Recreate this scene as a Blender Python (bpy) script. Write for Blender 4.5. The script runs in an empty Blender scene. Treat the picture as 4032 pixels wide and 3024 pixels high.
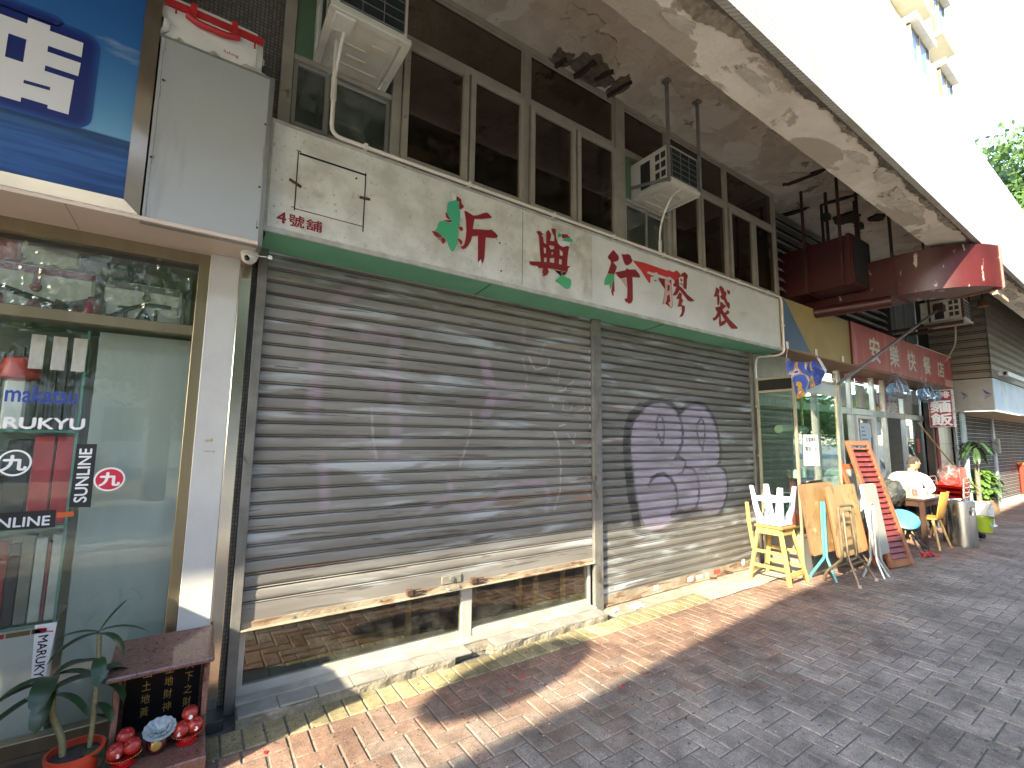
import bpy, bmesh, math, random, json
import numpy as np
from mathutils import Vector as V, Matrix

random.seed(11)
SC = bpy.context.scene
COL = SC.collection
PI = math.pi

# ------------------------------------------------------------------ camera
CAM_LOC = V((0.0, -3.2916, 1.6))
YAW, PITCH, ROLL, LENS = 0.598235, 0.116758, -0.0127118, 16.236
fw = V((math.sin(YAW)*math.cos(PITCH), math.cos(YAW)*math.cos(PITCH), math.sin(PITCH)))
rt = V((math.cos(YAW), -math.sin(YAW), 0))
dn = fw.cross(rt)
R2 = math.cos(ROLL)*rt + math.sin(ROLL)*dn
D2 = -math.sin(ROLL)*rt + math.cos(ROLL)*dn
cam_d = bpy.data.cameras.new('camera')
cam = bpy.data.objects.new('camera', cam_d)
COL.objects.link(cam)
M4 = Matrix((R2, -D2, -fw)).transposed().to_4x4()
M4.translation = CAM_LOC
cam.matrix_world = M4
cam_d.sensor_width = 36
cam_d.lens = LENS
cam_d.clip_start = 0.05
cam_d.clip_end = 2000
SC.camera = cam

# ------------------------------------------------------------------ light
SUN = V((-2.7, -1.0, 1.8)).normalized()       # direction to the sun
EXPOSURE, SUN_E, SKY_E = 3.15, 2.4, 0.15
w = bpy.data.worlds.new('World')
SC.world = w
w.use_nodes = True
nt = w.node_tree
nt.nodes.clear()
sky = nt.nodes.new('ShaderNodeTexSky')
sky.sky_type = 'NISHITA'
sky.sun_disc = False
sky.sun_elevation = math.asin(SUN.z)
sky.sun_rotation = math.atan2(SUN.x, SUN.y)
sky.air_density = 1.0
sky.dust_density = 1.0
sky.ozone_density = 1.0
bg = nt.nodes.new('ShaderNodeBackground')
bg.inputs[1].default_value = SKY_E
wo = nt.nodes.new('ShaderNodeOutputWorld')
nt.links.new(sky.outputs[0], bg.inputs[0])
nt.links.new(bg.outputs[0], wo.inputs[0])
sl = bpy.data.lights.new('sun', 'SUN')
sl.energy = SUN_E
sl.angle = math.radians(0.53)
sl.color = (1.0, 0.89, 0.67)
so = bpy.data.objects.new('sun', sl)
so.rotation_euler = SUN.to_track_quat('Z', 'Y').to_euler()
so.location = (-20, -10, 30)
COL.objects.link(so)
SC.view_settings.view_transform = 'Standard'
SC.view_settings.look = 'None'
SC.view_settings.exposure = EXPOSURE
SC.view_settings.gamma = 1.0
SC.view_settings.use_curve_mapping = False
SC.cycles.max_bounces = 8
SC.cycles.diffuse_bounces = 5
SC.cycles.glossy_bounces = 4
SC.cycles.transparent_max_bounces = 12
SC.cycles.caustics_reflective = False
SC.cycles.caustics_refractive = False
SC.cycles.use_denoising = True

# ------------------------------------------------------------------ materials
MATS = {}
def rgb(c):
    return (c[0], c[1], c[2], 1.0)

def mat(name, c, c2=None, sc=4.0, r=0.6, metal=0.0, bump=0.0, bs=60.0, st=(1, 1, 1), dirt=None, dsc=3.0, dth=0.6,
        dw=0.12, dst=(1, 1, 1), spec=0.5, coord='P', lo=0.35, hi=0.65, emit=0, det=6.0, trans=0.0, objcol=False, dirt2=None,
        d2sc=20, d2th=0.66, bw=0.02, coat=0.0):
    if name in MATS:
        return MATS[name]
    m = bpy.data.materials.new(name)
    m.use_nodes = True
    t = m.node_tree
    b = t.nodes['Principled BSDF']
    def N(k):
        return t.nodes.new(k)
    L = t.links.new
    if coord == 'P':
        src = N('ShaderNodeNewGeometry').outputs['Position']
    else:
        src = N('ShaderNodeTexCoord').outputs[coord]
    def noise(scale, stv, detail=det, ds=0.0):
        mp = N('ShaderNodeMapping')
        mp.inputs['Scale'].default_value = stv
        L(src, mp.inputs['Vector'])
        n = N('ShaderNodeTexNoise')
        n.inputs['Scale'].default_value = scale
        n.inputs['Detail'].default_value = detail
        n.inputs['Distortion'].default_value = ds
        n.inputs['Roughness'].default_value = 0.6
        L(mp.outputs[0], n.inputs['Vector'])
        return n.outputs[0]
    def ramp(s, a, bb):
        mr = N('ShaderNodeMapRange')
        mr.inputs[1].default_value = a
        mr.inputs[2].default_value = bb
        mr.interpolation_type = 'SMOOTHSTEP'
        L(s, mr.inputs[0])
        return mr.outputs[0]
    def mix(f, a, bcol):
        mx = N('ShaderNodeMix')
        mx.data_type = 'RGBA'
        L(f, mx.inputs[0])
        for sock, val in ((mx.inputs[6], a), (mx.inputs[7], bcol)):
            if isinstance(val, tuple):
                sock.default_value = val
            else:
                L(val, sock)
        return mx.outputs[2]
    col = rgb(c)
    if objcol:
        oi = N('ShaderNodeObjectInfo')
        col = oi.outputs['Color']
    if c2 is not None:
        col = mix(ramp(noise(sc, st), lo, hi), col, rgb(c2))
    if dirt is not None:
        col = mix(ramp(noise(dsc, dst, 8.0, 0.4), dth, dth+dw), col, rgb(dirt))
    if dirt2 is not None:
        col = mix(ramp(noise(d2sc, dst, 8.0), d2th, d2th+0.06), col, rgb(dirt2))
    if isinstance(col, tuple):
        b.inputs['Base Color'].default_value = col
    else:
        L(col, b.inputs['Base Color'])
    b.inputs['Roughness'].default_value = r
    b.inputs['Metallic'].default_value = metal
    b.inputs['Specular IOR Level'].default_value = spec
    b.inputs['Coat Weight'].default_value = coat
    if emit:
        b.inputs['Emission Strength'].default_value = emit
        b.inputs['Emission Color'].default_value = rgb(c)
    if trans:
        b.inputs['Transmission Weight'].default_value = trans
    if bump:
        bp = N('ShaderNodeBump')
        bp.inputs['Strength'].default_value = bump
        bp.inputs['Distance'].default_value = bw
        L(noise(bs, st, 8.0), bp.inputs['Height'])
        L(bp.outputs[0], b.inputs['Normal'])
    MATS[name] = m
    return m

def glass(name, tint=(0.85, 0.92, 0.9), ior=1.5, dirt=0.0, boost=1.0):
    if name in MATS:
        return MATS[name]
    m = bpy.data.materials.new(name)
    m.use_nodes = True
    t = m.node_tree
    t.nodes.clear()
    o = t.nodes.new('ShaderNodeOutputMaterial')
    tr = t.nodes.new('ShaderNodeBsdfTransparent')
    tr.inputs[0].default_value = rgb(tint)
    gl = t.nodes.new('ShaderNodeBsdfGlossy')
    gl.inputs['Roughness'].default_value = 0.015
    gl.inputs[0].default_value = (1, 1, 1, 1)
    fr = t.nodes.new('ShaderNodeFresnel')
    gb = t.nodes.new('ShaderNodeNewGeometry')
    im = t.nodes.new('ShaderNodeMapRange')          # same reflectance on both faces of a thin pane
    im.inputs[3].default_value = ior
    im.inputs[4].default_value = 1/ior
    t.links.new(gb.outputs['Backfacing'], im.inputs[0])
    t.links.new(im.outputs[0], fr.inputs[0])
    mm = t.nodes.new('ShaderNodeMath')
    mm.operation = 'MULTIPLY'
    mm.use_clamp = True
    mm.inputs[1].default_value = boost
    t.links.new(fr.outputs[0], mm.inputs[0])
    mx = t.nodes.new('ShaderNodeMixShader')
    t.links.new(mm.outputs[0], mx.inputs[0])
    t.links.new(tr.outputs[0], mx.inputs[1])
    t.links.new(gl.outputs[0], mx.inputs[2])
    out = mx.outputs[0]
    if dirt:
        df = t.nodes.new('ShaderNodeBsdfDiffuse')
        df.inputs[0].default_value = (0.55, 0.53, 0.47, 1)
        ge = t.nodes.new('ShaderNodeNewGeometry')
        no = t.nodes.new('ShaderNodeTexNoise')
        no.inputs['Scale'].default_value = 9
        no.inputs['Detail'].default_value = 8
        t.links.new(ge.outputs['Position'], no.inputs['Vector'])
        mr = t.nodes.new('ShaderNodeMapRange')
        mr.inputs[1].default_value = 0.4
        mr.inputs[2].default_value = 0.75
        mr.inputs[4].default_value = dirt
        t.links.new(no.outputs[0], mr.inputs[0])
        m2 = t.nodes.new('ShaderNodeMixShader')
        t.links.new(mr.outputs[0], m2.inputs[0])
        t.links.new(out, m2.inputs[1])
        t.links.new(df.outputs[0], m2.inputs[2])
        out = m2.outputs[0]
    t.links.new(out, o.inputs[0])
    MATS[name] = m
    return m

# ------------------------------------------------------------------ mesh helpers
WL = {}
class MB:
    def __init__(s):
        s.v = []; s.f = []; s.mi = []; s.cm = 0
    def add(s, vs, fs):
        o = len(s.v)
        s.v += [tuple(p) for p in vs]
        s.f += [tuple(i+o for i in q) for q in fs]
        s.mi += [s.cm]*len(fs)
        return s
    def box(s, x0, x1, y0, y1, z0, z1, M=None):
        vs = [V((x, y, z)) for x in (x0, x1) for y in (y0, y1) for z in (z0, z1)]
        if M is not None:
            vs = [M @ p for p in vs]
        return s.add(vs, [(0, 1, 3, 2), (4, 6, 7, 5), (0, 4, 5, 1), (2, 3, 7, 6), (0, 2, 6, 4), (1, 5, 7, 3)])
    def bar(s, p, q, wx, wy=None, up=(0, 0, 1)):
        p = V(p); q = V(q); wy = wy or wx
        d = (q-p).normalized()
        u = V(up)
        if abs(d.dot(u)) > 0.98:
            u = V((0, 1, 0))
        a = d.cross(u).normalized()*wx/2
        b = d.cross(a).normalized()*wy/2
        vs = [p-a-b, p+a-b, p+a+b, p-a+b, q-a-b, q+a-b, q+a+b, q-a+b]
        return s.add(vs, [(0, 3, 2, 1), (4, 5, 6, 7), (0, 1, 5, 4), (1, 2, 6, 5), (2, 3, 7, 6), (3, 0, 4, 7)])
    def tube(s, pts, r, n=8, cap=True):
        pts = [V(p) for p in pts]
        rr = r if isinstance(r, (list, tuple)) else [r]*len(pts)
        o = len(s.v)
        t0 = (pts[1]-pts[0]).normalized()
        u = V((0, 0, 1)) if abs(t0.z) < 0.9 else V((0, 1, 0))
        a = t0.cross(u).normalized()
        for i, p in enumerate(pts):
            if i == 0: t = pts[1]-pts[0]
            elif i == len(pts)-1: t = pts[-1]-pts[-2]
            else: t = (pts[i+1]-p).normalized()+(p-pts[i-1]).normalized()
            t.normalize()
            a = (a - t*a.dot(t)).normalized()
            b = t.cross(a)
            for k in range(n):
                g = 2*PI*k/n
                s.v.append(tuple(p+(a*math.cos(g)+b*math.sin(g))*rr[i]))
        fs = []
        for i in range(len(pts)-1):
            for k in range(n):
                k2 = (k+1) % n
                fs.append((o+i*n+k, o+i*n+k2, o+(i+1)*n+k2, o+(i+1)*n+k))
        if cap:
            fs.append(tuple(o+k for k in range(n))[::-1])
            fs.append(tuple(o+(len(pts)-1)*n+k for k in range(n)))
        s.f += fs
        s.mi += [s.cm]*len(fs)
        return s
    def lathe(s, prof, c=(0, 0, 0), n=24, M=None):
        o = len(s.v)
        for (r, z) in prof:
            for k in range(n):
                g = 2*PI*k/n
                p = V((c[0]+r*math.cos(g), c[1]+r*math.sin(g), c[2]+z))
                if M is not None: p = M @ p
                s.v.append(tuple(p))
        fs = []
        for i in range(len(prof)-1):
            for k in range(n):
                k2 = (k+1) % n
                fs.append((o+i*n+k, o+i*n+k2, o+(i+1)*n+k2, o+(i+1)*n+k))
        if prof[0][0] > 1e-4:
            fs.append(tuple(o+k for k in range(n))[::-1])
        if prof[-1][0] > 1e-4:
            fs.append(tuple(o+(len(prof)-1)*n+k for k in range(n)))
        s.f += fs
        s.mi += [s.cm]*len(fs)
        return s
    def prism(s, poly, a, b, axis='y'):
        """poly in (x,z) for axis y, (y,z) for axis x, (x,y) for axis z; from a to b along the axis"""
        def P(p, h):
            return {'y': (p[0], h, p[1]), 'x': (h, p[0], p[1]), 'z': (p[0], p[1], h)}[axis]
        n = len(poly)
        vs = [P(p, a) for p in poly]+[P(p, b) for p in poly]
        fs = [tuple(range(n)), tuple(range(2*n-1, n-1, -1))]
        fs += [(i, i+n, (i+1) % n+n, (i+1) % n) for i in range(n)]
        return s.add(vs, fs)
    def grid(s, fn, nu, nv):
        o = len(s.v)
        for j in range(nv+1):
            for i in range(nu+1):
                s.v.append(tuple(fn(i/nu, j/nv)))
        fs = [(o+j*(nu+1)+i, o+j*(nu+1)+i+1, o+(j+1)*(nu+1)+i+1, o+(j+1)*(nu+1)+i) for j in range(nv) for i in range(nu)]
        s.f += fs
        s.mi += [s.cm]*len(fs)
        return s
    def ball(s, c, r, n=12, m=8, sq=(1, 1, 1), M=None):
        prof = [(max(1e-5, math.sin(PI*i/m))*1.0, -math.cos(PI*i/m)) for i in range(m+1)]
        o = len(s.v)
        for (q, z) in prof:
            for k in range(n):
                g = 2*PI*k/n
                p = V((q*math.cos(g)*r*sq[0], q*math.sin(g)*r*sq[1], z*r*sq[2]))
                if M is not None: p = M @ p
                s.v.append(tuple(p+V(c)))
        fs = [(o+i*n+k, o+i*n+(k+1) % n, o+(i+1)*n+(k+1) % n, o+(i+1)*n+k) for i in range(m) for k in range(n)]
        s.f += fs
        s.mi += [s.cm]*len(fs)
        return s
    def mesh(s, name, m=None, smooth=0, bevel=0, off=V((0, 0, 0)), segs=1):
        me = bpy.data.meshes.new(name)
        me.from_pydata([tuple(V(p)-off) for p in s.v], [], s.f)
        ms = m if isinstance(m, (list, tuple)) else [m]
        for q in ms:
            if q is not None: me.materials.append(q)
        if len(ms) > 1:
            me.polygons.foreach_set('material_index', s.mi)
        bm = bmesh.new()
        bm.from_mesh(me)
        if bevel or smooth:
            bmesh.ops.remove_doubles(bm, verts=bm.verts, dist=1e-6)
        if bevel:
            es = [e for e in bm.edges if len(e.link_faces) == 2 and e.calc_face_angle(0) > 0.5]
            bmesh.ops.bevel(bm, geom=es, offset=bevel, segments=segs, affect='EDGES', clamp_overlap=True)
        bmesh.ops.recalc_face_normals(bm, faces=bm.faces)
        bm.to_mesh(me)
        bm.free()
        if smooth:
            me.polygons.foreach_set('use_smooth', [True]*len(me.polygons))
            me.set_sharp_from_angle(angle=math.radians(smooth))
        me.update()
        return me
    def build(s, name, m, parent=None, smooth=0, bevel=0, segs=1, **kw):
        a = np.array(s.v)
        lo, hi = a.min(0), a.max(0)
        base = V(((lo[0]+hi[0])/2, (lo[1]+hi[1])/2, lo[2]))
        me = s.mesh(name, m, smooth, bevel, base, segs)
        return link(name, me, base, parent, **kw)

def link(name, me, base, parent=None, label=None, cat=None, group=None, kind=None):
    o = bpy.data.objects.new(name, me)
    COL.objects.link(o)
    if parent is not None:
        o.parent = parent
        o.location = V(base)-WL[parent.name]
    else:
        o.location = base
    WL[o.name] = V(base)
    tag(o, label, cat, group, kind)
    return o

def tag(o, label=None, cat=None, group=None, kind=None):
    if label: o['label'] = label
    if cat: o['category'] = cat
    if group: o['group'] = group
    if kind: o['kind'] = kind
    return o

def thing(name, label, cat, loc, group=None):
    o = bpy.data.objects.new(name, None)
    o.empty_display_size = 0.1
    COL.objects.link(o)
    o.location = loc
    WL[o.name] = V(loc)
    return tag(o, label, cat, group)

def copy_tree(o, loc=None, rz=None, parent=None, label=None):
    c = o.copy()
    COL.objects.link(c)
    if parent is not None: c.parent = parent
    if loc is not None: c.location = loc
    if rz is not None: c.rotation_euler[2] = rz
    WL[c.name] = V(c.location)
    if label: c['label'] = label
    for ch in list(o.children):
        copy_tree(ch, parent=c)
    return c

def curve_mesh(polys, depth, off=0.0):
    """filled outlines (x,z metres), holes by winding of nested outlines; returns verts/faces in x,z with y thickness"""
    cu = bpy.data.curves.new('tmp', 'CURVE')
    cu.dimensions = '2D'
    cu.fill_mode = 'BOTH'
    cu.extrude = depth/2
    cu.offset = off
    for p in polys:
        sp = cu.splines.new('POLY')
        sp.points.add(len(p)-1)
        for k, (x, z) in enumerate(p):
            sp.points[k].co = (x, z, 0, 1)
        sp.use_cyclic_u = True
    o = bpy.data.objects.new('tmp', cu)
    COL.objects.link(o)
    bpy.context.view_layer.update()
    d = bpy.context.evaluated_depsgraph_get()
    me = bpy.data.meshes.new_from_object(o.evaluated_get(d))
    vs = [v.co.copy() for v in me.vertices]
    fs = [tuple(p.vertices) for p in me.polygons]
    bpy.data.objects.remove(o)
    bpy.data.curves.remove(cu)
    bpy.data.meshes.remove(me)
    return vs, fs

def shape(name, polys, y, depth, m, parent, off=0.0, **kw):
    vs, fs = curve_mesh(polys, depth, off)
    b = MB()
    b.add([(p.x, y-depth/2-p.z, p.y) for p in vs], fs)
    return b.build(name, m, parent, **kw)

def text_vf(s, size, depth=0.002, off=0.0, sx=1.0, shear=0.0, spacing=1.0):
    cu = bpy.data.curves.new('tmp', 'FONT')
    cu.body = s
    cu.size = size
    cu.extrude = depth/2
    cu.offset = off
    cu.shear = shear
    cu.space_character = spacing
    cu.align_x = 'LEFT'
    cu.resolution_u = 3
    o = bpy.data.objects.new('tmp', cu)
    COL.objects.link(o)
    bpy.context.view_layer.update()
    d = bpy.context.evaluated_depsgraph_get()
    me = bpy.data.meshes.new_from_object(o.evaluated_get(d))
    vs = [v.co.copy() for v in me.vertices]
    fs = [tuple(p.vertices) for p in me.polygons]
    bpy.data.objects.remove(o)
    bpy.data.curves.remove(cu)
    bpy.data.meshes.remove(me)
    xs = [v.x for v in vs]; ys = [v.y for v in vs]
    return vs, fs, (min(xs), max(xs), min(ys), max(ys))

def text(name, s, x0, x1, z0, z1, y, m, parent, off=0.0, face='y', rot=0, **kw):
    """lettering fitted into a rectangle; face y: on a plane facing -y; face x: plane facing -x (x0,x1 = y range, y = x); off thickens the strokes"""
    vs, fs, (a, b, c, d) = text_vf(s, 1.0, 0.0)
    mb = MB()
    sh = [(0, 0)] if not off else [(0, 0), (off, 0), (-off, 0), (0, off), (0, -off)]
    for k, (ox, oz) in enumerate(sh):
        out = []
        for p in vs:
            u = (p.x+ox-a)/(b-a); v = (p.y+oz-c)/(d-c)
            if rot == 90: u, v = 1-v, u
            if rot == -90: u, v = v, 1-u
            X = x0+(x1-x0)*u; Z = z0+(z1-z0)*v; h = y-.00012*k
            out.append((X, h, Z) if face == 'y' else (h, X, Z))
        mb.add(out, fs)
    return mb.build(name, m, parent, **kw)
# ------------------------------------------------------------------ palette
concrete = mat('concrete_soffit', (0.68, 0.61, 0.53), (0.52, 0.455, 0.39), 2.2, 0.9, bump=0.9, bs=9, dirt=(0.68, 0.64, 0.57), dsc=2.0, dth=0.53, dw=0.04, dirt2=(0.24, 0.20, 0.165), d2sc=3.6, d2th=0.62, bw=0.05)
concrete_b = mat('concrete_beam', (0.78, 0.71, 0.60), (0.62, 0.55, 0.45), 1.6, 0.9, bump=0.7, bs=7, dirt=(0.44, 0.38, 0.30), dsc=2.3, dth=0.55, dw=0.03, dirt2=(0.36, 0.30, 0.23), d2sc=4.2, d2th=0.62, bw=0.04, dst=(0.5, 1, 1))
dark_plaster = mat('dark_plaster', (0.05, 0.04, 0.035), (0.03, 0.025, 0.02), 3, 0.9)
black = mat('flat_black', (0.012, 0.011, 0.01), r=0.9)
black_paint = mat('black_paint', (0.02, 0.02, 0.022), (0.035, 0.035, 0.035), 8, 0.5)
rust = mat('rust', (0.10, 0.045, 0.025), (0.05, 0.03, 0.022), 20, 0.9, bump=0.4, bs=80)
bronze = mat('bronze_frame', (0.36, 0.325, 0.265), (0.30, 0.27, 0.22), 6, 0.5, metal=0.0, dirt=(0.13, 0.11, 0.09), dsc=9, dth=0.62)
white_paint = mat('white_paint', (0.72, 0.70, 0.65), (0.60, 0.57, 0.51), 5, 0.45, dirt=(0.40, 0.35, 0.28), dsc=12, dth=0.66)
white_pvc = mat('white_pvc', (0.74, 0.69, 0.63), (0.66, 0.60, 0.54), 5, 0.4)
green_paint = mat('green_board', (0.17, 0.46, 0.29), (0.145, 0.40, 0.25), 2.5, 0.55, dirt=(0.06, 0.15, 0.09), dsc=14, dth=0.7)
green_strip = mat('green_strip', (0.11, 0.20, 0.11), (0.09, 0.16, 0.09), 3, 0.7)
steel = mat('dull_steel', (0.42, 0.42, 0.40), (0.33, 0.33, 0.31), 5, 0.38, metal=0.7, st=(1, 1, 0.2))
steel_b = mat('bright_steel', (0.62, 0.58, 0.50), (0.52, 0.48, 0.42), 3, 0.16, metal=0.95)
gold = mat('champagne_aluminium', (0.30, 0.25, 0.155), (0.25, 0.205, 0.125), 8, 0.32, metal=0.75, st=(1, 1, 0.1))
guide_m = mat('shutter_guide', (0.20, 0.19, 0.17), (0.13, 0.125, 0.11), 6, 0.55, metal=0.15, dirt=(0.07, 0.06, 0.05), dsc=9, dth=0.58, dst=(1, 1, 0.5), dirt2=(0.20, 0.11, 0.06), d2sc=18)
asphalt = mat('asphalt', (0.05, 0.05, 0.052), (0.065, 0.064, 0.062), 9, 0.9, bump=0.3, bs=200)
kerb_m = mat('kerb_stone', (0.36, 0.35, 0.33), (0.28, 0.27, 0.26), 5, 0.9, bump=0.3, bs=90)
joint_m = mat('joint_sand', (0.13, 0.115, 0.10), (0.09, 0.08, 0.07), 40, 1.0, bump=0.4, bs=160)
far_ground = mat('far_ground', (0.20, 0.19, 0.17), (0.14, 0.14, 0.12), 0.3, 0.95)
gl_clear = glass('clear_glass', (0.95, 0.98, 0.965))
gl_dark = glass('dusty_dark_glass', (0.55, 0.5, 0.45), dirt=0.035, boost=.6)
gl_dusty = glass('dusty_glass', (0.78, 0.85, 0.80), dirt=0.14)
gl_green = glass('greenish_glass', (0.78, 0.9, 0.84), boost=1.3)

def tile_mat(name, c, grout, size, r=0.35, jit=0.12, bump=0.5, dirt=None, dth=0.6, dsc=1.2, gw=0.1):
    """small mosaic: square grid from object-space position, used only where single tiles are below a pixel or two"""
    m = bpy.data.materials.new(name)
    m.use_nodes = True
    t = m.node_tree
    b = t.nodes['Principled BSDF']
    L = t.links.new
    g = t.nodes.new('ShaderNodeNewGeometry')
    sx = t.nodes.new('ShaderNodeSeparateXYZ')
    L(g.outputs['Position'], sx.inputs[0])
    ad = t.nodes.new('ShaderNodeMath'); ad.operation = 'ADD'
    L(sx.outputs[0], ad.inputs[0]); L(sx.outputs[1], ad.inputs[1])
    cb = t.nodes.new('ShaderNodeCombineXYZ')
    L(ad.outputs[0], cb.inputs[0]); L(sx.outputs[2], cb.inputs[1])
    br = t.nodes.new('ShaderNodeTexBrick')
    br.offset = 0.0
    br.inputs['Scale'].default_value = 1.0
    br.inputs['Brick Width'].default_value = size
    br.inputs['Row Height'].default_value = size
    br.inputs['Mortar Size'].default_value = size*gw
    br.inputs['Color1'].default_value = rgb(c)
    br.inputs['Color2'].default_value = rgb([x*(1-jit) for x in c])
    br.inputs['Mortar'].default_value = rgb(grout)
    L(cb.outputs[0], br.inputs['Vector'])
    col = br.outputs['Color']
    if dirt is not None:
        n = t.nodes.new('ShaderNodeTexNoise')
        n.inputs['Scale'].default_value = dsc
        n.inputs['Detail'].default_value = 8
        mp = t.nodes.new('ShaderNodeMapping')
        mp.inputs['Scale'].default_value = (1, 1, 0.35)
        L(g.outputs['Position'], mp.inputs[0]); L(mp.outputs[0], n.inputs['Vector'])
        mr = t.nodes.new('ShaderNodeMapRange')
        mr.inputs[1].default_value = dth; mr.inputs[2].default_value = dth+0.1
        L(n.outputs[0], mr.inputs[0])
        mx = t.nodes.new('ShaderNodeMix'); mx.data_type = 'RGBA'
        L(mr.outputs[0], mx.inputs[0]); L(col, mx.inputs[6]); mx.inputs[7].default_value = rgb(dirt)
        col = mx.outputs[2]
    L(col, b.inputs['Base Color'])
    b.inputs['Roughness'].default_value = r
    bp = t.nodes.new('ShaderNodeBump')
    bp.inputs['Strength'].default_value = bump
    bp.inputs['Distance'].default_value = 0.003
    bp.invert = True
    L(br.outputs['Fac'], bp.inputs['Height'])
    L(bp.outputs[0], b.inputs['Normal'])
    MATS[name] = m
    return m
fascia_m = tile_mat('white_mosaic', (0.42, 0.405, 0.36), (0.23, 0.215, 0.17), 0.045, 0.5, dirt=(0.30, 0.275, 0.21), dth=0.52, dsc=2.4)
grey_mosaic = tile_mat('grey_mosaic', (0.19, 0.18, 0.15), (0.05, 0.045, 0.04), 0.024, 0.5, jit=0.4, dirt=(0.03, 0.027, 0.022), dth=0.55, dsc=3)

# ------------------------------------------------------------------ ground, road, pavement
g = MB()
g.add([(-400, -400, -0.16), (400, -400, -0.16), (400, 400, -0.16), (-400, 400, -0.16)], [(0, 1, 2, 3)])
g.build('ground', far_ground, kind='structure')
g = MB()
g.add([(-120, -14, -0.13), (140, -14, -0.13), (140, -5.2, -0.13), (-120, -5.2, -0.13)], [(0, 1, 2, 3)])
g.build('road', mat('concrete_road', (0.30, 0.31, 0.30), (0.24, 0.25, 0.245), 1.5, 0.9, bump=0.3, bs=120), kind='structure')
g = MB()
g.box(-30, 60, -4.9, 0.0, -0.15, -0.007)
pavement = g.build('pavement', joint_m, kind='structure')
kb = MB()
for i in range(60):
    kb.box(-20+i*0.95, -20+i*0.95+0.94, -5.08, -4.90, -0.15, 0.0)
kb.build('kerb', kerb_m, kind='structure', bevel=0.012)

# paver: a bevelled block with slightly worn edges, one mesh for all
def brick_verts(hx, hy, e=0.006, dz=0.007, h=0.03):
    vs = []
    for (x, y) in ((-hx, -hy), (hx, -hy), (hx, hy), (-hx, hy)):
        vs.append((x, y, -h))
    for (x, y) in ((-hx, -hy), (hx, -hy), (hx, hy), (-hx, hy)):
        vs.append((x, y, -dz))
    for (x, y) in ((-hx+e, -hy+e), (hx-e, -hy+e), (hx-e, hy-e), (-hx+e, hy-e)):
        vs.append((x, y, 0))
    fs = [(8, 9, 10, 11)]
    for o in (0, 4):
        for k in range(4):
            k2 = (k+1) % 4
            fs.append((o+k, o+k2, o+4+k2, o+4+k))
    return vs, fs
def brick_material(name, attr):
    m = bpy.data.materials.new(name)
    m.use_nodes = True
    t = m.node_tree
    b = t.nodes['Principled BSDF']
    L = t.links.new
    if attr:
        s = t.nodes.new('ShaderNodeVertexColor'); s.layer_name = 'tone'; col = s.outputs[0]
    else:
        s = t.nodes.new('ShaderNodeObjectInfo'); col = s.outputs['Color']
    g = t.nodes.new('ShaderNodeNewGeometry')
    def noise(sc, d=8.0):
        n = t.nodes.new('ShaderNodeTexNoise'); n.inputs['Scale'].default_value = sc; n.inputs['Detail'].default_value = d
        L(g.outputs['Position'], n.inputs['Vector']); return n.outputs[0]
    def rmp(s_, a, b_, lo, hi):
        r = t.nodes.new('ShaderNodeMapRange'); r.inputs[1].default_value = a; r.inputs[2].default_value = b_
        r.inputs[3].default_value = lo; r.inputs[4].default_value = hi; L(s_, r.inputs[0]); return r.outputs[0]
    def mul(c, f):
        x = t.nodes.new('ShaderNodeMix'); x.data_type = 'RGBA'; x.blend_type = 'MULTIPLY'; x.inputs[0].default_value = 1
        L(c, x.inputs[6]); cc = t.nodes.new('ShaderNodeCombineColor')
        for i in range(3): L(f, cc.inputs[i])
        L(cc.outputs[0], x.inputs[7]); return x.outputs[2]
    col = mul(col, rmp(noise(150, 3), 0.3, 0.7, 0.60, 1.36))
    col = mul(col, rmp(noise(28, 6), 0.32, 0.68, 0.80, 1.18))
    col = mul(col, rmp(noise(1.6), 0.38, 0.64, 1.14, 0.66))
    col = mul(col, rmp(noise(7, 10), 0.50, 0.62, 1.05, 0.78))
    x = t.nodes.new('ShaderNodeMix'); x.data_type = 'RGBA'
    L(rmp(noise(26, 2), 0.66, 0.70, 0, 0.8), x.inputs[0]); L(col, x.inputs[6]); x.inputs[7].default_value = (0.035, 0.032, 0.03, 1)
    L(x.outputs[2], b.inputs['Base Color'])
    b.inputs['Roughness'].default_value = 0.85
    b.inputs['Specular IOR Level'].default_value = 0.3
    bp = t.nodes.new('ShaderNodeBump'); bp.inputs['Strength'].default_value = 0.5; bp.inputs['Distance'].default_value = 0.004
    L(noise(140, 5), bp.inputs['Height']); L(bp.outputs[0], b.inputs['Normal'])
    return m
brick_m, brick_mv = brick_material('paver', False), brick_material('paver_far', True)
A_ = 0.106
def tone(x, y):
    h = random.random
    g_ = min(1, max(0, (-y-0.80+0.25*math.sin(x*1.1)+(h()-0.5)*0.5)/0.9))
    red = np.array((0.240, 0.150, 0.108)); gry = np.array((0.235, 0.205, 0.175))
    c = red*(1-g_)+gry*g_
    return c*(0.90+0.20*h())
bricks = []     # x, y, along_x, colour
for j in range(-48, 0):
    for i in range(-30, 300):
        k = (i-j) % 4
        y0 = -0.412+(j)*A_
        x0 = i*A_
        if k == 0: bricks.append((x0+A_, y0+A_/2, True, tone(x0, y0)))
        elif k == 3 and j < -1: bricks.append((x0+A_/2, y0+A_, False, tone(x0, y0)))
        elif k == 3: bricks.append((x0+A_/2, y0+A_/2, None, tone(x0, y0)))
yel = np.array((0.31, 0.262, 0.145))
for i in range(-14, 42):
    bricks.append((0.018+i*A_+A_/2, -0.412+A_+0.002, False, yel*(0.8+0.35*random.random())))
cinv = cam.matrix_world.inverted()
fpx = 1818.4*1024/4032
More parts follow.
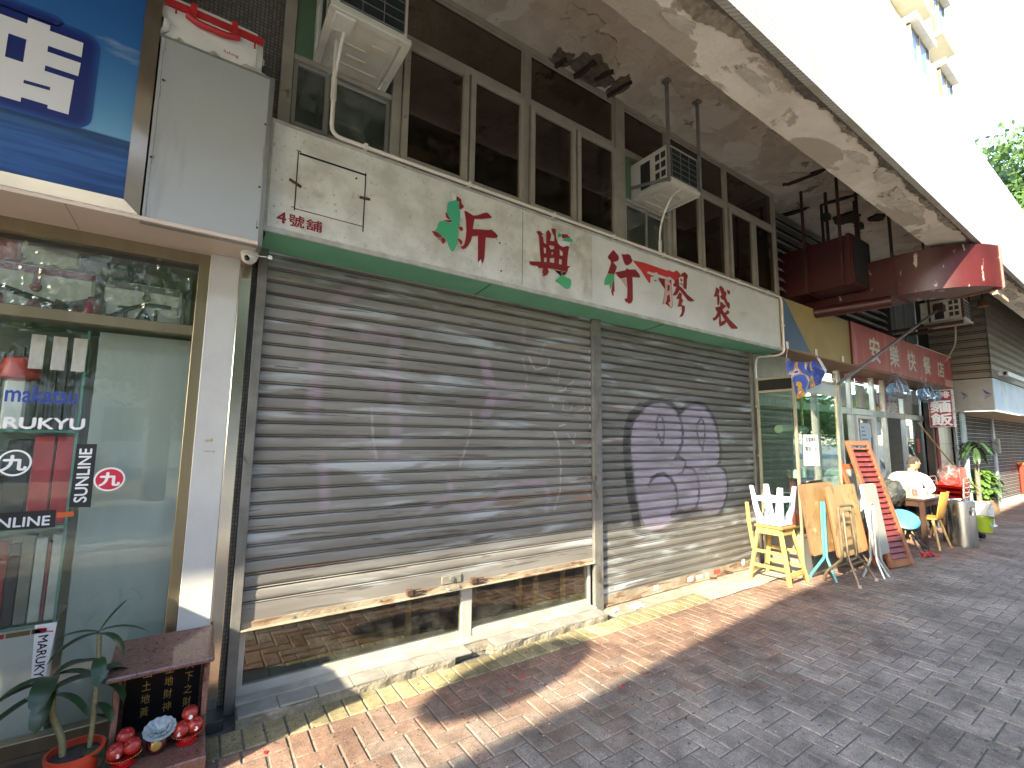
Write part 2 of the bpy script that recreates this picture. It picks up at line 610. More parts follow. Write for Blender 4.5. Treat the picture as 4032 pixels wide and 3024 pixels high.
def view_area(x, y):
    p = cinv @ V((x, y, 0))
    if p.z > -0.3: return 0
    u = 512+fpx*p.x/-p.z; v = 384-fpx*p.y/-p.z
    if not (-10 < u < 1034 and -10 < v < 778): return 0
    return 1.6/((-p.z)**3)
bricks = [b for b in bricks if not (4.45 < b[0] < 6.2 and b[1] > -0.412)]
order = sorted(range(len(bricks)), key=lambda q: -view_area(bricks[q][0], bricks[q][1]))
near = set(order[:300])
me_x = MB().add(*brick_verts(0.1025, 0.0495)).mesh('brick', brick_m)
me_y = MB().add(*brick_verts(0.0495, 0.1025)).mesh('brick', brick_m)
me_s = MB().add(*brick_verts(0.0495, 0.0495)).mesh('brick', brick_m)
vx, fx_ = brick_verts(0.1025, 0.0495)
vy, _ = brick_verts(0.0495, 0.1025)
vs_, _ = brick_verts(0.0495, 0.0495)
rest = MB(); rest_c = []
for q, (x, y, al, c) in enumerate(bricks):
    z = random.uniform(-0.002, 0.0015)
    tx, ty = random.gauss(0, 0.007), random.gauss(0, 0.007)
    if q in near:
        o = link('brick', me_x if al else (me_y if al is False else me_s), (x, y, z), pavement)
        o.rotation_euler = (tx, ty, random.gauss(0, 0.008))
        o.color = (*c, 1)
    else:
        vv = vx if al else (vy if al is False else vs_)
        rest.add([(x+a, y+b, z+d+a*ty*0.6+b*tx*0.6) for a, b, d in vv], fx_)
        rest_c += [tuple(c)+(1,)]*len(vv)
ro = rest.build('paving', brick_mv, pavement, kind='stuff')
ca = ro.data.color_attributes.new('tone', 'FLOAT_COLOR', 'POINT')
ca.data.foreach_set('color', np.array(rest_c, dtype=np.float32).ravel())
pad = MB()
def padf(u, v):
    x = 4.44+1.9*u; y = -0.414+0.36*v
    return (x, y+0.012*math.sin(x*9), 0.004+0.004*math.sin(x*7+v*5))
pad.grid(padf, 30, 6)
pad.build('cement_patch', mat('cement_patch', (0.42, 0.38, 0.29), (0.31, 0.27, 0.2), 7, 0.95, bump=0.5, bs=60), pavement, label='pale cement patch in front of the glass cabinet')

# ------------------------------------------------------------------ podium building with canopy
bld = thing('podium_building', 'weathered concrete podium with a deep white mosaic canopy beam over the shops', 'building', (3.5, 0.3, 0))
b = MB()
b.box(-6, 0.30, 0.06, 0.30, 2.66, 5.40)          # wall over the left shop
b.build('wall', grey_mosaic, bld)
b = MB()
b.box(0.30, 7.12, 0.12, 0.25, 2.70, 3.75)        # behind the sign
b.box(7.12, 14.4, 0.3, 0.40, 2.86, 5.40)
b.box(0.252, 0.300, -0.02, 0.25, 0.0, 2.66)
b.build('wall', dark_plaster, bld)
b = MB()
b.box(0.2225, 0.2515, 0.0, 0.25, 0.0, 2.66)
b.build('wall', grey_mosaic, bld)
def soff(u, v):
    x = -8+38*u; y = 0.30-1.81*v
    return (x, y, 5.41+0.008*math.sin(x*3.1+y*4)+0.006*math.sin(x*7.7-y*9))
b = MB().grid(soff, 200, 16)
b.box(-8, 30, -1.5, 3.0, 5.44, 5.60)
b.build('canopy_soffit', concrete, bld, smooth=30)
def beamf(u, v):
    x = -8+38*u
    if v < 0.5: y = -1.50-0.445*(v/0.5); z = 4.252+0.008*math.sin(x*2.3)+0.006*math.sin(x*9+y*20)
    else: y = -1.945; z = 4.252+1.2*(v-0.5)/0.5
    return (x, y, z)
b = MB()
def beam_b(u, v):
    x = -8+38*u; y = -1.50-0.40*v
    return (x, y, 4.256+0.008*math.sin(x*2.3)*math.sin(v*3.1)+0.004*math.sin(x*11+v*7))
b.grid(beam_b, 240, 8)
b.add([(-8, -1.50, 4.256), (30, -1.50, 4.256), (30, -1.50, 5.45), (-8, -1.50, 5.45)], [(0, 1, 2, 3)])
b.build('canopy_beam', concrete_b, bld, smooth=30)
b = MB()
b.box(-8, 30, -1.95, -1.90, 4.235, 5.755)
b.box(-8, 30, -1.90, -1.70, 5.60, 5.755)
b.build('canopy_fascia', fascia_m, bld)
# ragged crust of plaster left between the mosaic edge and the bare beam, and spalled patches with bare bars
random.seed(5)
from mathutils import noise as mno
def fbm(x, s, o=5):
    return sum(mno.noise(V((x*s*2**k, 3.7*k+s, 0.3)))*.55**k for k in range(o))
crust_m = mat('plaster_crust', (0.34, 0.29, 0.22), (0.20, 0.165, 0.125), 14, 0.95, bump=0.6, bs=40, dirt=(.10, .085, .065), dsc=7, dth=.6)
def strip(x0, x1, n, yc, wd, sc, z0, z1, name, m, yo=0):
    """long ragged band under the beam; its inner edge wanders"""
    q = MB()
    rows = []
    for k in range(n+1):
        x = x0+(x1-x0)*k/n
        a = max(0.004, wd*(.55+1.1*fbm(x, sc)+.35*fbm(x, sc*9, 3)))
        rows.append((x, yc-.004*fbm(x, 8), yc+a, z0+.004*fbm(x+9, 5)))
    o = len(q.v)
    for (x, ya, yb_, z) in rows: q.v += [(x, ya, z), (x, yb_, z), (x, yb_+.004, z1), (x, ya-.001, z1)]
    for k in range(n):
        for c_ in range(3): q.f.append((o+k*4+c_, o+k*4+c_+1, o+k*4+5+c_, o+k*4+4+c_)); q.mi.append(0)
    q.build(name, m, bld, kind='stuff')
strip(-2, 22, 1500, -1.897, .085, .9, 4.243, 4.275, 'plaster_crust', crust_m)
strip(-2, 22, 1500, -1.898, .040, 2.1, 4.237, 4.275, 'mortar_edge', mat('mortar_dark', (.15, .125, .10), (.09, .075, .06), 20, .95, bump=.5, bs=60))
def blob(cx, cy, rx, ry, ang, n=44, jag=.25):
    out = []
    sd = random.random()*50; n = 44
    for k in range(n):
        g_ = 2*PI*k/n
        r_ = 1+jag*1.5*sum(mno.noise(V((1.4*2**o_*math.cos(g_), 1.4*2**o_*math.sin(g_), sd+o_)))*.6**o_ for o_ in range(4))
        x, y = rx*math.cos(g_)*r_, ry*math.sin(g_)*r_
        out.append((cx+x*math.cos(ang)-y*math.sin(ang), cy+x*math.sin(ang)+y*math.cos(ang)))
    return out
spall_m = mat('spalled_concrete', (0.23, 0.185, 0.145), (0.14, 0.11, 0.085), 16, 0.95, bump=1.0, bs=30, bw=0.05)
bar_m = mat('corroded_bar', (0.045, 0.032, 0.025), (0.025, 0.02, 0.017), 25, 0.9, bump=0.6, bs=60)
for (cx, cy, rx, ry, an) in ((2.76, -.02, .10, .14, .2), (3.13, -.10, .27, .17, .25), (3.52, -.10, .08, .19, -.15)):
    MB().prism(blob(cx, cy, rx, ry, an), 5.388, 5.42, 'z').build('spalled_patch', spall_m, bld)
for (x0, y0, x1, y1, r_) in ((2.75, .04, 2.80, -.09, .03), (3.02, .04, 3.06, -.23, .034), (3.22, -.06, 3.29, -.25, .03), (3.49, .05, 3.55, -.26, .024)):
    ps = [(x0+(x1-x0)*t+random.uniform(-.012, .012), y0+(y1-y0)*t, 5.385) for t in (0, .25, .5, .75, 1)]
    MB().tube(ps, [r_*random.uniform(.7, 1.2) for _ in ps], 7).build('bare_bar', bar_m, bld)
for (cx, cy, rx, ry, an) in ((7.95, .2, .06, .26, .1), (7.0, -.45, .045, .34, .05), (8.1, -.5, .05, .26, .2), (9.3, -.6, .14, .1, 0), (8.9, -.3, .2, .2, 0)):
    MB().prism(blob(cx, cy, rx, ry, an), 5.385, 5.42, 'z').build('rusty_crack', bar_m, bld)
b = MB()
random.seed(8)
for i in range(26):
    x, y = random.uniform(2, 12), random.uniform(-1.4, .1)
    b.prism(blob(x, y, random.uniform(.1, .35), random.uniform(.04, .14), random.uniform(-.5, .5), 14, .35), 5.392+.0003*i, 5.43, 'z')
for i in range(14):
    x, y = random.uniform(1.5, 14), random.uniform(-1.80, -1.64)
    b.prism(blob(x, y, random.uniform(.08, .25), random.uniform(.03, .07), random.uniform(-.15, .15), 14, .3), 4.2405+.0003*i, 4.275, 'z')
b.build('flaking_paint', mat('flaking_paint', (0.58, 0.53, 0.44), (0.46, 0.41, 0.33), 9, 0.9, bump=0.4, bs=50), bld, kind='stuff')

# mezzanine interior
b = MB()
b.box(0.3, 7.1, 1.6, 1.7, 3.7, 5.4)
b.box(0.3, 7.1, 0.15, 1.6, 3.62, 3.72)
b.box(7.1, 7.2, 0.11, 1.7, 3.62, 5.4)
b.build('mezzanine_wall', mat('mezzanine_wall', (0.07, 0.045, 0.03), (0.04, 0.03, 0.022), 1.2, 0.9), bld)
for bx in ((1.35, 1.62, 0.5, 0.7, 3.722, 4.25), (2.0, 2.25, 0.7, 0.9, 3.722, 4.1), (4.9, 5.3, 0.6, 0.9, 3.722, 4.2)):
    MB().box(*bx).build('carton', mat('carton', (0.20, 0.12, 0.05), (0.14, 0.08, 0.04), 5, 0.9), bld)
# jambs, mullions and transoms
def frame(name, boxes, parent, m=bronze, bevel=0.004):
    for bx in boxes: MB().box(*bx).build(name, m, parent, bevel=bevel)
F0, F1 = 0.02, 0.11
frame('window_frame', [(0.300, 0.375, F0, F1, 3.70, 5.41), (1.085, 1.160, F0, F1, 3.70, 5.41), (2.365, 2.425, F0+.01, F1, 3.70, 5.36),
      (3.605, 3.745, F0-.01, F1, 3.70, 5.41), (4.49, 4.56, F0, F1, 3.70, 5.36), (5.74, 5.805, F0+.01, F1, 3.70, 5.36), (7.045, 7.115, F0, F1, 3.70, 5.41)], bld)
frame('window_head', [(0.375, 1.085, F0+.006, F1-.01, 5.36, 5.41), (1.16, 3.605, F0+.006, F1-.01, 5.362, 5.41), (3.745, 7.045, F0+.006, F1-.01, 5.362, 5.41)], bld)
frame('transom', [(0.375, 1.085, F0+.008, F1-.01, 4.235, 4.275), (1.16, 2.365, F0+.008, F1-.01, 4.79, 4.85), (2.425, 3.605, F0+.008, F1-.01, 4.79, 4.85),
      (3.745, 4.49, F0+.008, F1-.01, 4.79, 4.85), (4.56, 5.74, F0+.008, F1-.01, 4.79, 4.85), (5.805, 7.045, F0+.008, F1-.01, 4.79, 4.85), (3.745, 4.49, F0+.008, F1-.01, 4.235, 4.275)], bld)
def window(x0, x1, z0, z1, fw_=0.052, y0=0.0, y1=0.055, pane=gl_dark, fm=bronze):
    q = MB()
    q.box(x0, x0+fw_, y0, y1, z0, z1); q.box(x1-fw_, x1, y0, y1, z0, z1)
    q.box(x0+fw_, x1-fw_, y0+.003, y1-.003, z0, z0+fw_); q.box(x0+fw_, x1-fw_, y0+.003, y1-.003, z1-fw_, z1)
    f = q.build('window', fm, bld, bevel=0.004)
    g_ = MB().box(x0+fw_-.004, x1-fw_+.004, (y0+y1)/2, (y0+y1)/2+.004, z0+fw_-.004, z1-fw_+.004)
    g_.build('pane', pane, f)
    return f
for (x0, x1) in ((1.165, 1.755), (1.775, 2.36), (2.43, 3.005), (3.025, 3.60), (4.565, 5.14), (5.155, 5.735), (5.81, 6.42), (6.435, 7.04)):
    window(x0, x1, 3.745, 4.785)
for (x0, x1) in ((1.165, 2.36), (2.43, 3.60), (4.565, 5.735), (5.81, 7.04)):
    window(x0, x1, 4.855, 5.358, 0.022, 0.035, 0.065)
window(3.75, 4.485, 4.855, 5.358, 0.022, 0.035, 0.065)
mesh_m = mat('insect_screen', (0.075, 0.078, 0.072), (0.06, 0.063, 0.058), 30, 0.8)
for (x0, x1) in ((0.378, 0.62), (0.60, 1.08)):
    f = window(x0, x1, 3.745, 4.233, 0.03, 0.03+0.02*(x0 > .5), 0.06+0.02*(x0 > .5), gl_dusty, steel)
    MB().box(x0+.03, x1-.03, .085, .088, 3.775, 4.2).build('insect_screen', mesh_m, f)
f = window(3.75, 4.13, 3.745, 4.233, 0.03, 0.03, 0.06, gl_dusty, steel)
MB().box(3.78, 4.1, .085, .088, 3.775, 4.2).build('insect_screen', mesh_m, f)
f = window(4.12, 4.485, 3.745, 4.233, 0.03, 0.05, 0.08, gl_dusty, steel)
MB().box(4.15, 4.455, .085, .088, 3.775, 4.2).build('insect_screen', mesh_m, f)
frame('infill_board', [(0.376, 0.50, .04, .06, 4.276, 5.36), (3.746, 3.87, .04, .06, 4.276, 4.79)], bld, green_strip)
frame('infill_board', [(0.50, 1.084, .07, .09, 4.95, 5.36), (1.03, 1.084, .05, .06, 4.276, 4.95), (4.42, 4.489, .05, .06, 4.276, 4.79)], bld, dark_plaster)

# ------------------------------------------------------------------ tower behind
tw = thing('residential_tower', 'pale residential tower with bay windows rising behind the canopy', 'building', (15, 6, 0))
tower_m = tile_mat('tower_tile', (0.72, 0.69, 0.61), (0.6, 0.57, 0.5), 0.05, 0.5, dirt=(0.62, 0.58, 0.5), dth=0.6)
slab_m = mat('bay_slab', (0.66, 0.62, 0.50), (0.58, 0.54, 0.42), 3, 0.7)
bay_under = mat('bay_soffit', (0.50, 0.46, 0.35), (0.44, 0.40, 0.30), 2, 0.8)
MB().box(4, 21.3, 0.75, 14, 5.6, 45).build('wall', tower_m, tw)
tw_glass = mat('blue_glass', (0.05, 0.12, 0.24), (0.08, 0.17, 0.32), 1.5, 0.06, spec=1.0)
for (x0, x1, z0, nfl) in ((16.5, 18.4, 12.1, 5), (19.4, 20.95, 12.1, 5)):
    for k in range(nfl):
        z = z0+k*3.0
        q = MB()
        q.box(x0, x1, 0.15, 0.75, z, z+0.18)
        bay = q.build('bay_window', slab_m, tw, bevel=.01)
        MB().box(x0, x1, 0.15, 0.75, z+1.9, z+2.1).build('top_slab', slab_m, bay, bevel=.01)
        MB().box(x0+.06, x1-.06, 0.2, 0.74, z-.012, z-.001).build('soffit', bay_under, bay)
        MB().box(x0+.02, x0+.10, 0.42, 0.75, z+.18, z+1.9).build('side_panel', mat('bay_side_shade', (0.30, 0.29, 0.26), r=.8), bay)  # grey colour holds the shade under the top slab
        q = MB()
        for xx in (x0+.10, (x0*.55+x1*.45), x1-.12): q.box(xx, xx+.07, .33, .42, z+.18, z+1.9)
        q.box(x0+.10, x1-.05, .34, .41, z+.18, z+.24); q.box(x0+.10, x1-.05, .34, .41, z+1.84, z+1.9)
        q.build('frame', gold, bay)
        MB().box(x0+.12, x1-.06, .365, .38, z+.2, z+1.88).build('pane', tw_glass, bay)
# ------------------------------------------------------------------ traced outlines (millimetres on the board / shutter plane)
TR = json.loads('''{"xin":[[[1586,3331],[1600,3336],[1666,3318],[1707,3334],[1751,3363],[1787,3380],[1805,3375],[1833,3357],[1826,3347],[1748,3316],[1675,3296],[1662,3209],[1741,3226],[1803,3238],[1830,3251],[1872,3233],[1894,3214],[1880,3194],[1846,3185],[1780,3173],[1772,3009],[1766,2980],[1754,2951],[1747,2960],[1744,2977],[1738,2981],[1725,2962],[1716,2958],[1711,3167],[1659,3151],[1647,3108],[1627,3068],[1606,3041],[1586,3028],[1571,3028],[1561,3043],[1581,3050],[1595,3075],[1604,3121],[1609,3181],[1603,3258],[1595,3299]],[[1519,3431],[1536,3427],[1556,3415],[1559,3386],[1578,3371],[1576,3358],[1552,3337],[1539,3337],[1538,3360],[1542,3393],[1512,3401],[1515,3428]],[[1430,3273],[1438,3275],[1451,3252],[1467,3234],[1451,3229],[1433,3243]],[[1412,3208],[1476,3229],[1482,3216],[1456,3207]],[[1323,3099],[1348,3104],[1372,3100],[1402,3082],[1398,3070],[1365,3063],[1345,3072]],[[1406,3074],[1420,3072],[1437,3059],[1427,3036],[1412,3026],[1397,3054]],[[1533,3185],[1562,3201],[1578,3190],[1573,3173],[1561,3167],[1548,3179]],[[1536,3091],[1546,3101],[1573,3089],[1574,3070],[1566,3056],[1551,3070]]],"green":[[[1483,3382],[1508,3400],[1531,3394],[1538,3376],[1539,3337],[1549,3309],[1549,3277],[1546,3241],[1544,3229],[1551,3207],[1527,3181],[1540,3154],[1539,3126],[1535,3102],[1530,3062],[1519,3029],[1511,3000],[1490,2981],[1475,2995],[1456,3028],[1440,3069],[1404,3082],[1372,3100],[1344,3107],[1364,3136],[1366,3163],[1380,3190],[1412,3202],[1456,3204],[1483,3207],[1476,3225],[1451,3252],[1437,3283],[1438,3322],[1441,3350],[1455,3368]],[[2538,3419],[2558,3403],[2556,3383],[2516,3370],[2523,3398]],[[2565,3353],[2595,3379],[2636,3396],[2677,3397],[2695,3387],[2689,3370],[2646,3360],[2605,3356]],[[2490,2965],[2526,2999],[2551,3024],[2600,3025],[2673,3015],[2675,2968],[2655,2929],[2620,2918],[2575,2936]],[[3129,3161],[3169,3177],[3226,3180],[3225,3150],[3208,3097],[3179,3041],[3163,3022],[3167,3084],[3130,3058],[3093,3051],[3094,3096]]],"white":[[[1473,3446],[1515,3434],[1512,3401],[1483,3382]],[[1725,2962],[1738,2981],[1747,2956],[1747,2940],[1726,2919]],[[1511,3000],[1531,3039],[1533,3025],[1520,3002]],[[2521,3354],[2546,3372],[2570,3371],[2565,3349],[2605,3352],[2656,3357],[2656,3321],[2620,3316],[2585,3297],[2551,3302],[2521,3318]],[[2640,3110],[2676,3130],[2722,3129],[2742,3093],[2716,3074],[2660,3075],[2638,3082]],[[2336,3378],[2362,3393],[2374,3369],[2353,3355]]],"dian":[[[2283,3357],[2306,3370],[2330,3370],[2348,3354],[2362,3356],[2337,3339],[2355,3325],[2363,3277],[2391,3273],[2391,3383],[2412,3408],[2429,3393],[2443,3376],[2441,3352],[2431,3314],[2482,3322],[2482,3371],[2458,3399],[2448,3432],[2496,3440],[2499,3367],[2511,3339],[2519,3317],[2546,3297],[2583,3294],[2626,3317],[2653,3316],[2643,3274],[2630,3191],[2628,3129],[2666,3136],[2638,3112],[2627,3074],[2560,3073],[2478,3068],[2406,3060],[2420,3034],[2409,3009],[2383,2988],[2350,2975],[2360,3000],[2348,3005],[2355,3039],[2357,3049],[2311,3042],[2295,3057],[2249,3049],[2218,3052],[2209,3075],[2334,3102],[2326,3165],[2311,3329]],[[2361,3236],[2390,3238],[2388,3189],[2366,3184]],[[2424,3274],[2480,3278],[2480,3253],[2444,3236],[2424,3254]],[[2448,3215],[2469,3220],[2465,3199],[2448,3189]],[[2541,3266],[2580,3248],[2578,3210],[2543,3210]],[[2366,3146],[2396,3153],[2396,3113],[2367,3106]],[[2429,3155],[2480,3172],[2480,3124],[2430,3119]],[[2536,3177],[2568,3174],[2564,3127],[2531,3127]],[[2563,3410],[2626,3425],[2669,3401],[2621,3392],[2575,3376]],[[2558,3072],[2568,3070],[2575,3033],[2565,3029]]],"xing":[[[3221,3427],[3290,3384],[3296,3360],[3283,3334],[3215,3302],[3265,3269],[3255,3239],[3229,3190],[3225,3178],[3200,3184],[3138,3173],[3161,3218],[3190,3289],[3184,3310],[3147,3329],[3153,3351]],[[3339,3412],[3386,3419],[3426,3436],[3466,3427],[3475,3403],[3489,3396],[3484,3367],[3450,3335],[3413,3317],[3386,3320],[3364,3348]],[[3245,3207],[3388,3258],[3409,3284],[3442,3277],[3533,3299],[3577,3273],[3594,3258],[3600,3230],[3555,3223],[3487,3213],[3488,3122],[3487,3004],[3484,2973],[3460,2939],[3426,2926],[3410,2941],[3390,2935],[3368,2966],[3395,2973],[3408,2985],[3414,3079],[3403,3191],[3321,3159],[3283,3172]],[[3225,3169],[3229,3010],[3213,3012],[3215,2969],[3200,2973],[3188,3007],[3198,3054]]],"flag":[[[3498,3387],[3658,3400],[3875,3398],[4048,3397],[4061,3410],[4142,3402],[4203,3436],[4239,3423],[4286,3392],[4228,3359],[4170,3316],[4131,3328],[4100,3339],[4069,3343],[4045,3328],[3894,3328],[3865,3346],[3820,3329],[3726,3325],[3708,3309],[3711,3298],[3826,3293],[3760,3272],[3758,3210],[3740,3207],[3688,3249],[3654,3280],[3613,3315],[3559,3346]]],"jiao":[[[3825,3251],[3873,3250],[3824,3239]],[[3896,3291],[3991,3296],[3998,3282],[3896,3281]],[[3991,3296],[4044,3295],[4043,3277],[4067,3294],[4103,3315],[4104,3256],[4113,3197],[4106,3120],[4119,3067],[4110,3025],[4089,2997],[4070,3003],[4045,3051],[4076,3065],[4068,3143],[4029,3121],[4019,3069],[3995,3030],[3949,3017],[3974,3081],[3997,3185]],[[4038,3243],[4073,3245],[4071,3194],[4035,3167]],[[4195,3349],[4232,3362],[4240,3274],[4295,3254],[4383,3198],[4498,3159],[4502,3150],[4438,3133],[4388,3137],[4332,3173],[4246,3229],[4203,3174],[4170,3153],[4123,3144],[4173,3209],[4191,3254],[4143,3246],[4136,3268],[4169,3295],[4162,3312]],[[4282,3389],[4287,3418],[4346,3450],[4387,3435],[4402,3412],[4384,3387],[4369,3261],[4328,3260],[4313,3275],[4327,3396]],[[4260,3361],[4296,3353],[4295,3337],[4275,3333]],[[4249,3301],[4290,3310],[4301,3286]],[[4244,3203],[4284,3190],[4273,3139],[4301,3121],[4266,3068],[4330,3059],[4324,3006],[4288,2944],[4227,2919],[4274,2983],[4277,3050],[4204,3032],[4222,3076],[4236,3124],[4184,3117],[4210,3160]]],"dai":[[[4945,3395],[4984,3389],[5013,3375],[5001,3341],[4983,3322],[5002,3306],[5004,3256],[4993,3200],[4973,3183],[4958,3193],[4958,3286],[4888,3273],[4917,3314],[4933,3355]],[[5006,3415],[5030,3420],[5041,3436],[5070,3426],[5103,3413],[5115,3383],[5155,3377],[5157,3360],[5137,3312],[5177,3256],[5190,3255],[5203,3265],[5220,3232],[5214,3199],[5192,3179],[5175,3184],[5093,3274],[5059,3270],[5021,3298],[5057,3327],[5039,3360]],[[5175,3413],[5233,3404],[5231,3374],[5217,3359],[5176,3385]],[[5020,3236],[5057,3234],[5089,3213],[5126,3213],[5135,3197],[5057,3147],[5095,3110],[5169,3158],[5203,3142],[5194,3123],[5130,3092],[5205,3044],[5300,3005],[5371,2974],[5359,2958],[5239,2942],[5193,2967],[5131,3010],[5084,2970],[4989,2932],[4975,2973],[4988,3055],[4902,2992],[4856,2983],[4858,3013],[4904,3030],[4961,3105],[4935,3105],[4909,3146],[5013,3178]],[[5023,3092],[5102,3025],[5016,2990],[5013,3087]]],"g2fill":[[[3756,1680],[3824,1825],[3943,1927],[4126,2000],[4299,2015],[4444,1970],[4540,1902],[4586,1799],[4561,1632],[4538,1508],[4468,1427],[4648,1353],[4629,1302],[4662,1280],[4800,1277],[4882,1169],[4891,1012],[4848,880],[4723,817],[4620,805],[4506,853],[4455,788],[4339,710],[4213,664],[4048,652],[3961,679],[3893,787],[3841,929],[3804,1116],[3774,1304],[3744,1491]],[[4591,1904],[4698,1983],[4878,2035],[5061,2011],[5188,1928],[5276,1796],[5325,1652],[5333,1484],[5304,1341],[5262,1309],[5396,1261],[5468,1148],[5455,982],[5365,824],[5223,727],[5073,728],[4947,759],[4862,827],[4829,1171],[4663,1301],[4565,1385],[4537,1488]]],"g2black":[[50,95,[4558,1913],[4428,2001],[4253,2037],[4081,2013],[3899,1934],[3796,1862]],[95,92,[3899,1934],[3768,1842],[3702,1726],[3677,1585],[3681,1445],[3691,1306],[3715,1167],[3732,1028],[3770,916],[3795,795],[3820,711]],[48,90,[4592,1925],[4699,1993],[4878,2035],[5062,2022],[5188,1928],[5276,1796],[5325,1652],[5363,1484],[5333,1340],[5281,1297]],[38,85,[4541,1912],[4594,1799],[4615,1695],[4600,1570],[4536,1467],[4467,1397]],[26,85,[4467,1397],[4567,1405],[4649,1363],[4637,1291],[4575,1232],[4524,1223]],[30,85,[4662,1291],[4782,1277],[4866,1191],[4894,1064],[4878,940],[4828,840],[4721,797]],[30,88,[5300,1297],[5434,1238],[5476,1125],[5478,1014],[5428,885],[5341,771],[5260,713]],[24,70,[4906,1263],[5090,1280],[5262,1298]],[22,60,[5032,1239],[5102,1183],[5135,1117]],[34,90,[4012,1116],[4052,1181],[4144,1226],[4267,1232],[4376,1178],[4453,1095],[4481,1004],[4484,895],[4457,847]],[26,88,[4148,1746],[4174,1837],[4222,1869],[4268,1820],[4287,1719],[4267,1599],[4256,1539],[4204,1608],[4169,1687],[4148,1746]],[26,85,[4879,1732],[4920,1819],[4987,1865],[5038,1790],[5040,1670],[5005,1550],[4988,1486],[4932,1561],[4893,1657],[4879,1732]],[70,75,[4391,793],[4569,789],[4774,803],[4914,803]],[60,50,[3764,698],[3931,636],[4227,615],[4433,672],[4633,724],[4979,694],[5318,719]],[30,30,[4180,582],[4627,614],[5251,586]]],"g1pink":[[90,45,[920,2683],[812,2591],[730,2507],[663,2394],[633,2278],[633,2114],[642,1952],[643,1759]],[95,38,[960,2335],[1161,2364],[1201,2284],[1169,2172],[1189,1995],[1211,1760],[1219,1585],[1177,1435]],[95,55,[1970,2218],[1988,2111],[2070,1996],[2024,1885],[1979,1790]],[70,35,[2053,2022],[2387,2046],[2302,1969],[2024,1898]],[60,45,[717,1442],[734,1316],[756,1107]],[90,35,[952,2045],[1095,1952]],[28,45,[782,1570],[885,1614],[997,1583],[1084,1437],[1103,1268]],[42,50,[1390,1013],[1541,1106],[1688,1157],[1657,1281]],[46,50,[1705,1083],[1848,1024],[2041,1086],[2229,1192],[2396,1225],[2608,1202],[2664,1073],[2628,965]],[40,40,[1502,2632],[1517,2602]],[40,35,[2363,2621],[2365,2461]]],"g1white":[[18,40,[1032,1798],[1047,1617],[1084,1437]],[18,40,[1842,1810],[1846,1655],[1806,1527],[1752,1376]],[18,60,[2718,1672],[2775,1527],[2795,1352],[2785,1123],[2719,972]],[16,60,[2420,2322],[2493,2213],[2641,2257],[2659,2348]],[14,45,[2602,2477],[2565,2368],[2384,2376]],[14,60,[2679,2141],[2756,2132],[2775,2209]],[14,60,[2775,2044],[2834,2048],[2874,2096],[2955,2148]],[12,60,[2660,1977],[2699,1891]],[12,60,[2834,1958],[2814,1867],[2913,1856],[2934,1933]],[12,55,[3078,1987],[3098,1895],[2974,1843]],[14,60,[2873,1645],[2952,1557],[2973,1647]],[12,60,[2775,1717],[2853,1734]],[14,35,[2349,2300],[2404,2147],[2387,2046]],[16,50,[3168,2469],[3160,1711]]],"g1orange":[[45,70,[2950,1041],[3154,1051]],[20,60,[3031,1125],[3154,1126]],[14,50,[2931,1217],[3134,1224]],[14,45,[2621,2449],[2956,2475]]]}''')
def mm(p): return [(a/1000, b/1000) for a, b in p]

# ------------------------------------------------------------------ shop sign
sign_face = mat('sign_face', (0.70, 0.70, 0.645), (0.54, 0.53, 0.475), 4.5, 0.5, dirt=(0.38, 0.345, 0.26), dsc=2.4, dth=0.54, dw=0.22, dirt2=(0.40, 0.39, 0.35), d2sc=34, d2th=0.62)
sign_face2 = mat('sign_face_clean', (0.72, 0.72, 0.69), (0.63, 0.63, 0.60), 2.0, 0.5, dirt=(0.50, 0.49, 0.45), dsc=3.5, dth=0.6, dw=0.2, dst=(0.4, 1, 2))
red_paint = mat('sign_red', (0.27, 0.010, 0.018), (0.22, 0.009, 0.015), 6, 0.5)
red_pink = mat('sign_pink_edge', (0.60, 0.42, 0.39), r=.6)
sg = thing('shop_sign', 'long dirty white shop sign with red Chinese characters and green peeled patches', 'sign', (3.36, -0.14, 2.82))
MB().box(0.262, 2.935, -0.28, 0.10, 2.846, 3.512).build('panel', sign_face, sg)
MB().box(2.937, 6.462, -0.28, 0.10, 2.846, 3.512).build('panel', sign_face2, sg, label='cleaner right half of the board')
MB().box(2.139, 2.143, -0.2806, -0.279, 2.86, 3.50).build('board_joint', black_paint, sg)
q = MB()
q.box(0.255, 6.469, -0.285, -0.262, 2.812, 2.846)
q.box(0.255, 6.469, -0.285, -0.262, 3.512, 3.535)
q.box(0.240, 0.262, -0.287, -0.262, 2.81, 3.537); q.box(6.462, 6.484, -0.287, -0.262, 2.81, 3.537)
q.build('edge_trim', mat('tin_trim', (0.56, 0.555, 0.52), (0.40, 0.38, 0.33), 7, 0.45, metal=0.3, dirt=(0.25, 0.2, 0.14), dsc=12, dth=0.64), sg, bevel=.002)
def und(u, v):
    return (0.262+6.2*u, -0.27+0.27*v, 2.812-0.022*v)
MB().grid(und, 12, 1).build('underside_board', green_paint, sg)
q = MB()
for x in (1.85, 3.98): q.bar((x, -.262, 2.809), (x, -.01, 2.788), .004, .004)
q.build('board_joint', black_paint, sg)
Y0 = -0.2815
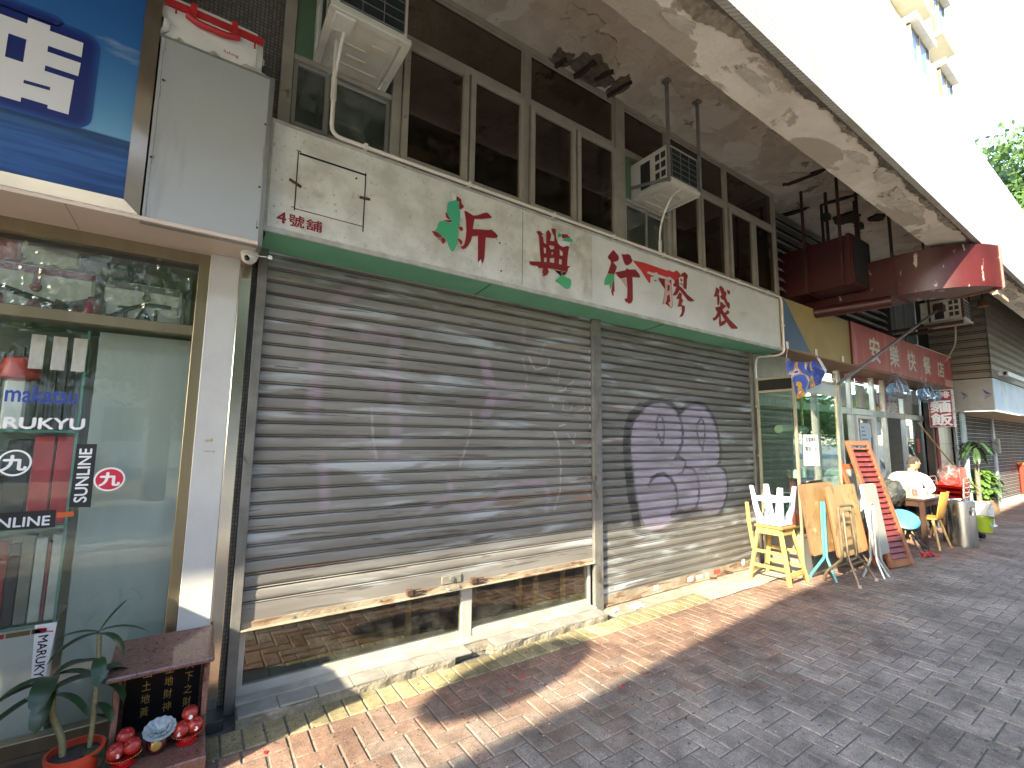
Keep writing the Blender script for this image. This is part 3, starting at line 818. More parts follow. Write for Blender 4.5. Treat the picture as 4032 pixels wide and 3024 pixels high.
def grow(polys, d):
    """outlines pushed out by d (holes pulled in)"""
    def area(p): return sum(a[0]*b[1]-b[0]*a[1] for a, b in zip(p, p[1:]+p[:1]))/2
    def inside(pt, p):
        r_ = False
        for (x1, z1), (x2, z2) in zip(p, p[1:]+p[:1]):
            if (z1 > pt[1]) != (z2 > pt[1]) and pt[0] < (x2-x1)*(pt[1]-z1)/(z2-z1)+x1: r_ = not r_
        return r_
    out = []
    for p in polys:
        hole = any(p is not o_ and inside(p[0], o_) for o_ in polys)
        s_ = (1 if area(p) > 0 else -1)*(-1 if hole else 1)
        q = []
        n = len(p)
        for k in range(n):
            a, b, c_ = V(p[k-1]), V(p[k]), V(p[(k+1) % n])
            n1 = V(((b-a).y, -(b-a).x)); n2 = V(((c_-b).y, -(c_-b).x))
            if n1.length < 1e-6 or n2.length < 1e-6: continue
            m_ = n1.normalized()+n2.normalized()
            if m_.length < .3: m_ = n1
            q.append(tuple(b+m_.normalized()*d*s_))
        out.append(q)
    return out
for key in ('xin', 'dian', 'xing', 'jiao', 'dai'):
    P = [mm(p) for p in TR[key]]
    shape('character', P, Y0-.0012, 0.002, red_paint, sg)
    shape('character_edge', grow(P, .006), Y0, 0.0012, red_pink, sg)
shape('torn_film', [mm(p) for p in TR['flag']], Y0-.002, 0.002, mat('film_red', (0.62, 0.03, 0.03), (0.55, 0.03, 0.03), 5, .35), sg, label='bright red strip of torn film between the third and fourth characters')
shape('torn_film_edge', grow([mm(p) for p in TR['flag']], .006), Y0-.0004, 0.001, red_pink, sg)
for P in TR['green']:
    shape('peeled_patch', [mm(P)], Y0-.0032, 0.002, mat('peel_green', (0.06, 0.42, 0.24), (0.08, 0.42, 0.17), 3, .5), sg)
for P in TR['white']:
    shape('torn_paper', [mm(P)], Y0-.0024, 0.003, mat('torn_paper', (0.74, 0.74, 0.73), (0.66, 0.66, 0.65), 20, .8, bump=.4, bs=60), sg)
text('small_lettering', '4', .312, .362, 2.883, 2.952, Y0-.001, red_paint, sg, off=.02)
text('small_lettering', '號', .378, .466, 2.879, 2.955, Y0-.001, red_paint, sg, off=.016)
text('small_lettering', '舖', .478, .570, 2.881, 2.953, Y0-.001, red_paint, sg, off=.016)
# the cut-out square with its two small bolts
q = MB()
q.box(.412, .832, Y0-.001, Y0+.001, 3.357, 3.369)
q.box(.402, .408, Y0-.001, Y0+.001, 2.985, 3.372); q.box(.824, .831, Y0-.001, Y0+.001, 2.960, 3.378)
q.box(.408, .824, Y0-.001, Y0+.001, 2.994, 2.998)
q.box(.395, .42, Y0-.001, Y0+.001, 3.375, 3.38); q.box(.385, .405, Y0-.001, Y0+.001, 3.0, 3.004)
q.build('cut_line', black, sg)
MB().bar((.364, Y0-.004, 3.172), (.434, Y0-.004, 3.143), .012, .018, (0, 1, 0)).build('latch', rust, sg)
MB().bar((.794, Y0-.004, 3.192), (.862, Y0-.004, 3.197), .012, .018, (0, 1, 0)).build('latch', rust, sg)
q = MB()
for (x, z) in ((.765, 3.315), (1.93, 2.93), (1.91, 3.16)): q.tube([(x, Y0-.012, z), (x, Y0, z)], .005, 6)
q.build('screw', rust, sg)

# conduit along the top edge of the sign
def arc(pts, r=0.05, n=4):
    """polyline with rounded corners"""
    pts = [V(p) for p in pts]
    out = [pts[0]]
    for a, b, c in zip(pts, pts[1:], pts[2:]):
        d1, d2 = (a-b), (c-b)
        rr = min(r, d1.length*.45, d2.length*.45)
        p, q_ = b+d1.normalized()*rr, b+d2.normalized()*rr
        for k in range(n+1):
            t = k/n
            out.append((p*(1-t)+b*t)*(1-t)+(b*(1-t)+q_*t)*t)
    out.append(pts[-1])
    return out
cd = thing('drain_conduit', 'long white plastic pipe along the top and right end of the shop sign', 'pipe', (3.4, -.29, 3.54))
MB().tube(arc([(.60, -.22, 4.30), (.595, -.24, 3.98), (.588, -.295, 3.84), (.588, -.297, 3.552), (6.44, -.297, 3.553), (6.478, -.297, 3.50), (6.472, -.297, 2.79), (6.40, -.22, 2.745), (6.21, -.06, 2.735), (6.19, -.052, 2.62), (6.185, -.05, .9)], .07), .0135, 8).build('pipe', white_pvc, cd, smooth=40)
MB().tube([(.597, -.236, 4.0), (.588, -.297, 3.80)], .019, 8).build('socket', white_pvc, cd, smooth=40)
q = MB()
for x in (.80, 1.60, 2.45, 3.2, 3.95, 4.7, 5.4, 6.1): q.box(x, x+.025, -.315, -.28, 3.532, 3.572)
for z in (3.15, 2.05, 1.4): q.box(6.45 if z > 2.7 else 6.165, 6.495 if z > 2.7 else 6.205, -.315 if z > 2.7 else -.07, -.28 if z > 2.7 else -.03, z, z+.025)
q.build('clip', white_pvc, cd, bevel=.002)

# ------------------------------------------------------------------ roller shutters
def raster(x0, x1, z0, z1, res, layers):
    """paint layers on a pixel grid: strokes [(w, alpha, pts)] in mm, or filled polygons"""
    W, H = int((x1-x0)*1000/res), int((z1-z0)*1000/res)
    X, Z = np.meshgrid(x0*1000+(np.arange(W)+.5)*res, z0*1000+(np.arange(H)+.5)*res)
    outs = []
    for (kind, data, soft) in layers:
        A = np.zeros((H, W))
        if kind == 's':
            for st in data:
                w_, al, pts = st[0], st[1]/100, st[2:]
                for (a, b) in zip(pts, pts[1:]):
                    ax, az, bx, bz = *a, *b
                    m_ = w_+soft
                    i0, i1 = int((min(ax, bx)-m_-x0*1000)/res), int((max(ax, bx)+m_-x0*1000)/res)+1
                    j0, j1 = int((min(az, bz)-m_-z0*1000)/res), int((max(az, bz)+m_-z0*1000)/res)+1
                    i0, j0 = max(i0, 0), max(j0, 0)
                    xs, zs = X[j0:j1, i0:i1], Z[j0:j1, i0:i1]
                    if xs.size == 0: continue
                    dx, dz = bx-ax, bz-az
                    t_ = np.clip(((xs-ax)*dx+(zs-az)*dz)/(dx*dx+dz*dz+1e-6), 0, 1)
                    d = np.hypot(xs-ax-t_*dx, zs-az-t_*dz)
                    v = np.clip((w_/2+soft/2-d)/max(soft, 1), 0, 1)*al
                    A[j0:j1, i0:i1] = np.maximum(A[j0:j1, i0:i1], v)
        else:
            for poly in data:
                ins = np.zeros((H, W), bool)
                n = len(poly)
                for k in range(n):
                    xa, za = poly[k]; xb, zb = poly[(k+1) % n]
                    if za == zb: continue
                    c_ = ((za > Z) != (zb > Z)) & (X < (xb-xa)*(Z-za)/(zb-za)+xa)
                    ins ^= c_
                A = np.maximum(A, ins*1.0)
        outs.append(A)
    return outs
def paint_image(name, x0, x1, z0, z1, res, layers):
    outs = raster(x0, x1, z0, z1, res, layers)
    while len(outs) < 3: outs.append(np.zeros_like(outs[0]))
    H, W = outs[0].shape
    px = np.ones((H, W, 4), np.float32)
    for k in range(3): px[..., k] = outs[k]
    im = bpy.data.images.new(name, W, H, float_buffer=False)
    im.colorspace_settings.name = 'Non-Color'
    im.pixels.foreach_set(px.ravel())
    im.update()
    im.pack()
    return im
def shutter_mat(name, im, x0, x1, z0, z1, cols, base, base2):
    m = bpy.data.materials.new(name)
    m.use_nodes = True
    t = m.node_tree
    b = t.nodes['Principled BSDF']
    L = t.links.new
    g = t.nodes.new('ShaderNodeNewGeometry')
    P = g.outputs['Position']
    def noise(sc, st, det=8, dist=0):
        mp = t.nodes.new('ShaderNodeMapping'); mp.inputs['Scale'].default_value = st; L(P, mp.inputs[0])
        n = t.nodes.new('ShaderNodeTexNoise'); n.inputs['Scale'].default_value = sc; n.inputs['Detail'].default_value = det
        n.inputs['Distortion'].default_value = dist
        L(mp.outputs[0], n.inputs['Vector']); return n.outputs[0]
    def rmp(s_, a, b_, lo=0.0, hi=1.0):
        r = t.nodes.new('ShaderNodeMapRange'); r.inputs[1].default_value = a; r.inputs[2].default_value = b_
        r.inputs[3].default_value = lo; r.inputs[4].default_value = hi; r.interpolation_type = 'SMOOTHSTEP'; L(s_, r.inputs[0]); return r.outputs[0]
    def mix(f, a, c):
        x = t.nodes.new('ShaderNodeMix'); x.data_type = 'RGBA'
        if isinstance(f, float): x.inputs[0].default_value = f
        else: L(f, x.inputs[0])
        for s_, v in ((x.inputs[6], a), (x.inputs[7], c)):
            if isinstance(v, tuple): s_.default_value = v
            else: L(v, s_)
        return x.outputs[2]
    def mul(a, c):
        x = t.nodes.new('ShaderNodeMath'); x.operation = 'MULTIPLY'; L(a, x.inputs[0])
        if isinstance(c, float): x.inputs[1].default_value = c
        else: L(c, x.inputs[1])
        return x.outputs[0]
    col = mix(rmp(noise(2.2, (0.35, 1, 3.0)), .35, .65), rgb(base), rgb(base2))
    col = mix(mul(rmp(noise(3.0, (0.45, 1, 3.0), 8, .6), .52, .70), .62), col, (0.50, 0.54, 0.55, 1))       # thin whitewash smears
    col = mix(mul(rmp(noise(10, (0.22, 1, 3.2), 8, .5), .60, .66), .75), col, (0.085, 0.072, 0.06, 1))         # scuffs along the slats
    col = mix(mul(rmp(noise(2.3, (0.28, 1, 5.0), 10, .8), .63, .70), .8), col, (0.19, 0.105, 0.06, 1))       # rust
    mp = t.nodes.new('ShaderNodeMapping')
    sx = t.nodes.new('ShaderNodeSeparateXYZ'); L(P, sx.inputs[0])
    cu = t.nodes.new('ShaderNodeMath'); cu.operation = 'MULTIPLY_ADD'; cu.inputs[1].default_value = 1/(x1-x0); cu.inputs[2].default_value = -x0/(x1-x0); L(sx.outputs[0], cu.inputs[0])
    cv = t.nodes.new('ShaderNodeMath'); cv.operation = 'MULTIPLY_ADD'; cv.inputs[1].default_value = 1/(z1-z0); cv.inputs[2].default_value = -z0/(z1-z0); L(sx.outputs[2], cv.inputs[0])
    cb = t.nodes.new('ShaderNodeCombineXYZ'); L(cu.outputs[0], cb.inputs[0]); L(cv.outputs[0], cb.inputs[1])
    it = t.nodes.new('ShaderNodeTexImage'); it.image = im; it.extension = 'CLIP'; L(cb.outputs[0], it.inputs[0])
    sc_ = t.nodes.new('ShaderNodeSeparateColor'); L(it.outputs[0], sc_.inputs[0])
    wear = rmp(noise(5, (0.3, 1, 3.0), 8, .5), .30, .62, .30, .95)
    for k, c in enumerate(cols):
        c_ = mix(rmp(noise(4, (0.5, 1, 2)), .3, .7), rgb(c), rgb([x*.82 for x in c]))
        col = mix(mul(sc_.outputs[k], wear), col, c_)
    L(col, b.inputs['Base Color'])
    b.inputs['Roughness'].default_value = 0.5
    b.inputs['Metallic'].default_value = 0.12
    bp = t.nodes.new('ShaderNodeBump'); bp.inputs['Strength'].default_value = 0.25; bp.inputs['Distance'].default_value = 0.006
    L(noise(9, (0.15, 1, 2)), bp.inputs['Height']); L(bp.outputs[0], b.inputs['Normal'])
    return m
ORANGE = TR['g1orange']
im1 = paint_image('shutter_paint', .3, 3.2, .4, 2.85, 4, [('s', [[q[0], q[1]*.95]+q[2:] for q in TR['g1pink']], 38), ('s', TR['g1white'], 8), ('s', ORANGE, 24)])
im2 = paint_image('shutter_piece', 3.3, 6.15, .1, 2.3, 4, [('p', TR['g2fill'], 0), ('s', [[q[0]*1.2, q[1]]+q[2:] for q in TR['g2black']], 8)])
sh_m1 = shutter_mat('shutter_left', im1, .3, 3.2, .4, 2.85, [(0.50, 0.36, 0.46), (0.62, 0.55, 0.55), (0.42, 0.17, 0.08)], (0.255, 0.240, 0.214), (0.18, 0.167, 0.147))
sh_m2 = shutter_mat('shutter_right', im2, 3.3, 6.15, .1, 2.3, [(0.40, 0.345, 0.43), (0.020, 0.018, 0.020)], (0.20, 0.192, 0.172), (0.145, 0.139, 0.124))
PITCH_S = 0.0835
PROF = ((0, .024), (.075, .024), (.08, -.004), (.12, -.0075), (.16, -.004), (.165, .024), (.24, .024), (.245, -.001), (.34, -.0045), (.58, -.0065), (.83, -.0055), (.95, -.0035), (.995, -.001), (1, .024))
def slat_mesh(x0, x1, m):
    q = MB()
    xm = (x0+x1)/2
    for x in (x0-xm, x1-xm):
        q.v += [(x, y, t_*PITCH_S) for t_, y in PROF]
    n = len(PROF)
    q.f += [(k, k+1, n+k+1, n+k) for k in range(n-1)]
    q.mi += [0]*(n-1)
    me = q.mesh('slat', m, smooth=25)
    return me, xm
def shutter(label, x0, x1, zb, zt, m):
    s = thing('roller_shutter', label, 'shutter', ((x0+x1)/2, 0, zb))
    me, xm = slat_mesh(x0, x1, m)
    z = zb
    while z < zt:
        o = link('slat', me, (xm, random.uniform(-.0012, .0012), z), s)
        o.rotation_euler[1] = random.gauss(0, .00035)
        o.rotation_euler[0] = random.gauss(0, .012)
        z += PITCH_S
    return s
random.seed(3)
rail_m = mat('rusty_rail', (0.34, 0.29, 0.21), (0.24, 0.19, 0.13), 5, 0.7, dirt=(0.17, 0.09, 0.045), dsc=7, dth=0.5, dw=.1, dst=(.5, 1, 3), bump=.3, bs=50)
s1 = shutter('half raised grey roller shutter with faded pink scrawls above a glass window', .309, 3.178, .585, 2.83, sh_m1)
q = MB()
q.box(.309, 3.178, -.006, .004, .487, .588); q.build('bottom_panel', sh_m1, s1)
q = MB()
q.box(.312, 3.176, -.012, -.006, .452, .490); q.box(.312, 3.176, -.050, -.012, .448, .454); q.box(.312, 3.176, -.004, .012, .430, .487)
q.build('bottom_rail', rail_m, s1, bevel=.0015)
MB().box(1.618, 1.782, -.0165, -.006, .498, .556).build('lock_plate', mat('lock_plate', (0.30, 0.28, 0.22), (0.24, 0.22, 0.17), 12, .5, metal=.3), s1, bevel=.002)
q = MB(); q.tube([(1.70, -.028, .532), (1.70, -.015, .532)], .017, 12); q.build('lock_cylinder', steel, s1)
q = MB(); q.tube(arc([(1.655, -.016, .47), (1.655, -.052, .467), (1.755, -.052, .470), (1.755, -.016, .473)], .02), .006, 6); q.build('pull_handle', steel, s1, smooth=40)
for x in (1.335, 1.86):
    q = MB(); q.box(x, x+.05, -.045, -.010, .472, .512); q.box(x+.05, x+.12, -.04, -.022, .470, .482); q.box(x+.01, x+.12, -.035, -.02, .500, .508)
    q.build('side_bolt', rust, s1, bevel=.004)
q = MB()
for x in (.6, .9, 1.15, 2.15, 2.55, 2.9): q.tube([(x, -.017, .470), (x, -.010, .470)], .007, 8)
q.build('rivet', steel, s1)
s2 = shutter('closed grey roller shutter with lavender and black bubble graffiti', 3.293, 6.108, .115, 2.83, sh_m2)
q = MB(); q.box(3.293, 6.108, -.006, .006, .030, .118); q.box(3.293, 6.108, -.02, .012, .022, .032)
q.build('bottom_rail', rail_m, s2, bevel=.0015)
stick = [((4.62, .045, .10, .05), (.62, .62, .58)), ((4.78, .048, .12, .045), (.5, .5, .46)), ((4.05, .05, .07, .05), (.66, .65, .6)), ((4.96, .05, .06, .045), (.55, .55, .5)), ((5.12, .05, .13, .05), (.36, .08, .06)), ((5.72, .07, .06, .07), (.72, .74, .78))]
for (x, z, w_, h_), c in stick:
    MB().box(x, x+w_, -.008, -.0062, z, z+h_).build('paste_up', mat('paste_up_%d' % int(c[0]*100), c, [k*.8 for k in c], 30, .7), s2)
q = MB(); q.tube([(5.3, -.03, .075), (5.42, -.06, .045)], .008, 6); q.tube([(5.02, -.02, .03), (5.10, -.05, .03)], .012, 6); q.build('padlock', rust, s2)
# side channels
def guide(x0, x1, label=None):
    q = MB()
    q.box(x0, x1, -.034, -.028, 0.0, 2.80)
    q.box(x0, x0+.006, -.028, .05, 0.0, 2.80); q.box(x1-.006, x1, -.028, .03, 0.0, 2.80)
    return q
gd = thing('shutter_channel', 'grimy steel channel left of the half raised shutter', 'channel', (.28, 0, 0), 'steel channels of the shutters')
guide(.256, .309).build('channel', guide_m, gd, bevel=.002)
gd = thing('shutter_channel', 'steel post between the two roller shutters', 'channel', (3.236, 0, 0), 'steel channels of the shutters')
q = MB(); q.box(3.180, 3.291, -.040, -.002, -0.003, 2.80); q.build('channel', guide_m, gd, bevel=.003)
gd = thing('shutter_channel', 'steel channel at the right end of the graffiti shutter', 'channel', (6.15, 0, 0), 'steel channels of the shutters')
guide(6.110, 6.166).build('channel', guide_m, gd, bevel=.002)

# ------------------------------------------------------------------ window under the raised shutter, sill and room behind
ww = thing('shop_window', 'low strip of white framed shop glass under the raised shutter', 'window', (1.75, .03, .03))
q = MB()
q.box(.312, 3.178, .018, .06, .055, .118); q.box(.312, .345, .018, .06, .118, .9); q.box(3.150, 3.178, .018, .06, .118, .9)
q.build('frame', mat('white_aluminium', (0.46, 0.44, 0.40), (0.38, 0.36, 0.32), 5, 0.35, metal=.1, dirt=(.35, .31, .25), dsc=8, dth=.66), ww, bevel=.002)
q = MB(); q.box(1.808, 1.898, .012, .066, .04, .9); q.build('mullion', MATS['white_aluminium'], ww, bevel=.003)
gap_gl = glass('gap_glass', (0.74, 0.76, 0.68), dirt=0.05, boost=1.9)
MB().box(.343, 1.81, .035, .041, .116, .9).build('pane', gap_gl, ww)
MB().box(1.896, 3.152, .035, .041, .116, .9).build('pane', gap_gl, ww)
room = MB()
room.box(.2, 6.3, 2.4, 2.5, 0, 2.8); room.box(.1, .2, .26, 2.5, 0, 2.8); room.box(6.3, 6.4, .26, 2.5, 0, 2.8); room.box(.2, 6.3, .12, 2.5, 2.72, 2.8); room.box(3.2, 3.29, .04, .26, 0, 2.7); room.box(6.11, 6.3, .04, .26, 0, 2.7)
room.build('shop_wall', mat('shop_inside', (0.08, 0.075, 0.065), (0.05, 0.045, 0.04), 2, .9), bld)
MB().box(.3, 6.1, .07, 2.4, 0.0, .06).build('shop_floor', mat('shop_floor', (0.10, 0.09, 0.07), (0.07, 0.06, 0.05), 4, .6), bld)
pine = mat('pine_wood', (0.52, 0.34, 0.13), (0.42, 0.26, 0.09), 10, .6, st=(1, 1, .2))
tb = thing('pine_table', 'pale pine table with thin legs inside the shuttered shop, seen through the low glass', 'table', (2.4, .7, .06))
for (x, y) in ((1.48, .30), (2.00, .24), (2.22, .55), (2.52, .26), (2.74, .30), (3.02, .24)):
    MB().box(x, x+.035, y, y+.035, .06, .72).build('leg', pine, tb)
MB().box(1.42, 3.10, .22, .70, .72, .75).build('tabletop', pine, tb, bevel=.003)
bt = MB().bar((.72, .50, .072), (1.62, .40, .072), .03, .02).build('timber_batten', pine, label='pine batten lying on the shop floor behind the low glass', cat='batten')

sill = thing('door_sill', 'chipped concrete and tile step below the shop window', 'step', (1.75, -.12, 0))
random.seed(21)
def stepf(u, v):
    x = .305+2.87*u
    if v < .5:
        y = -.212-.009*math.sin(x*13)-.006*math.sin(x*41); z = -.02+.068*(v/.5)
        if 1.65 < x < 1.95: y += .06
    else:
        y = -.208+.228*(v-.5)/.5-.006*math.sin(x*13)*(1-(v-.5)*2); z = .048+.003*math.sin(x*17)
        if 1.65 < x < 1.95 and v < .62: y += .05; z -= .03
    return (x, y, z)
MB().grid(stepf, 90, 8).build('step', mat('step_concrete', (0.27, 0.235, 0.18), (0.17, 0.15, 0.11), 9, .95, bump=.8, bs=40, dirt=(.14, .12, .09), dsc=11, dth=.58), sill)
q = MB(); q.box(.31, 3.175, -.07, .017, .053, .068); q.build('lower_sill', mat('sill_metal', (0.38, 0.36, 0.31), (.26, .24, .2), 6, .5), sill, bevel=.002)
sill_tile = mat('sill_tile', (0.30, 0.29, 0.25), (0.22, 0.21, 0.185), 8, .4, dirt=(.25, .22, .18), dsc=14, dth=.62)
x = .315
while x < 3.15:
    w_ = min(.21, 3.172-x)
    if not 1.60 < x < 1.92:
        o = MB().box(x, x+w_-.005, -.205+random.uniform(-.006, .004), -.074, .047, .0595).build('tile', sill_tile, sill, bevel=.002)
        o.rotation_euler[0] = random.gauss(0, .012)
    x += .21
q = MB(); q.box(3.29, 4.46, -.198, .03, -.02, .014); q.box(4.46, 6.11, -.075, .03, -.02, .016); q.build('step', mat('sill_stone', (.32, .29, .22), (.22, .195, .145), 6, .9, bump=.5, bs=50, dirt=(.18, .15, .11), dsc=9, dth=.6), sill, bevel=.004)

# ------------------------------------------------------------------ window air conditioners
ac_white = mat('ac_white', (0.70, 0.68, 0.60), (0.62, 0.59, 0.50), 4, .45, dirt=(.5, .44, .33), dsc=7, dth=.62)
ac_dark = mat('ac_coil', (0.012, 0.022, 0.025), (0.02, 0.03, 0.03), 60, .5, st=(1, 1, .1))
tray_m = mat('tray_galvanised', (0.50, 0.48, 0.42), (0.42, 0.40, 0.35), 5, .5, metal=.3, dirt=(.3, .25, .18), dsc=10, dth=.66)
def air_con(x0, x1, yf, zt, label, h=.40, grid=(5, 3), tray=ac_white, yb=.12):
    a = thing('air_conditioner', label, 'air conditioner', ((x0+x1)/2, 0, zt), 'window air conditioners')
    z0 = zt+.035
    q = MB(); q.box(x0+.02, x1-.02, yf+.03, yb, z0, z0+h); q.build('casing', ac_white, a, bevel=.008)
    q = MB(); q.box(x0+.055, x1-.05, yf+.022, yf+.034, z0+.04, z0+h-.04); q.build('coil', ac_dark, a)
    q = MB()
    for k in range(grid[0]+1):
        z = z0+.04+(h-.08)*k/grid[0]; q.bar((x0+.055, yf+.018, z), (x1-.05, yf+.018, z), .005)
    for k in range(grid[1]+1):
        x = x0+.055+(x1-x0-.105)*k/grid[1]; q.bar((x, yf+.016, z0+.04), (x, yf+.016, z0+h-.04), .005)
    q.build('grille', steel, a)
    q = MB()
    for xx in (x0+.0195,):
        for k in range(3):
            for j in range(2):
                q.box(xx-.002, xx, yf+.07+j*.075, yf+.125+j*.075, z0+.06+k*.105, z0+.13+k*.105)
        q.box(xx-.002, xx, yf+.27, yf+.40, z0+.03, z0+.33)
    q.build('side_vent', black_paint, a)
    q = MB()
    q.box(x0, x1, yf, yf+.05, zt-.004, zt+.034); q.box(x0, x0+.05, yf+.05, yb-.04, zt-.004, zt+.034); q.box(x1-.05, x1, yf+.05, yb-.04, zt-.004, zt+.034)
    q.box(x0+.05, x1-.05, yf+.05, yb-.07, zt+.012, zt+.03)
    q.build('tray', tray, a, bevel=.004)
    q = MB()
    for (u0, u1, v0, v1) in ((.15, .55, .42, .47), (.60, .85, .25, .36), (.30, .62, .62, .70), (.1, .9, .82, .86)):
        X0, X1 = x0+.05+(x1-x0-.1)*u0, x0+.05+(x1-x0-.1)*u1
        q.box(X0, X1, yf+.05+.48*v0, yf+.05+.48*v1, zt+.004, zt+.013)
    q.build('tray_rib', mat('tray_pan', (0.66, 0.60, 0.46), (0.58, 0.52, 0.38), 6, .5), a, bevel=.003)
    for xl in (x0+.08, x1-.085): MB().box(xl, xl+.005, yf+.05, yb-.07, zt-.012, zt-.004).build('tray_lip', white_paint, a)
    return a
a1 = air_con(.50, 1.03, -.50, 4.28, 'larger white window air conditioner over the left end of the shop sign', .46)
q = MB(); q.box(.53, .66, -.49, -.33, 4.255, 4.275); q.build('drain_plate', white_paint, a1, bevel=.01)
MB().tube(arc([(.615, -.36, 4.255), (.61, -.33, 4.2), (.604, -.24, 4.06), (.598, -.235, 3.98)], .05), .011, 7).build('drain_hose', white_pvc, a1, smooth=40)
a2 = air_con(3.87, 4.42, -.48, 4.28, 'smaller white window air conditioner hung on two rods above the middle of the sign', .40)
for x in (3.865, 4.405):
    MB().bar((x, -.47, 4.27), (x, -.47, 5.40), .028, .028).build('hanger_rod', mat('hanger_grey', (0.24, 0.235, 0.22), (.19, .185, .17), 8, .6), a2)
MB().bar((3.866, -.46, 4.30), (3.866, .05, 4.43), .008, .035, (0, 0, 1)).build('stay', MATS['hanger_grey'], a2)
for x in (3.83, 4.37): MB().box(x, x+.07, -.51, -.43, 5.385, 5.40).build('bracket', MATS['hanger_grey'], a2)
MB().tube(arc([(4.12, -.42, 4.285), (3.98, -.42, 4.18), (3.925, -.34, 3.98), (3.922, -.29, 3.80), (3.922, -.29, 3.56)], .12, 6), .011, 8).build('drain_hose', white_pvc, a2, smooth=40)
MB().tube([(3.922, -.29, 3.70), (3.922, -.29, 3.55)], .017, 8).build('hose_socket', white_pvc, a2, smooth=40)
MB().box(4.08, 4.22, -.457, -.452, 4.652, 4.68).build('badge', mat('badge_blue', (0.04, 0.07, 0.2), r=.4), a2)
# ------------------------------------------------------------------ fishing shop on the left
fs = thing('fishing_shop', 'tackle shop front with champagne coloured window frame and white pillar', 'shop front', (-1.4, .03, 0))
peach = mat('peach_panel', (0.70, 0.58, 0.49), (0.65, 0.54, 0.45), 2, .35)
q = MB()
q.box(-3, 0, .02, .10, 2.625, 2.70); q.box(-3, -.055, .024, .10, 2.185, 2.245); q.box(-.055, 0, .02, .10, .05, 2.625); q.box(-3, -.055, .024, .10, .045, .115)
q.box(-1.6, -1.55, .024, .10, .115, 2.185)
q.build('frame', gold, fs, bevel=.003)
q = MB(); q.box(-3, .2, -.02, .12, -.01, .044); q.build('base_curb', mat('dark_curb', (0.10, 0.08, 0.055), (.06, .05, .04), 8, .6), fs)
MB().box(-3, -.055, .06, .066, 2.245, 2.625).build('upper_pane', gl_clear, fs)
MB().box(-3, -.055, .06, .066, .115, 2.185).build('lower_pane', gl_clear, fs)
MB().box(-3, .218, -.345, .02, 2.69, 2.712).build('peach_soffit', peach, fs, bevel=.002)
MB().box(-3, .215, -.29, .08, 2.714, 2.80).build('sign_bearer', MATS['dark_curb'], fs)
MB().box(-.5985, -.5965, -.34, .0, 2.689, 2.691).build('panel_joint', MATS['dark_curb'], fs)
MB().box(.001, .157, -.035, .10, .0, 2.69).build('pillar', mat('pillar_white', (0.54, 0.535, 0.51), (0.48, 0.475, 0.45), 3, .35, dirt=(.42, .38, .3), dsc=8, dth=.68, dst=(1, 1, .3)), fs, bevel=.003)
q = MB()
for (x, z, w_, h_) in ((.05, 1.56, .03, .012), (.075, 1.562, .02, .018), (.045, 1.50, .05, .006), (.09, 1.497, .02, .01)):
    q.prism([(x, z), (x+w_*.5, z-h_*.4), (x+w_, z), (x+w_*.7, z+h_), (x+.2*w_, z+.6*h_)], -.0362, -.034, 'y')
q.build('glue_mark', mat('glue_brown', (0.40, 0.31, 0.2), r=.7), fs)
MB().box(.158, .222, -.038, .10, .055, 2.69).build('steel_pilaster', steel_b, fs, bevel=.003)
MB().box(.156, .250, -.17, .06, -.005, .055).build('black_plinth', black_paint, fs, bevel=.004)
q = MB(); q.box(-3.2, -3.0, 0, 2.2, 0, 2.8); q.box(-3, .0, 1.3, 1.4, 0, 2.75); q.box(0.0, .2, .101, 1.4, 0, 2.75); q.box(-3, 0, .1, 1.4, 2.71, 2.75)
q.build('inner_wall', mat('inner_wall', (0.5, 0.5, 0.45), (0.4, 0.4, 0.36), 3, .8), fs)
MB().box(-3, .0, .09, 1.3, -.01, .04).build('inner_floor', mat('inner_floor', (0.28, 0.26, 0.22), (.2, .19, .16), 3, .5), fs)

# display goods behind the glass
board_m = mat('grey_board', (0.37, 0.40, 0.365), (0.32, 0.35, 0.32), 2.5, .7, st=(2, 1, .35), lo=.3, hi=.7)
MB().box(-.485, -.058, .15, .165, .05, 2.17).build('backing_board', board_m, label='grey green board standing behind the right half of the tackle shop glass', cat='board')
ds = thing('display_cabinet', 'glass display cabinet with rod tubes behind the tackle shop window', 'cabinet', (-1, .3, .04))
MB().box(-1.6, -.525, .18, .55, .05, .60).build('cabinet_base', mat('cab_white', (0.66, 0.68, 0.66), (.6, .62, .6), 3, .4), ds, bevel=.004)
q = MB()
for z in (.602, 1.095, 1.60, 2.15): q.box(-1.6, -.53, .19, .53, z, z+.012)
q.box(-.533, -.525, .17, .55, .615, 2.16)
q.build('glass_shelf', gl_green, ds)
q = MB(); q.box(-.54, -.528, .166, .172, .6, 2.17); q.box(-1.6, -.53, .166, .172, 1.094, 1.108); q.box(-1.6, -.53, .166, .172, 1.6, 1.611); q.box(-1.6, -.53, .166, .172, .6, .612)
q.build('glass_edge', mat('glass_edge_green', (0.10, 0.26, 0.20), r=.15, coat=.5), ds)
MB().box(-1.6, -.53, .55, .57, .6, 2.16).build('cabinet_back', mat('cab_back', (0.32, 0.34, 0.31), r=.7), ds)
def rodbox(x0, x1, z0, z1, c, label, y=.20, rough=.35, dep=.06, grp='boxed goods in the tackle shop window', m=None):
    return MB().box(x0, x1, y, y+dep, z0, z1).build('tackle_box', m or mat('tackle_%02x%02x%02x' % tuple(int(k*255) for k in c), c, [k*.75 for k in c], 9, rough), bevel=.003, label=label, cat='box', group=grp)
rodbox(-.700, -.622, 1.112, 1.578, (0.48, 0.035, 0.04), 'left of two tall red boxes in the tackle shop window')
rodbox(-.612, -.535, 1.112, 1.578, (0.50, 0.04, 0.045), 'right of two tall red boxes, beside the cabinet glass edge')
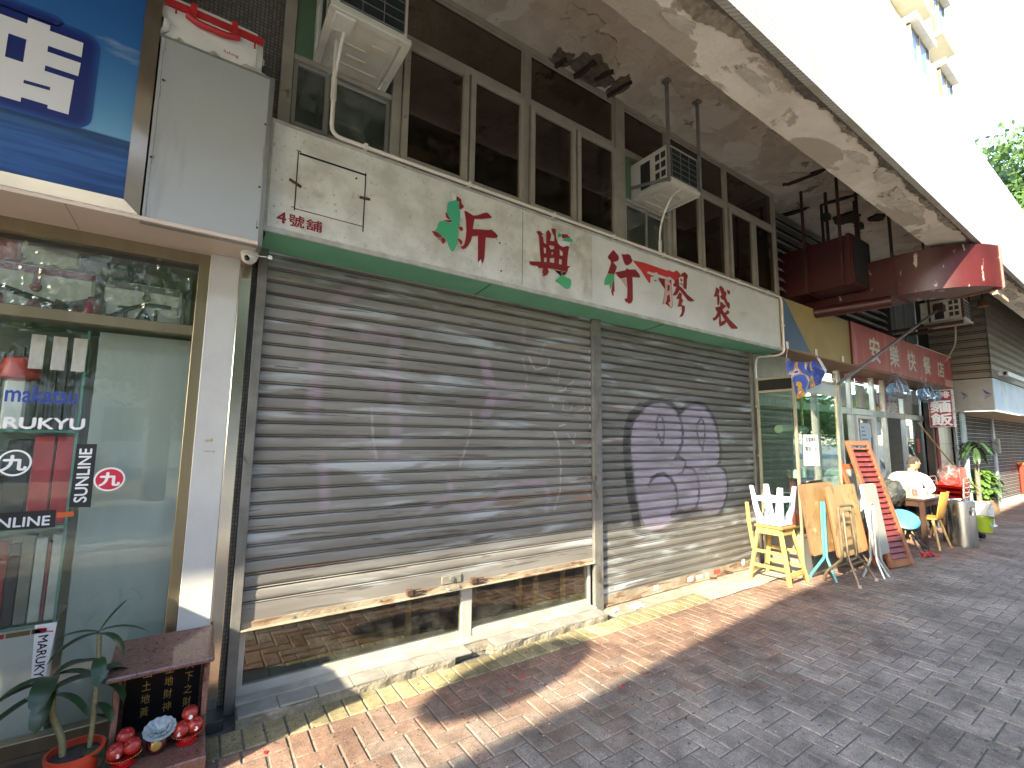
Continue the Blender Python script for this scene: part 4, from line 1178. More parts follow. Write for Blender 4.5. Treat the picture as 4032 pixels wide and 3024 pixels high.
rodbox(-.80, -.712, 1.112, 1.56, (0.03, 0.033, 0.03), 'tall black box beside the two red boxes')
rodbox(-.90, -.81, 1.112, 1.50, (0.10, 0.11, 0.10), 'dark grey box at the left cut edge of the window')
for k, (x0, x1, c, lb) in enumerate(((-.86, -.80, (.35, .38, .36), 'grey tube box in the bottom row of the cabinet'), (-.79, -.745, (.28, .03, .04), 'narrow dark red box in the bottom row'), (-.742, -.70, (.03, .03, .035), 'black box in the bottom row'),
      (-.697, -.650, (.20, .20, .17), 'olive grey box in the bottom row'), (-.645, -.600, (.58, .60, .53), 'left cream box of the bottom row'), (-.597, -.585, (.30, .06, .07), 'thin maroon strip box between the cream boxes'), (-.582, -.542, (.62, .63, .56), 'right cream box of the bottom row, at the glass edge'))):
    rodbox(x0, x1, .616, 1.06-.02*(k % 3), c, lb)
random.seed(4)
q = MB()
for k in range(12):
    x = -.95+k*.036; q.box(x, x+.018+.008*random.random(), .34, .37, 1.615, 2.02+.07*random.random())
q.build('rod_tubes', mat('rod_tube', (0.30, 0.33, 0.33), (.08, .085, .085), 14, .3, st=(3, 1, .2)), ds)
for k, x in enumerate((-.755, -.670, -.588)):
    MB().box(x, x+.056, .150, .152, 1.935, 2.12).build('price_sheet', mat('price_sheet', (0.70, 0.62, 0.58), (.62, .53, .5), 40, .8, st=(1, 1, .3)), label=('first', 'second', 'third')[k]+' of three pale price sheets hanging in the tackle shop window, from the left', cat='paper', group='price sheets')
cap = thing('lure_pack', 'red and white packet at the left of the tackle shop window', 'packet', (-.80, .25, 1.61))
MB().lathe([(.001, .40), (.07, .38), (.085, .30), (.08, .28), (.055, .27)], (-.80, .25, 1.61), 16).build('red_cap', mat('pack_red', (.5, .05, .04), r=.4), cap, smooth=40)
MB().box(-.85, -.76, .22, .28, 1.613, 1.88).build('white_pack', mat('pack_white', (.68, .70, .68), r=.4), cap, bevel=.012)
# shelf over the lower pane with soft cooler bags in plastic
sfl = MB().box(-1.7, -.02, .12, .62, 2.215, 2.24).build('goods_shelf', mat('shelf_grey', (.4, .4, .38), r=.6), fs)
bag_white = mat('bag_white', (0.78, 0.78, 0.74), (.70, .70, .66), 6, .28, coat=.6, bump=.22, bs=18)
bag_maroon = mat('bag_maroon', (0.27, 0.03, 0.07), (.22, .025, .06), 6, .35)
bag_black = mat('bag_black', (0.03, 0.03, 0.03), (.05, .05, .05), 9, .35, bump=.3, bs=30)
def soft_box(x0, x1, y0, y1, z0, z1, sub=6, bulge=.012):
    q = MB()
    def f(side):
        def g(u, v):
            a, b_ = u*2-1, v*2-1
            bl = bulge*(1-a*a)*(1-b_*b_)
            r_ = lambda t: t
            X = lambda t: x0+(x1-x0)*t
            Yy = lambda t: y0+(y1-y0)*t
            Z = lambda t: z0+(z1-z0)*t
            return {0: (X(u), y0-bl, Z(v)), 1: (X(u), y1+bl, Z(v)), 2: (x0-bl, Yy(u), Z(v)), 3: (x1+bl, Yy(u), Z(v)), 4: (X(u), Yy(v), z1+bl), 5: (X(u), Yy(v), z0)}[side]
        return g
    for k in range(6): q.grid(f(k), sub, sub)
    return q
def cooler(label, x0, x1, y0, y1, z0, z1, m=bag_white):
    t = thing('cooler_bag', label, 'cooler bag', ((x0+x1)/2, (y0+y1)/2, z0), 'soft cooler bags')
    soft_box(x0, x1, y0, y1, z0, z1).build('bag_body', m, t, smooth=60, bevel=.012, segs=2)
    return t
c1 = cooler('white cooler bag with maroon straps and a dark zip, left in the upper window', -1.15, -.535, .17, .45, 2.243, 2.50)
q = MB()
q.box(-1.15, -.53, .155, .165, 2.455, 2.49)
for x in (-.985, -.78): q.box(x, x+.03, .146, .156, 2.38, 2.455); q.ball((x+.015, .15, 2.375), .026, 10, 6, (1, .4, 1))
q.build('strap', bag_maroon, c1)
q = MB(); q.tube([(-1.0, .15, 2.345), (-.88, .15, 2.35), (-.80, .15, 2.325), (-.68, .15, 2.29), (-.60, .15, 2.31), (-.53, .16, 2.345)], .018, 6); q.build('zip', bag_black, c1, smooth=40)
q = MB()
for (x, w_) in ((-.93, .06), (-.80, .07), (-.70, .06), (-.64, .06)): q.prism([(x, 2.25), (x+w_, 2.25), (x+w_*.75, 2.32), (x+w_*.3, 2.325)], .149, .153, 'y')
q.build('printed_mark', bag_maroon, c1)
text('lettering', 'FISHERMAN', -.80, -.575, 2.247, 2.272, .148, bag_black, c1)
q = MB(); q.lathe([(.001, 0), (.035, 0), (.038, .03), (.034, .08), (.018, .12), (.001, .125)], (-.535, .16, 2.243), 14); q.build('side_pouch', bag_maroon, c1, smooth=50)
c2 = cooler('white cooler bag with a black arched print, right in the upper window', -.475, -.13, .17, .45, 2.243, 2.485)
pts = [(-.455+.28*t, .150, 2.262+.10*math.sin(PI*.5*min(1, t*1.4))) for t in np.linspace(0, 1, 9)]
MB().tube(pts, .012, 6).build('printed_arch', bag_black, c2)
text('lettering', 'TAL', -.42, -.20, 2.252, 2.335, .149, bag_black, c2, off=.02)
q = MB(); q.box(-.475, -.14, .155, .165, 2.44, 2.475); q.box(-.31, -.285, .15, .156, 2.41, 2.44); q.ball((-.297, .15, 2.40), .022, 10, 6, (1, .4, 1)); q.build('strap', mat('bag_grey', (.16, .14, .15), r=.4), c2)
cooler('cream cloth pouch lying on the maroon strapped cooler bag', -.835, -.61, .18, .42, 2.512, 2.615, mat('bag_cream', (0.58, 0.55, 0.38), (.5, .47, .32), 6, .6))
cooler('orange red pouch at the left edge of the upper window', -1.05, -.85, .18, .42, 2.512, 2.62, mat('bag_orange', (0.55, 0.09, 0.03), (.48, .07, .03), 6, .5))
cooler('larger grey black pouch lying above the gap between two cooler bags', -.585, -.385, .18, .4, 2.512, 2.585, mat('bag_slate', (0.12, 0.125, 0.14), (.30, .31, .33), 9, .3, coat=.6))
cooler('smaller dark pouch on the cooler bag with the black print', -.375, -.25, .18, .4, 2.497, 2.56, mat('bag_slate2', (0.07, 0.07, 0.08), (.22, .23, .25), 9, .3, coat=.6))

wrapm = glass('shelf_film', (.93, .94, .93), boost=2.2, dirt=.12)
random.seed(44)
def wrapf(u, v):
    x = -1.25+1.17*u; z = 2.25+.36*v
    return V((x, .125+.012*mno.noise(V((x*9, z*7, .3)))+.010*mno.noise(V((x*27, z*16, 2.1)))+.006*mno.noise(V((x*60, z*22, 5))), z))
MB().grid(wrapf, 90, 26).build('plastic_film', wrapm, label='crumpled clear plastic film over the cooler bags in the upper window', cat='plastic film')

# stickers and lettering on the glass (all on the outer face of the pane)
GY = .0585
white_v = mat('vinyl_white', (.78, .79, .79), r=.5)
black_v = mat('vinyl_black', (.018, .018, .02), r=.4)
red_v = mat('vinyl_red', (.55, .02, .05), r=.4)
blue_v = mat('vinyl_blue', (.03, .06, .32), r=.4)
def sticker(name, label, loc): return thing(name, label, 'sticker', loc, 'stickers on the tackle shop glass')
t = sticker('vinyl_lettering', 'large white block letters on the tackle shop glass above the red boxes', (-.7, GY, 1.617))
text('letter', 'MARUKYU', -.930, -.492, 1.617, 1.673, GY, white_v, t, off=.03)
t = sticker('vinyl_script', 'blue handwritten style script on the tackle shop glass', (-.7, GY, 1.75))
text('letter', 'makatsu', -.80, -.535, 1.752, 1.835, GY, blue_v, t, off=.02)
t = sticker('black_sticker', 'upright black sticker with white letters reading upwards', (-.47, GY, 1.21))
MB().prism([(-.514, 1.212), (-.428, 1.206), (-.431, 1.540), (-.512, 1.540)], GY, GY+.0012, 'y').build('backing', black_v, t)
text('letter', 'SUNLINE', -.498, -.448, 1.235, 1.515, GY-.0006, white_v, t, rot=90, off=.02)
t = sticker('black_sticker', 'level black sticker with white letters at the cabinet shelf', (-.7, GY, 1.115))
MB().prism([(-.86, 1.116), (-.557, 1.114), (-.561, 1.202), (-.86, 1.202)], GY, GY+.0012, 'y').build('backing', black_v, t)
text('letter', 'SUNLINE', -.846, -.580, 1.128, 1.175, GY-.0006, white_v, t, off=.02)
t = sticker('red_round_sticker', 'red oval sticker with a white character', (-.363, GY, 1.285))
def ell(cx, cz, rx, rz, n=28): return [(cx+rx*math.cos(2*PI*k/n), cz+rz*math.sin(2*PI*k/n)) for k in range(n)]
shape('rim', [ell(-.363, 1.350, .066, .064)], GY+.0006, .0008, white_v, t)
shape('disc', [ell(-.363, 1.350, .058, .055)], GY-.0004, .0008, red_v, t)
text('letter', '九', -.405, -.320, 1.315, 1.386, GY-.0014, white_v, t, off=.035)
t = sticker('white_ring_sticker', 'white ring sticker with a white character over dark boxes', (-.735, GY, 1.38))
shape('rim', [ell(-.735, 1.445, .062, .066), ell(-.735, 1.445, .054, .057)], GY+.0006, .0008, white_v, t)
text('letter', '九', -.778, -.692, 1.408, 1.482, GY-.0008, white_v, t, off=.035)
t = sticker('orange_sticker', 'small orange strip sticker beside the level black sticker', (-.523, GY, 1.16))
MB().prism([(-.556, 1.161), (-.491, 1.164), (-.491, 1.189), (-.556, 1.188)], GY, GY+.0012, 'y').build('backing', mat('vinyl_orange', (.6, .12, .03), r=.4), t)
t = sticker('white_strip_sticker', 'tall white sticker with black letters reading downwards behind the potted plant', (-.548, GY, .344))
MB().prism([(-.574, .344), (-.527, .346), (-.504, .640), (-.586, .640)], GY, GY+.0012, 'y').build('backing', white_v, t)
text('letter', 'MARUKYU', -.567, -.532, .355, .585, GY-.0006, black_v, t, rot=-90, off=.02)
MB().tube([(-.575, GY-.001, .622), (-.545, GY-.001, .618), (-.562, GY-.001, .607), (-.515, GY-.001, .598)], .0035, 5).build('red_flash', red_v, t)
for k, (x0, x1, c) in enumerate(((-.80, -.69, (.30, .02, .03)), (-.685, -.60, (.12, .08, .03)), (-.595, -.54, (.10, .04, .05)))):
    MB().box(x0, x1, GY, GY+.001, .598, .620).build('name_tag', mat('tag_%d' % k, c, r=.4), label=('dark red', 'black and gold', 'small maroon')[k]+' name strip stuck along the bottom cabinet shelf', cat='sticker', group='stickers on the tackle shop glass')

# ------------------------------------------------------------------ blue sign and grey panel
bs_ = thing('blue_shop_sign', 'blue sea and sky light box sign with a large white character in a steel frame', 'sign', (-1.7, -.2, 2.72))
bm_ = bpy.data.materials.new('sea_print'); bm_.use_nodes = True
t_ = bm_.node_tree; b_ = t_.nodes['Principled BSDF']; Lk = t_.links.new
ge = t_.nodes.new('ShaderNodeNewGeometry'); sx = t_.nodes.new('ShaderNodeSeparateXYZ'); Lk(ge.outputs['Position'], sx.inputs[0])
mr = t_.nodes.new('ShaderNodeMapRange'); mr.inputs[1].default_value = 2.7; mr.inputs[2].default_value = 4.3; Lk(sx.outputs[2], mr.inputs[0])
cr = t_.nodes.new('ShaderNodeValToRGB'); e = cr.color_ramp.elements
e[0].position = 0; e[0].color = (.02, .075, .25, 1)
e[1].position = 1; e[1].color = (.006, .05, .20, 1)
for p_, c_ in ((.18, (.035, .12, .34)), (.243, (.03, .085, .19)), (.248, (.15, .36, .58)), (.36, (.075, .25, .52)), (.55, (.025, .135, .38)), (.8, (.012, .085, .29))):
    ne = e.new(p_); ne.color = (*c_, 1)
Lk(mr.outputs[0], cr.inputs[0])
def nz(sc, st, a, b2):
    mp = t_.nodes.new('ShaderNodeMapping'); mp.inputs['Scale'].default_value = st; Lk(ge.outputs['Position'], mp.inputs[0])
    n = t_.nodes.new('ShaderNodeTexNoise'); n.inputs['Scale'].default_value = sc; n.inputs['Detail'].default_value = 8; Lk(mp.outputs[0], n.inputs[0])
    r_ = t_.nodes.new('ShaderNodeMapRange'); r_.inputs[1].default_value = a; r_.inputs[2].default_value = b2; Lk(n.outputs[0], r_.inputs[0]); return r_.outputs[0]
m1 = t_.nodes.new('ShaderNodeMix'); m1.data_type = 'RGBA'
gt = t_.nodes.new('ShaderNodeMath'); gt.operation = 'GREATER_THAN'; gt.inputs[1].default_value = 3.095; Lk(sx.outputs[2], gt.inputs[0])
mu = t_.nodes.new('ShaderNodeMath'); mu.operation = 'MULTIPLY'; Lk(gt.outputs[0], mu.inputs[0]); Lk(nz(2.2, (1, 1, 4), .60, .85), mu.inputs[1])
Lk(mu.outputs[0], m1.inputs[0]); Lk(cr.outputs[0], m1.inputs[6]); m1.inputs[7].default_value = (.55, .66, .78, 1)
m2 = t_.nodes.new('ShaderNodeMix'); m2.data_type = 'RGBA'; m2.blend_type = 'MULTIPLY'
lt = t_.nodes.new('ShaderNodeMath'); lt.operation = 'LESS_THAN'; lt.inputs[1].default_value = 3.095; Lk(sx.outputs[2], lt.inputs[0])
mu2 = t_.nodes.new('ShaderNodeMath'); mu2.operation = 'MULTIPLY'; Lk(lt.outputs[0], mu2.inputs[0]); Lk(nz(7, (.35, 1, 5), .40, .65), mu2.inputs[1])
Lk(mu2.outputs[0], m2.inputs[0]); Lk(m1.outputs[2], m2.inputs[6]); m2.inputs[7].default_value = (.45, .52, .62, 1)
Lk(m2.outputs[2], b_.inputs['Base Color']); b_.inputs['Roughness'].default_value = .3
MB().box(-3.2, -.386, -.334, -.10, 2.775, 4.9).build('printed_face', bm_, bs_)
dian = [[(-1.1, 3.53), (-.805, 3.53), (-.805, 3.562), (-.729, 3.562), (-.729, 3.535), (-.607, 3.535), (-.607, 3.457), (-.727, 3.457), (-.727, 3.425), (-.607, 3.425), (-.610, 3.353), (-.727, 3.353), (-.727, 3.324), (-.622, 3.324), (-.626, 3.141), (-.70, 3.141), (-.70, 3.158), (-.79, 3.158), (-.79, 3.134), (-1.0, 3.134), (-1.1, 3.2)],
        [(-.86, 3.33), (-.80, 3.33), (-.80, 3.45), (-.86, 3.45)], [(-.79, 3.229), (-.70, 3.233), (-.70, 3.251), (-.79, 3.247)]]
shape('character', dian, -.3375, .002, mat('sign_white', (.72, .73, .77), r=.4), bs_)
def rrect(x0, x1, z0, z1, r_, n=6):
    return [(cx_+r_*math.cos(a0+PI/2*k/n), cz_+r_*math.sin(a0+PI/2*k/n)) for cx_, cz_, a0 in ((x1-r_, z1-r_, 0), (x0+r_, z1-r_, PI/2), (x0+r_, z0+r_, PI), (x1-r_, z0+r_, 1.5*PI)) for k in range(n+1)]
for k, c_ in enumerate(((.008, .022, .16), (.009, .028, .175), (.010, .036, .195), (.012, .047, .22), (.013, .06, .245), (.015, .075, .27))):
    o_ = .006*k
    shape('character_shadow', [rrect(-1.3, -.572+o_, 3.112-o_, 3.572+o_, .045+o_)], -.3366+.00025*k, .0002, mat('sign_navy_%d' % k, c_, r=.3), bs_)
    shape('character_shadow', [rrect(-.92, -.70+o_, 3.45-o_, 3.60+o_, .03+o_)], -.33645+.00025*k, .0001, MATS['sign_navy_%d' % k], bs_)
def framebar(pts_in, pts_out, y0, y1):
    q = MB()
    q.add([(pts_in[0][0], y1, pts_in[0][1]), (pts_in[1][0], y1, pts_in[1][1]), (pts_out[1][0], y0, pts_out[1][1]), (pts_out[0][0], y0, pts_out[0][1]),
           (pts_out[0][0], -.10, pts_out[0][1]), (pts_out[1][0], -.10, pts_out[1][1])], [(0, 1, 2, 3), (3, 2, 5, 4)])
    return q
framebar(((-.386, 4.9), (-.386, 2.775)), ((-.320, 4.9), (-.320, 2.715)), -.325, -.352).build('frame_bar', steel_b, bs_)
framebar(((-.386, 2.775), (-3.2, 2.775)), ((-.320, 2.715), (-3.2, 2.715)), -.325, -.352).build('frame_bar', steel_b, bs_)
gp = thing('blank_sign_panel', 'plain pale grey metal panel between the blue sign and the shop sign', 'panel', (-.03, -.3, 2.69))
pm = mat('grey_panel', (0.48, 0.50, 0.50), (0.44, 0.46, 0.46), 1.2, .38, metal=.25, dirt=(.36, .365, .36), dsc=2.2, dth=.56, dw=.2, dst=(2.5, 1, .4), bump=.12, bs=2.2, bw=.05)
MB().box(-.312, .240, -.322, -.306, 2.695, 3.755).build('sheet', pm, gp, bevel=.002)
q = MB(); q.box(.215, .243, -.328, -.04, 2.69, 3.76); q.box(-.318, .215, -.327, -.04, 3.745, 3.76); q.box(-.318, .215, -.33, -.30, 2.684, 2.698)
q.build('edge_angle', mat('panel_edge', (.33, .33, .32), (.27, .27, .26), 6, .35, metal=.6), gp, bevel=.002)
random.seed(23)
q = MB()
zz = 2.72
while zz < 3.72:
    h_ = random.uniform(.03, .14); w_ = random.uniform(.002, .007); x_ = -.300+.012*(zz-2.7)*random.uniform(.2, 1)
    q.prism([(x_, zz), (x_+w_, zz+.01), (x_+w_*random.uniform(.3, 1.2), zz+h_), (x_-.001, zz+h_*.9)], -.3232, -.3222, 'y'); zz += h_*.9
for (x_, z_, w_, h_) in ((-.285, 3.492, .014, .016), (-.297, 3.04, .012, .03), (.205, 2.80, .004, .06), (.21, 3.2, .003, .12)): q.prism([(x_, z_), (x_+w_, z_+.3*h_), (x_+.6*w_, z_+h_), (x_-.2*w_, z_+.6*h_)], -.3236, -.3222, 'y')
q.build('sealant_smear', mat('sealant', (.20, .21, .22), (.3, .31, .31), 30, .6), gp, kind='stuff')
q = MB()
for (x, z) in ((-.285, 3.50), (-.30, 3.05), (.21, 3.45), (.205, 3.05), (.21, 2.8)): q.tube([(x, -.326, z), (x, -.32, z)], .006, 8)
q.build('rivet', black_paint, gp)
# big tackle bag lying on top of the panel
tbg = thing('tackle_bag', 'white tackle bag with red straps lying on top of the grey panel', 'bag', (-.06, -.18, 3.762))
soft_box(-.315, .165, -.295, -.03, 3.762, 4.05, bulge=.015).build('bag_body', bag_white, tbg, smooth=60, bevel=.03, segs=3)
red_s = mat('strap_red', (.48, .02, .025), (.4, .02, .025), 9, .5)
q = MB(); q.box(-.315, .165, -.318, -.302, 3.955, 3.995); q.box(-.20, -.17, -.33, -.315, 3.93, 4.02); q.box(.0, .03, -.33, -.315, 3.93, 4.02)
q.tube(arc([(-.21, -.325, 3.93), (-.16, -.335, 3.90), (-.02, -.335, 3.90), (.04, -.325, 3.93)], .03), .018, 7); q.tube([(-.26, -.325, 3.96), (-.262, -.33, 3.91)], .005, 5); q.tube([(.12, -.325, 3.96), (.122, -.33, 3.90)], .005, 5)
q.build('strap', red_s, tbg, smooth=40)
text('lettering', 'fishing', -.03, .045, 3.80, 3.825, -.3165, red_s, tbg)
MB().box(.175, .225, -.25, -.1, 3.77, 3.90).build('black_pouch', bag_black, tbg, bevel=.02)

# ------------------------------------------------------------------ dome camera, wire tag
cc = thing('security_camera', 'white dome security camera under the peach fascia beside the first shutter', 'camera', (.19, -.2, 2.60))
MB().lathe([(.001, 0), (.045, 0), (.050, -.012), (.048, -.028)], (.19, -.2, 2.689), 20).build('base_ring', white_paint, cc, smooth=40)
MB().ball((.19, -.2, 2.655), .042, 18, 12, (1, 1, .95)).build('dome', white_paint, cc, smooth=60)
MB().ball((.178, -.233, 2.640), .016, 12, 8, (1, .6, 1.2)).build('lens', mat('lens_black', (.01, .01, .012), r=.1), cc, smooth=60)
MB().tube([(.225, -.22, 2.668), (.262, -.25, 2.66), (.285, -.285, 2.65)], .003, 5).build('cable', white_pvc, cc)
MB().box(.282, .302, -.29, -.286, 2.64, 2.662).build('cable_tag', white_v, cc)

# ------------------------------------------------------------------ door shrine with offerings
shr = thing('door_shrine', 'small dark red granite earth god shrine with gold characters by the pillar', 'shrine', (-.04, -.25, 0))
gran = mat('red_granite', (0.125, 0.062, 0.05), (0.19, 0.10, 0.08), 90, .16, det=3, dirt=(.06, .03, .025), dsc=40, dth=.55)
MB().box(-.235, .162, -.52, -.06, 0, .088).build('plinth', gran, shr, bevel=.004)
MB().box(-.225, .155, -.13, -.07, .088, .50).build('back_slab', gran, shr, bevel=.003)
MB().box(-.19, .125, -.137, -.131, .095, .475).build('tablet', mat('tablet_black', (.006, .005, .006), r=.5, spec=.2), shr)
for x0 in (-.222, .132): MB().box(x0, x0+.026, -.335, -.132, .088, .452).build('post', gran, shr, bevel=.003)
q = MB(); q.add([(-.250, -.385, .452), (.172, -.385, .452), (.172, -.06, .505), (-.250, -.06, .505), (-.250, -.385, .474), (.172, -.385, .474), (.172, -.06, .530), (-.250, -.06, .530)],
     [(0, 3, 2, 1), (4, 5, 6, 7), (0, 1, 5, 4), (1, 2, 6, 5), (2, 3, 7, 6), (3, 0, 4, 7)])
q.build('roof', gran, shr, bevel=.005)
gold_p = mat('gold_paint', (.55, .38, .10), (.42, .28, .07), 20, .4, metal=.5)
for col_, (xc, s_) in enumerate(((-.105, '版出土地黃'), (-.012, '舖土地財神'), (.075, '朝天下之財'))):
    for k, ch in enumerate(s_):
        z1 = .455-.062*k
        text('gilt_character', ch, xc-.018, xc+.018, z1-.045, z1, -.1385, gold_p, shr)
red_tray = mat('tray_red', (.50, .012, .012), (.42, .01, .012), 8, .12, coat=.6)
apple_m = mat('apple_red', (.36, .025, .02), (.50, .13, .05), 16, .28, coord='Object', lo=.5, hi=.8, coat=.3)
def tray(label, x, y):
    t = thing('offering_dish', label, 'dish', (x, y, .09), 'red offering dishes')
    MB().lathe([(.001, .0), (.042, .0), (.045, .006), (.030, .014), (.030, .028), (.060, .040), (.064, .047), (.058, .047), (.04, .038), (.001, .036)], (x, y, .089), 24).build('bowl', red_tray, t, smooth=50)
    q = MB()
    for k in range(40): q.ball((x+.0635*math.cos(2*PI*k/40), y+.0635*math.sin(2*PI*k/40), .136), .0022, 5, 4)
    q.build('gilt_rim', gold_p, t)
tray('red offering dish with three apples at the left of the shrine', -.155, -.39)
tray('red offering dish with three apples at the right of the shrine', .085, -.35)
ap = MB()
prof = [(.001, -.027), (.012, -.031), (.026, -.024), (.034, -.006), (.034, .008), (.027, .025), (.014, .030), (.005, .025), (.001, .021)]
ap.lathe(prof, (0, 0, 0), 18)
ame = ap.mesh('apple_flesh', apple_m, smooth=70)
def apple(label, x, y, z, rx, ry, st=None):
    t = thing('apple', label, 'apple', (x, y, z), 'apples offered at the shrine')
    o = link('flesh', ame, (x, y, z), t); o.rotation_euler = (rx, ry, random.random()*6)
    s_ = MB().tube([(x, y, z+.02), (x+.003, y, z+.036)], .0015, 5); s_.build('stem', rust, t)
    if st: MB().tube([(x+st*.012, y-.0345, z-.004), (x+st*.013, y-.0335, z-.004)], .010, 10).build('price_dot', white_v, t)
apple('front left apple of the left dish, with a white dot', -.186, -.405, .162, .3, .2, .8)
apple('right apple of the left dish', -.128, -.402, .166, -.2, .5)
apple('upper apple at the back of the left dish', -.158, -.358, .195, .2, -.3)
apple('orange tinged apple of the right dish, with a white dot', .058, -.372, .164, .5, .2, -.6)
apple('right apple of the right dish, with a white dot', .112, -.365, .166, -.3, .3, .3)
apple('top apple of the right dish, with a white dot', .088, -.335, .212, .1, .1, .2)
cen = thing('incense_burner', 'dark red incense pot with a gold emblem between the two dishes of apples', 'incense burner', (-.035, -.36, .09))
MB().lathe([(.001, 0), (.028, 0), (.034, .01), (.044, .035), (.044, .055), (.036, .072), (.040, .078), (.034, .078), (.001, .07)], (-.035, -.36, .089), 24).build('pot', mat('pot_maroon', (.09, .012, .012), (.06, .01, .01), 8, .15, coat=.5), cen, smooth=50)
MB().ball((-.037, -.401, .134), .022, 12, 8, (1, .25, 1)).build('emblem', gold_p, cen, smooth=40)
lot = thing('lotus_candle', 'grey scalloped lotus dish resting on the incense pot', 'lotus dish', (-.035, -.36, .168))
MT = Matrix.Translation((-.030, -.36, .182)) @ Matrix.Rotation(math.radians(22), 4, 'X')
q = MB()
for ring, (r0, r1, n, h) in enumerate(((.028, .068, 14, .012), (.012, .048, 11, .018), (.0, .030, 8, .022))):
    for k in range(n):
        a = 2*PI*k/n+ring*.2
        wd = 2*PI/n*.62*r1
        c_, s_ = math.cos(a), math.sin(a)
        pts_ = [(r0, 0, 0), (r0+(r1-r0)*.55, -wd, h*.25), (r1*.93, -wd*.8, h*.75), (r1, 0, h), (r1*.93, wd*.8, h*.75), (r0+(r1-r0)*.55, wd, h*.25)]
        q.add([MT @ V((c_*x-s_*y, s_*x+c_*y, z)) for x, y, z in pts_], [(0, 1, 2, 3), (0, 3, 4, 5)])
q.build('petal_ring', mat('lotus_grey', (.40, .45, .45), (.30, .34, .35), 40, .35), lot)
q = MB(); q.lathe([(.001, -.012), (.03, -.012), (.055, -.002), (.03, .002), (.001, .002)], (0, 0, 0), 20, MT); q.build('dish', MATS['lotus_grey'], lot, smooth=40)

# ------------------------------------------------------------------ potted plant
LEAFW = 1.35
def leaf(q, base, d, L_, W_, droop, n=7, twist=0):
    """strap leaf: starts along d and droops"""
    d = V(d).normalized(); p = V(base); step = L_/n
    side = d.cross(V((0, 0, 1)))
    if side.length < .05: side = V((1, 0, 0))
    side.normalize()
    rows = []
    for k in range(n+1):
        t = k/n
        wv = LEAFW*W_*(math.sin(PI*min(1, t*.78+.12))**.8)*(1 if t < .98 else .05)
        nrm = side.cross(d).normalized()
        rows.append((p+side*wv/2+nrm*wv*.12, p.copy(), p-side*wv/2+nrm*wv*.12))
        d = (d+V((0, 0, -droop/n))).normalized()
        p = p+d*step
    o = len(q.v)
    for r_ in rows: q.v += [tuple(x) for x in r_]
    for k in range(n):
        for j in range(2):
            q.f.append((o+k*3+j, o+k*3+j+1, o+(k+1)*3+j+1, o+(k+1)*3+j)); q.mi.append(0)
leaf_m = mat('dracaena_leaf', (0.014, 0.036, 0.014), (0.024, 0.058, 0.02), 9, .35, coord='P', lo=.3, hi=.7)
stem_m = mat('cane_stem', (0.17, 0.17, 0.08), (0.24, 0.22, 0.11), 30, .6, st=(1, 1, 3))
pp = thing('potted_plant', 'two stemmed green dracaena in an orange red plastic pot beside the shrine', 'potted plant', (-.33, -.37, 0))
pot_red = mat('pot_orange', (.52, .055, .022), (.46, .05, .02), 6, .38)
MB().lathe([(.001, 0), (.068, 0), (.088, .17), (.100, .172), (.104, .205), (.094, .205), (.090, .175), (.001, .165)], (-.33, -.37, .0), 32).build('pot', pot_red, pp, smooth=40)
MB().lathe([(.001, .188), (.05, .186), (.091, .178)], (-.33, -.37, 0), 20).build('soil', mat('soil', (.06, .05, .04), (.035, .03, .025), 60, 1, bump=.8, bs=90), pp)
MB().tube(arc([(-.372, -.36, .18), (-.378, -.355, .25), (-.425, -.34, .36), (-.438, -.335, .50)], .06), .0125, 9).build('stem', stem_m, pp, smooth=40)
MB().tube(arc([(-.285, -.345, .18), (-.283, -.335, .30), (-.284, -.33, .50), (-.296, -.325, .67)], .06), .0095, 9).build('stem', stem_m, pp, smooth=40)
random.seed(31)
for (b0, dr, L_, W_, dp) in (((-.296, -.325, .675), (.5, .1, 1.0), .17, .028, .6), ((-.296, -.325, .68), (1.2, .1, .35), .20, .026, 1.0), ((-.297, -.325, .675), (-1.0, -.1, .5), .15, .026, .8), ((-.297, -.325, .67), (-1.2, -.3, .25), .20, .036, 1.3), ((-.294, -.325, .665), (.7, -.3, .2), .16, .034, 2.2),
      ((-.286, -.33, .56), (.1, -.8, .4), .15, .04, 2.6), ((-.286, -.33, .55), (-.9, .1, .3), .15, .032, .9), ((-.284, -.33, .48), (-1.2, -.2, .6), .22, .05, 1.3), ((-.284, -.33, .49), (.9, .3, .7), .15, .055, 1.8), ((-.284, -.33, .45), (.7, -.2, .35), .17, .05, 2.6), ((-.284, -.33, .36), (.6, -.4, .1), .13, .034, 2.0), ((-.284, -.33, .31), (.7, .1, -.1), .13, .03, 1.6),
      ((-.437, -.335, .51), (-1.0, -.2, .6), .24, .045, 1.9), ((-.437, -.335, .52), (-.1, -.9, .7), .20, .06, 2.2), ((-.437, -.335, .505), (-1.1, -.1, .1), .28, .036, .9), ((-.436, -.335, .47), (-1.0, -.3, -.1), .27, .044, .9), ((-.436, -.335, .52), (.7, .2, .9), .13, .045, 1.4), ((-.434, -.335, .46), (-.2, -.8, .1), .17, .05, 2.4), ((-.430, -.335, .44), (.8, -.5, .3), .20, .03, 1.6), ((-.436, -.335, .52), (1.0, -.1, .5), .2, .04, 1.6), ((-.30, -.40, .185), (.6, -.3, .5), .09, .05, 1.5)):
    q = MB(); leaf(q, b0, dr, L_, W_, dp); q.build('leaf', leaf_m, pp, smooth=60)
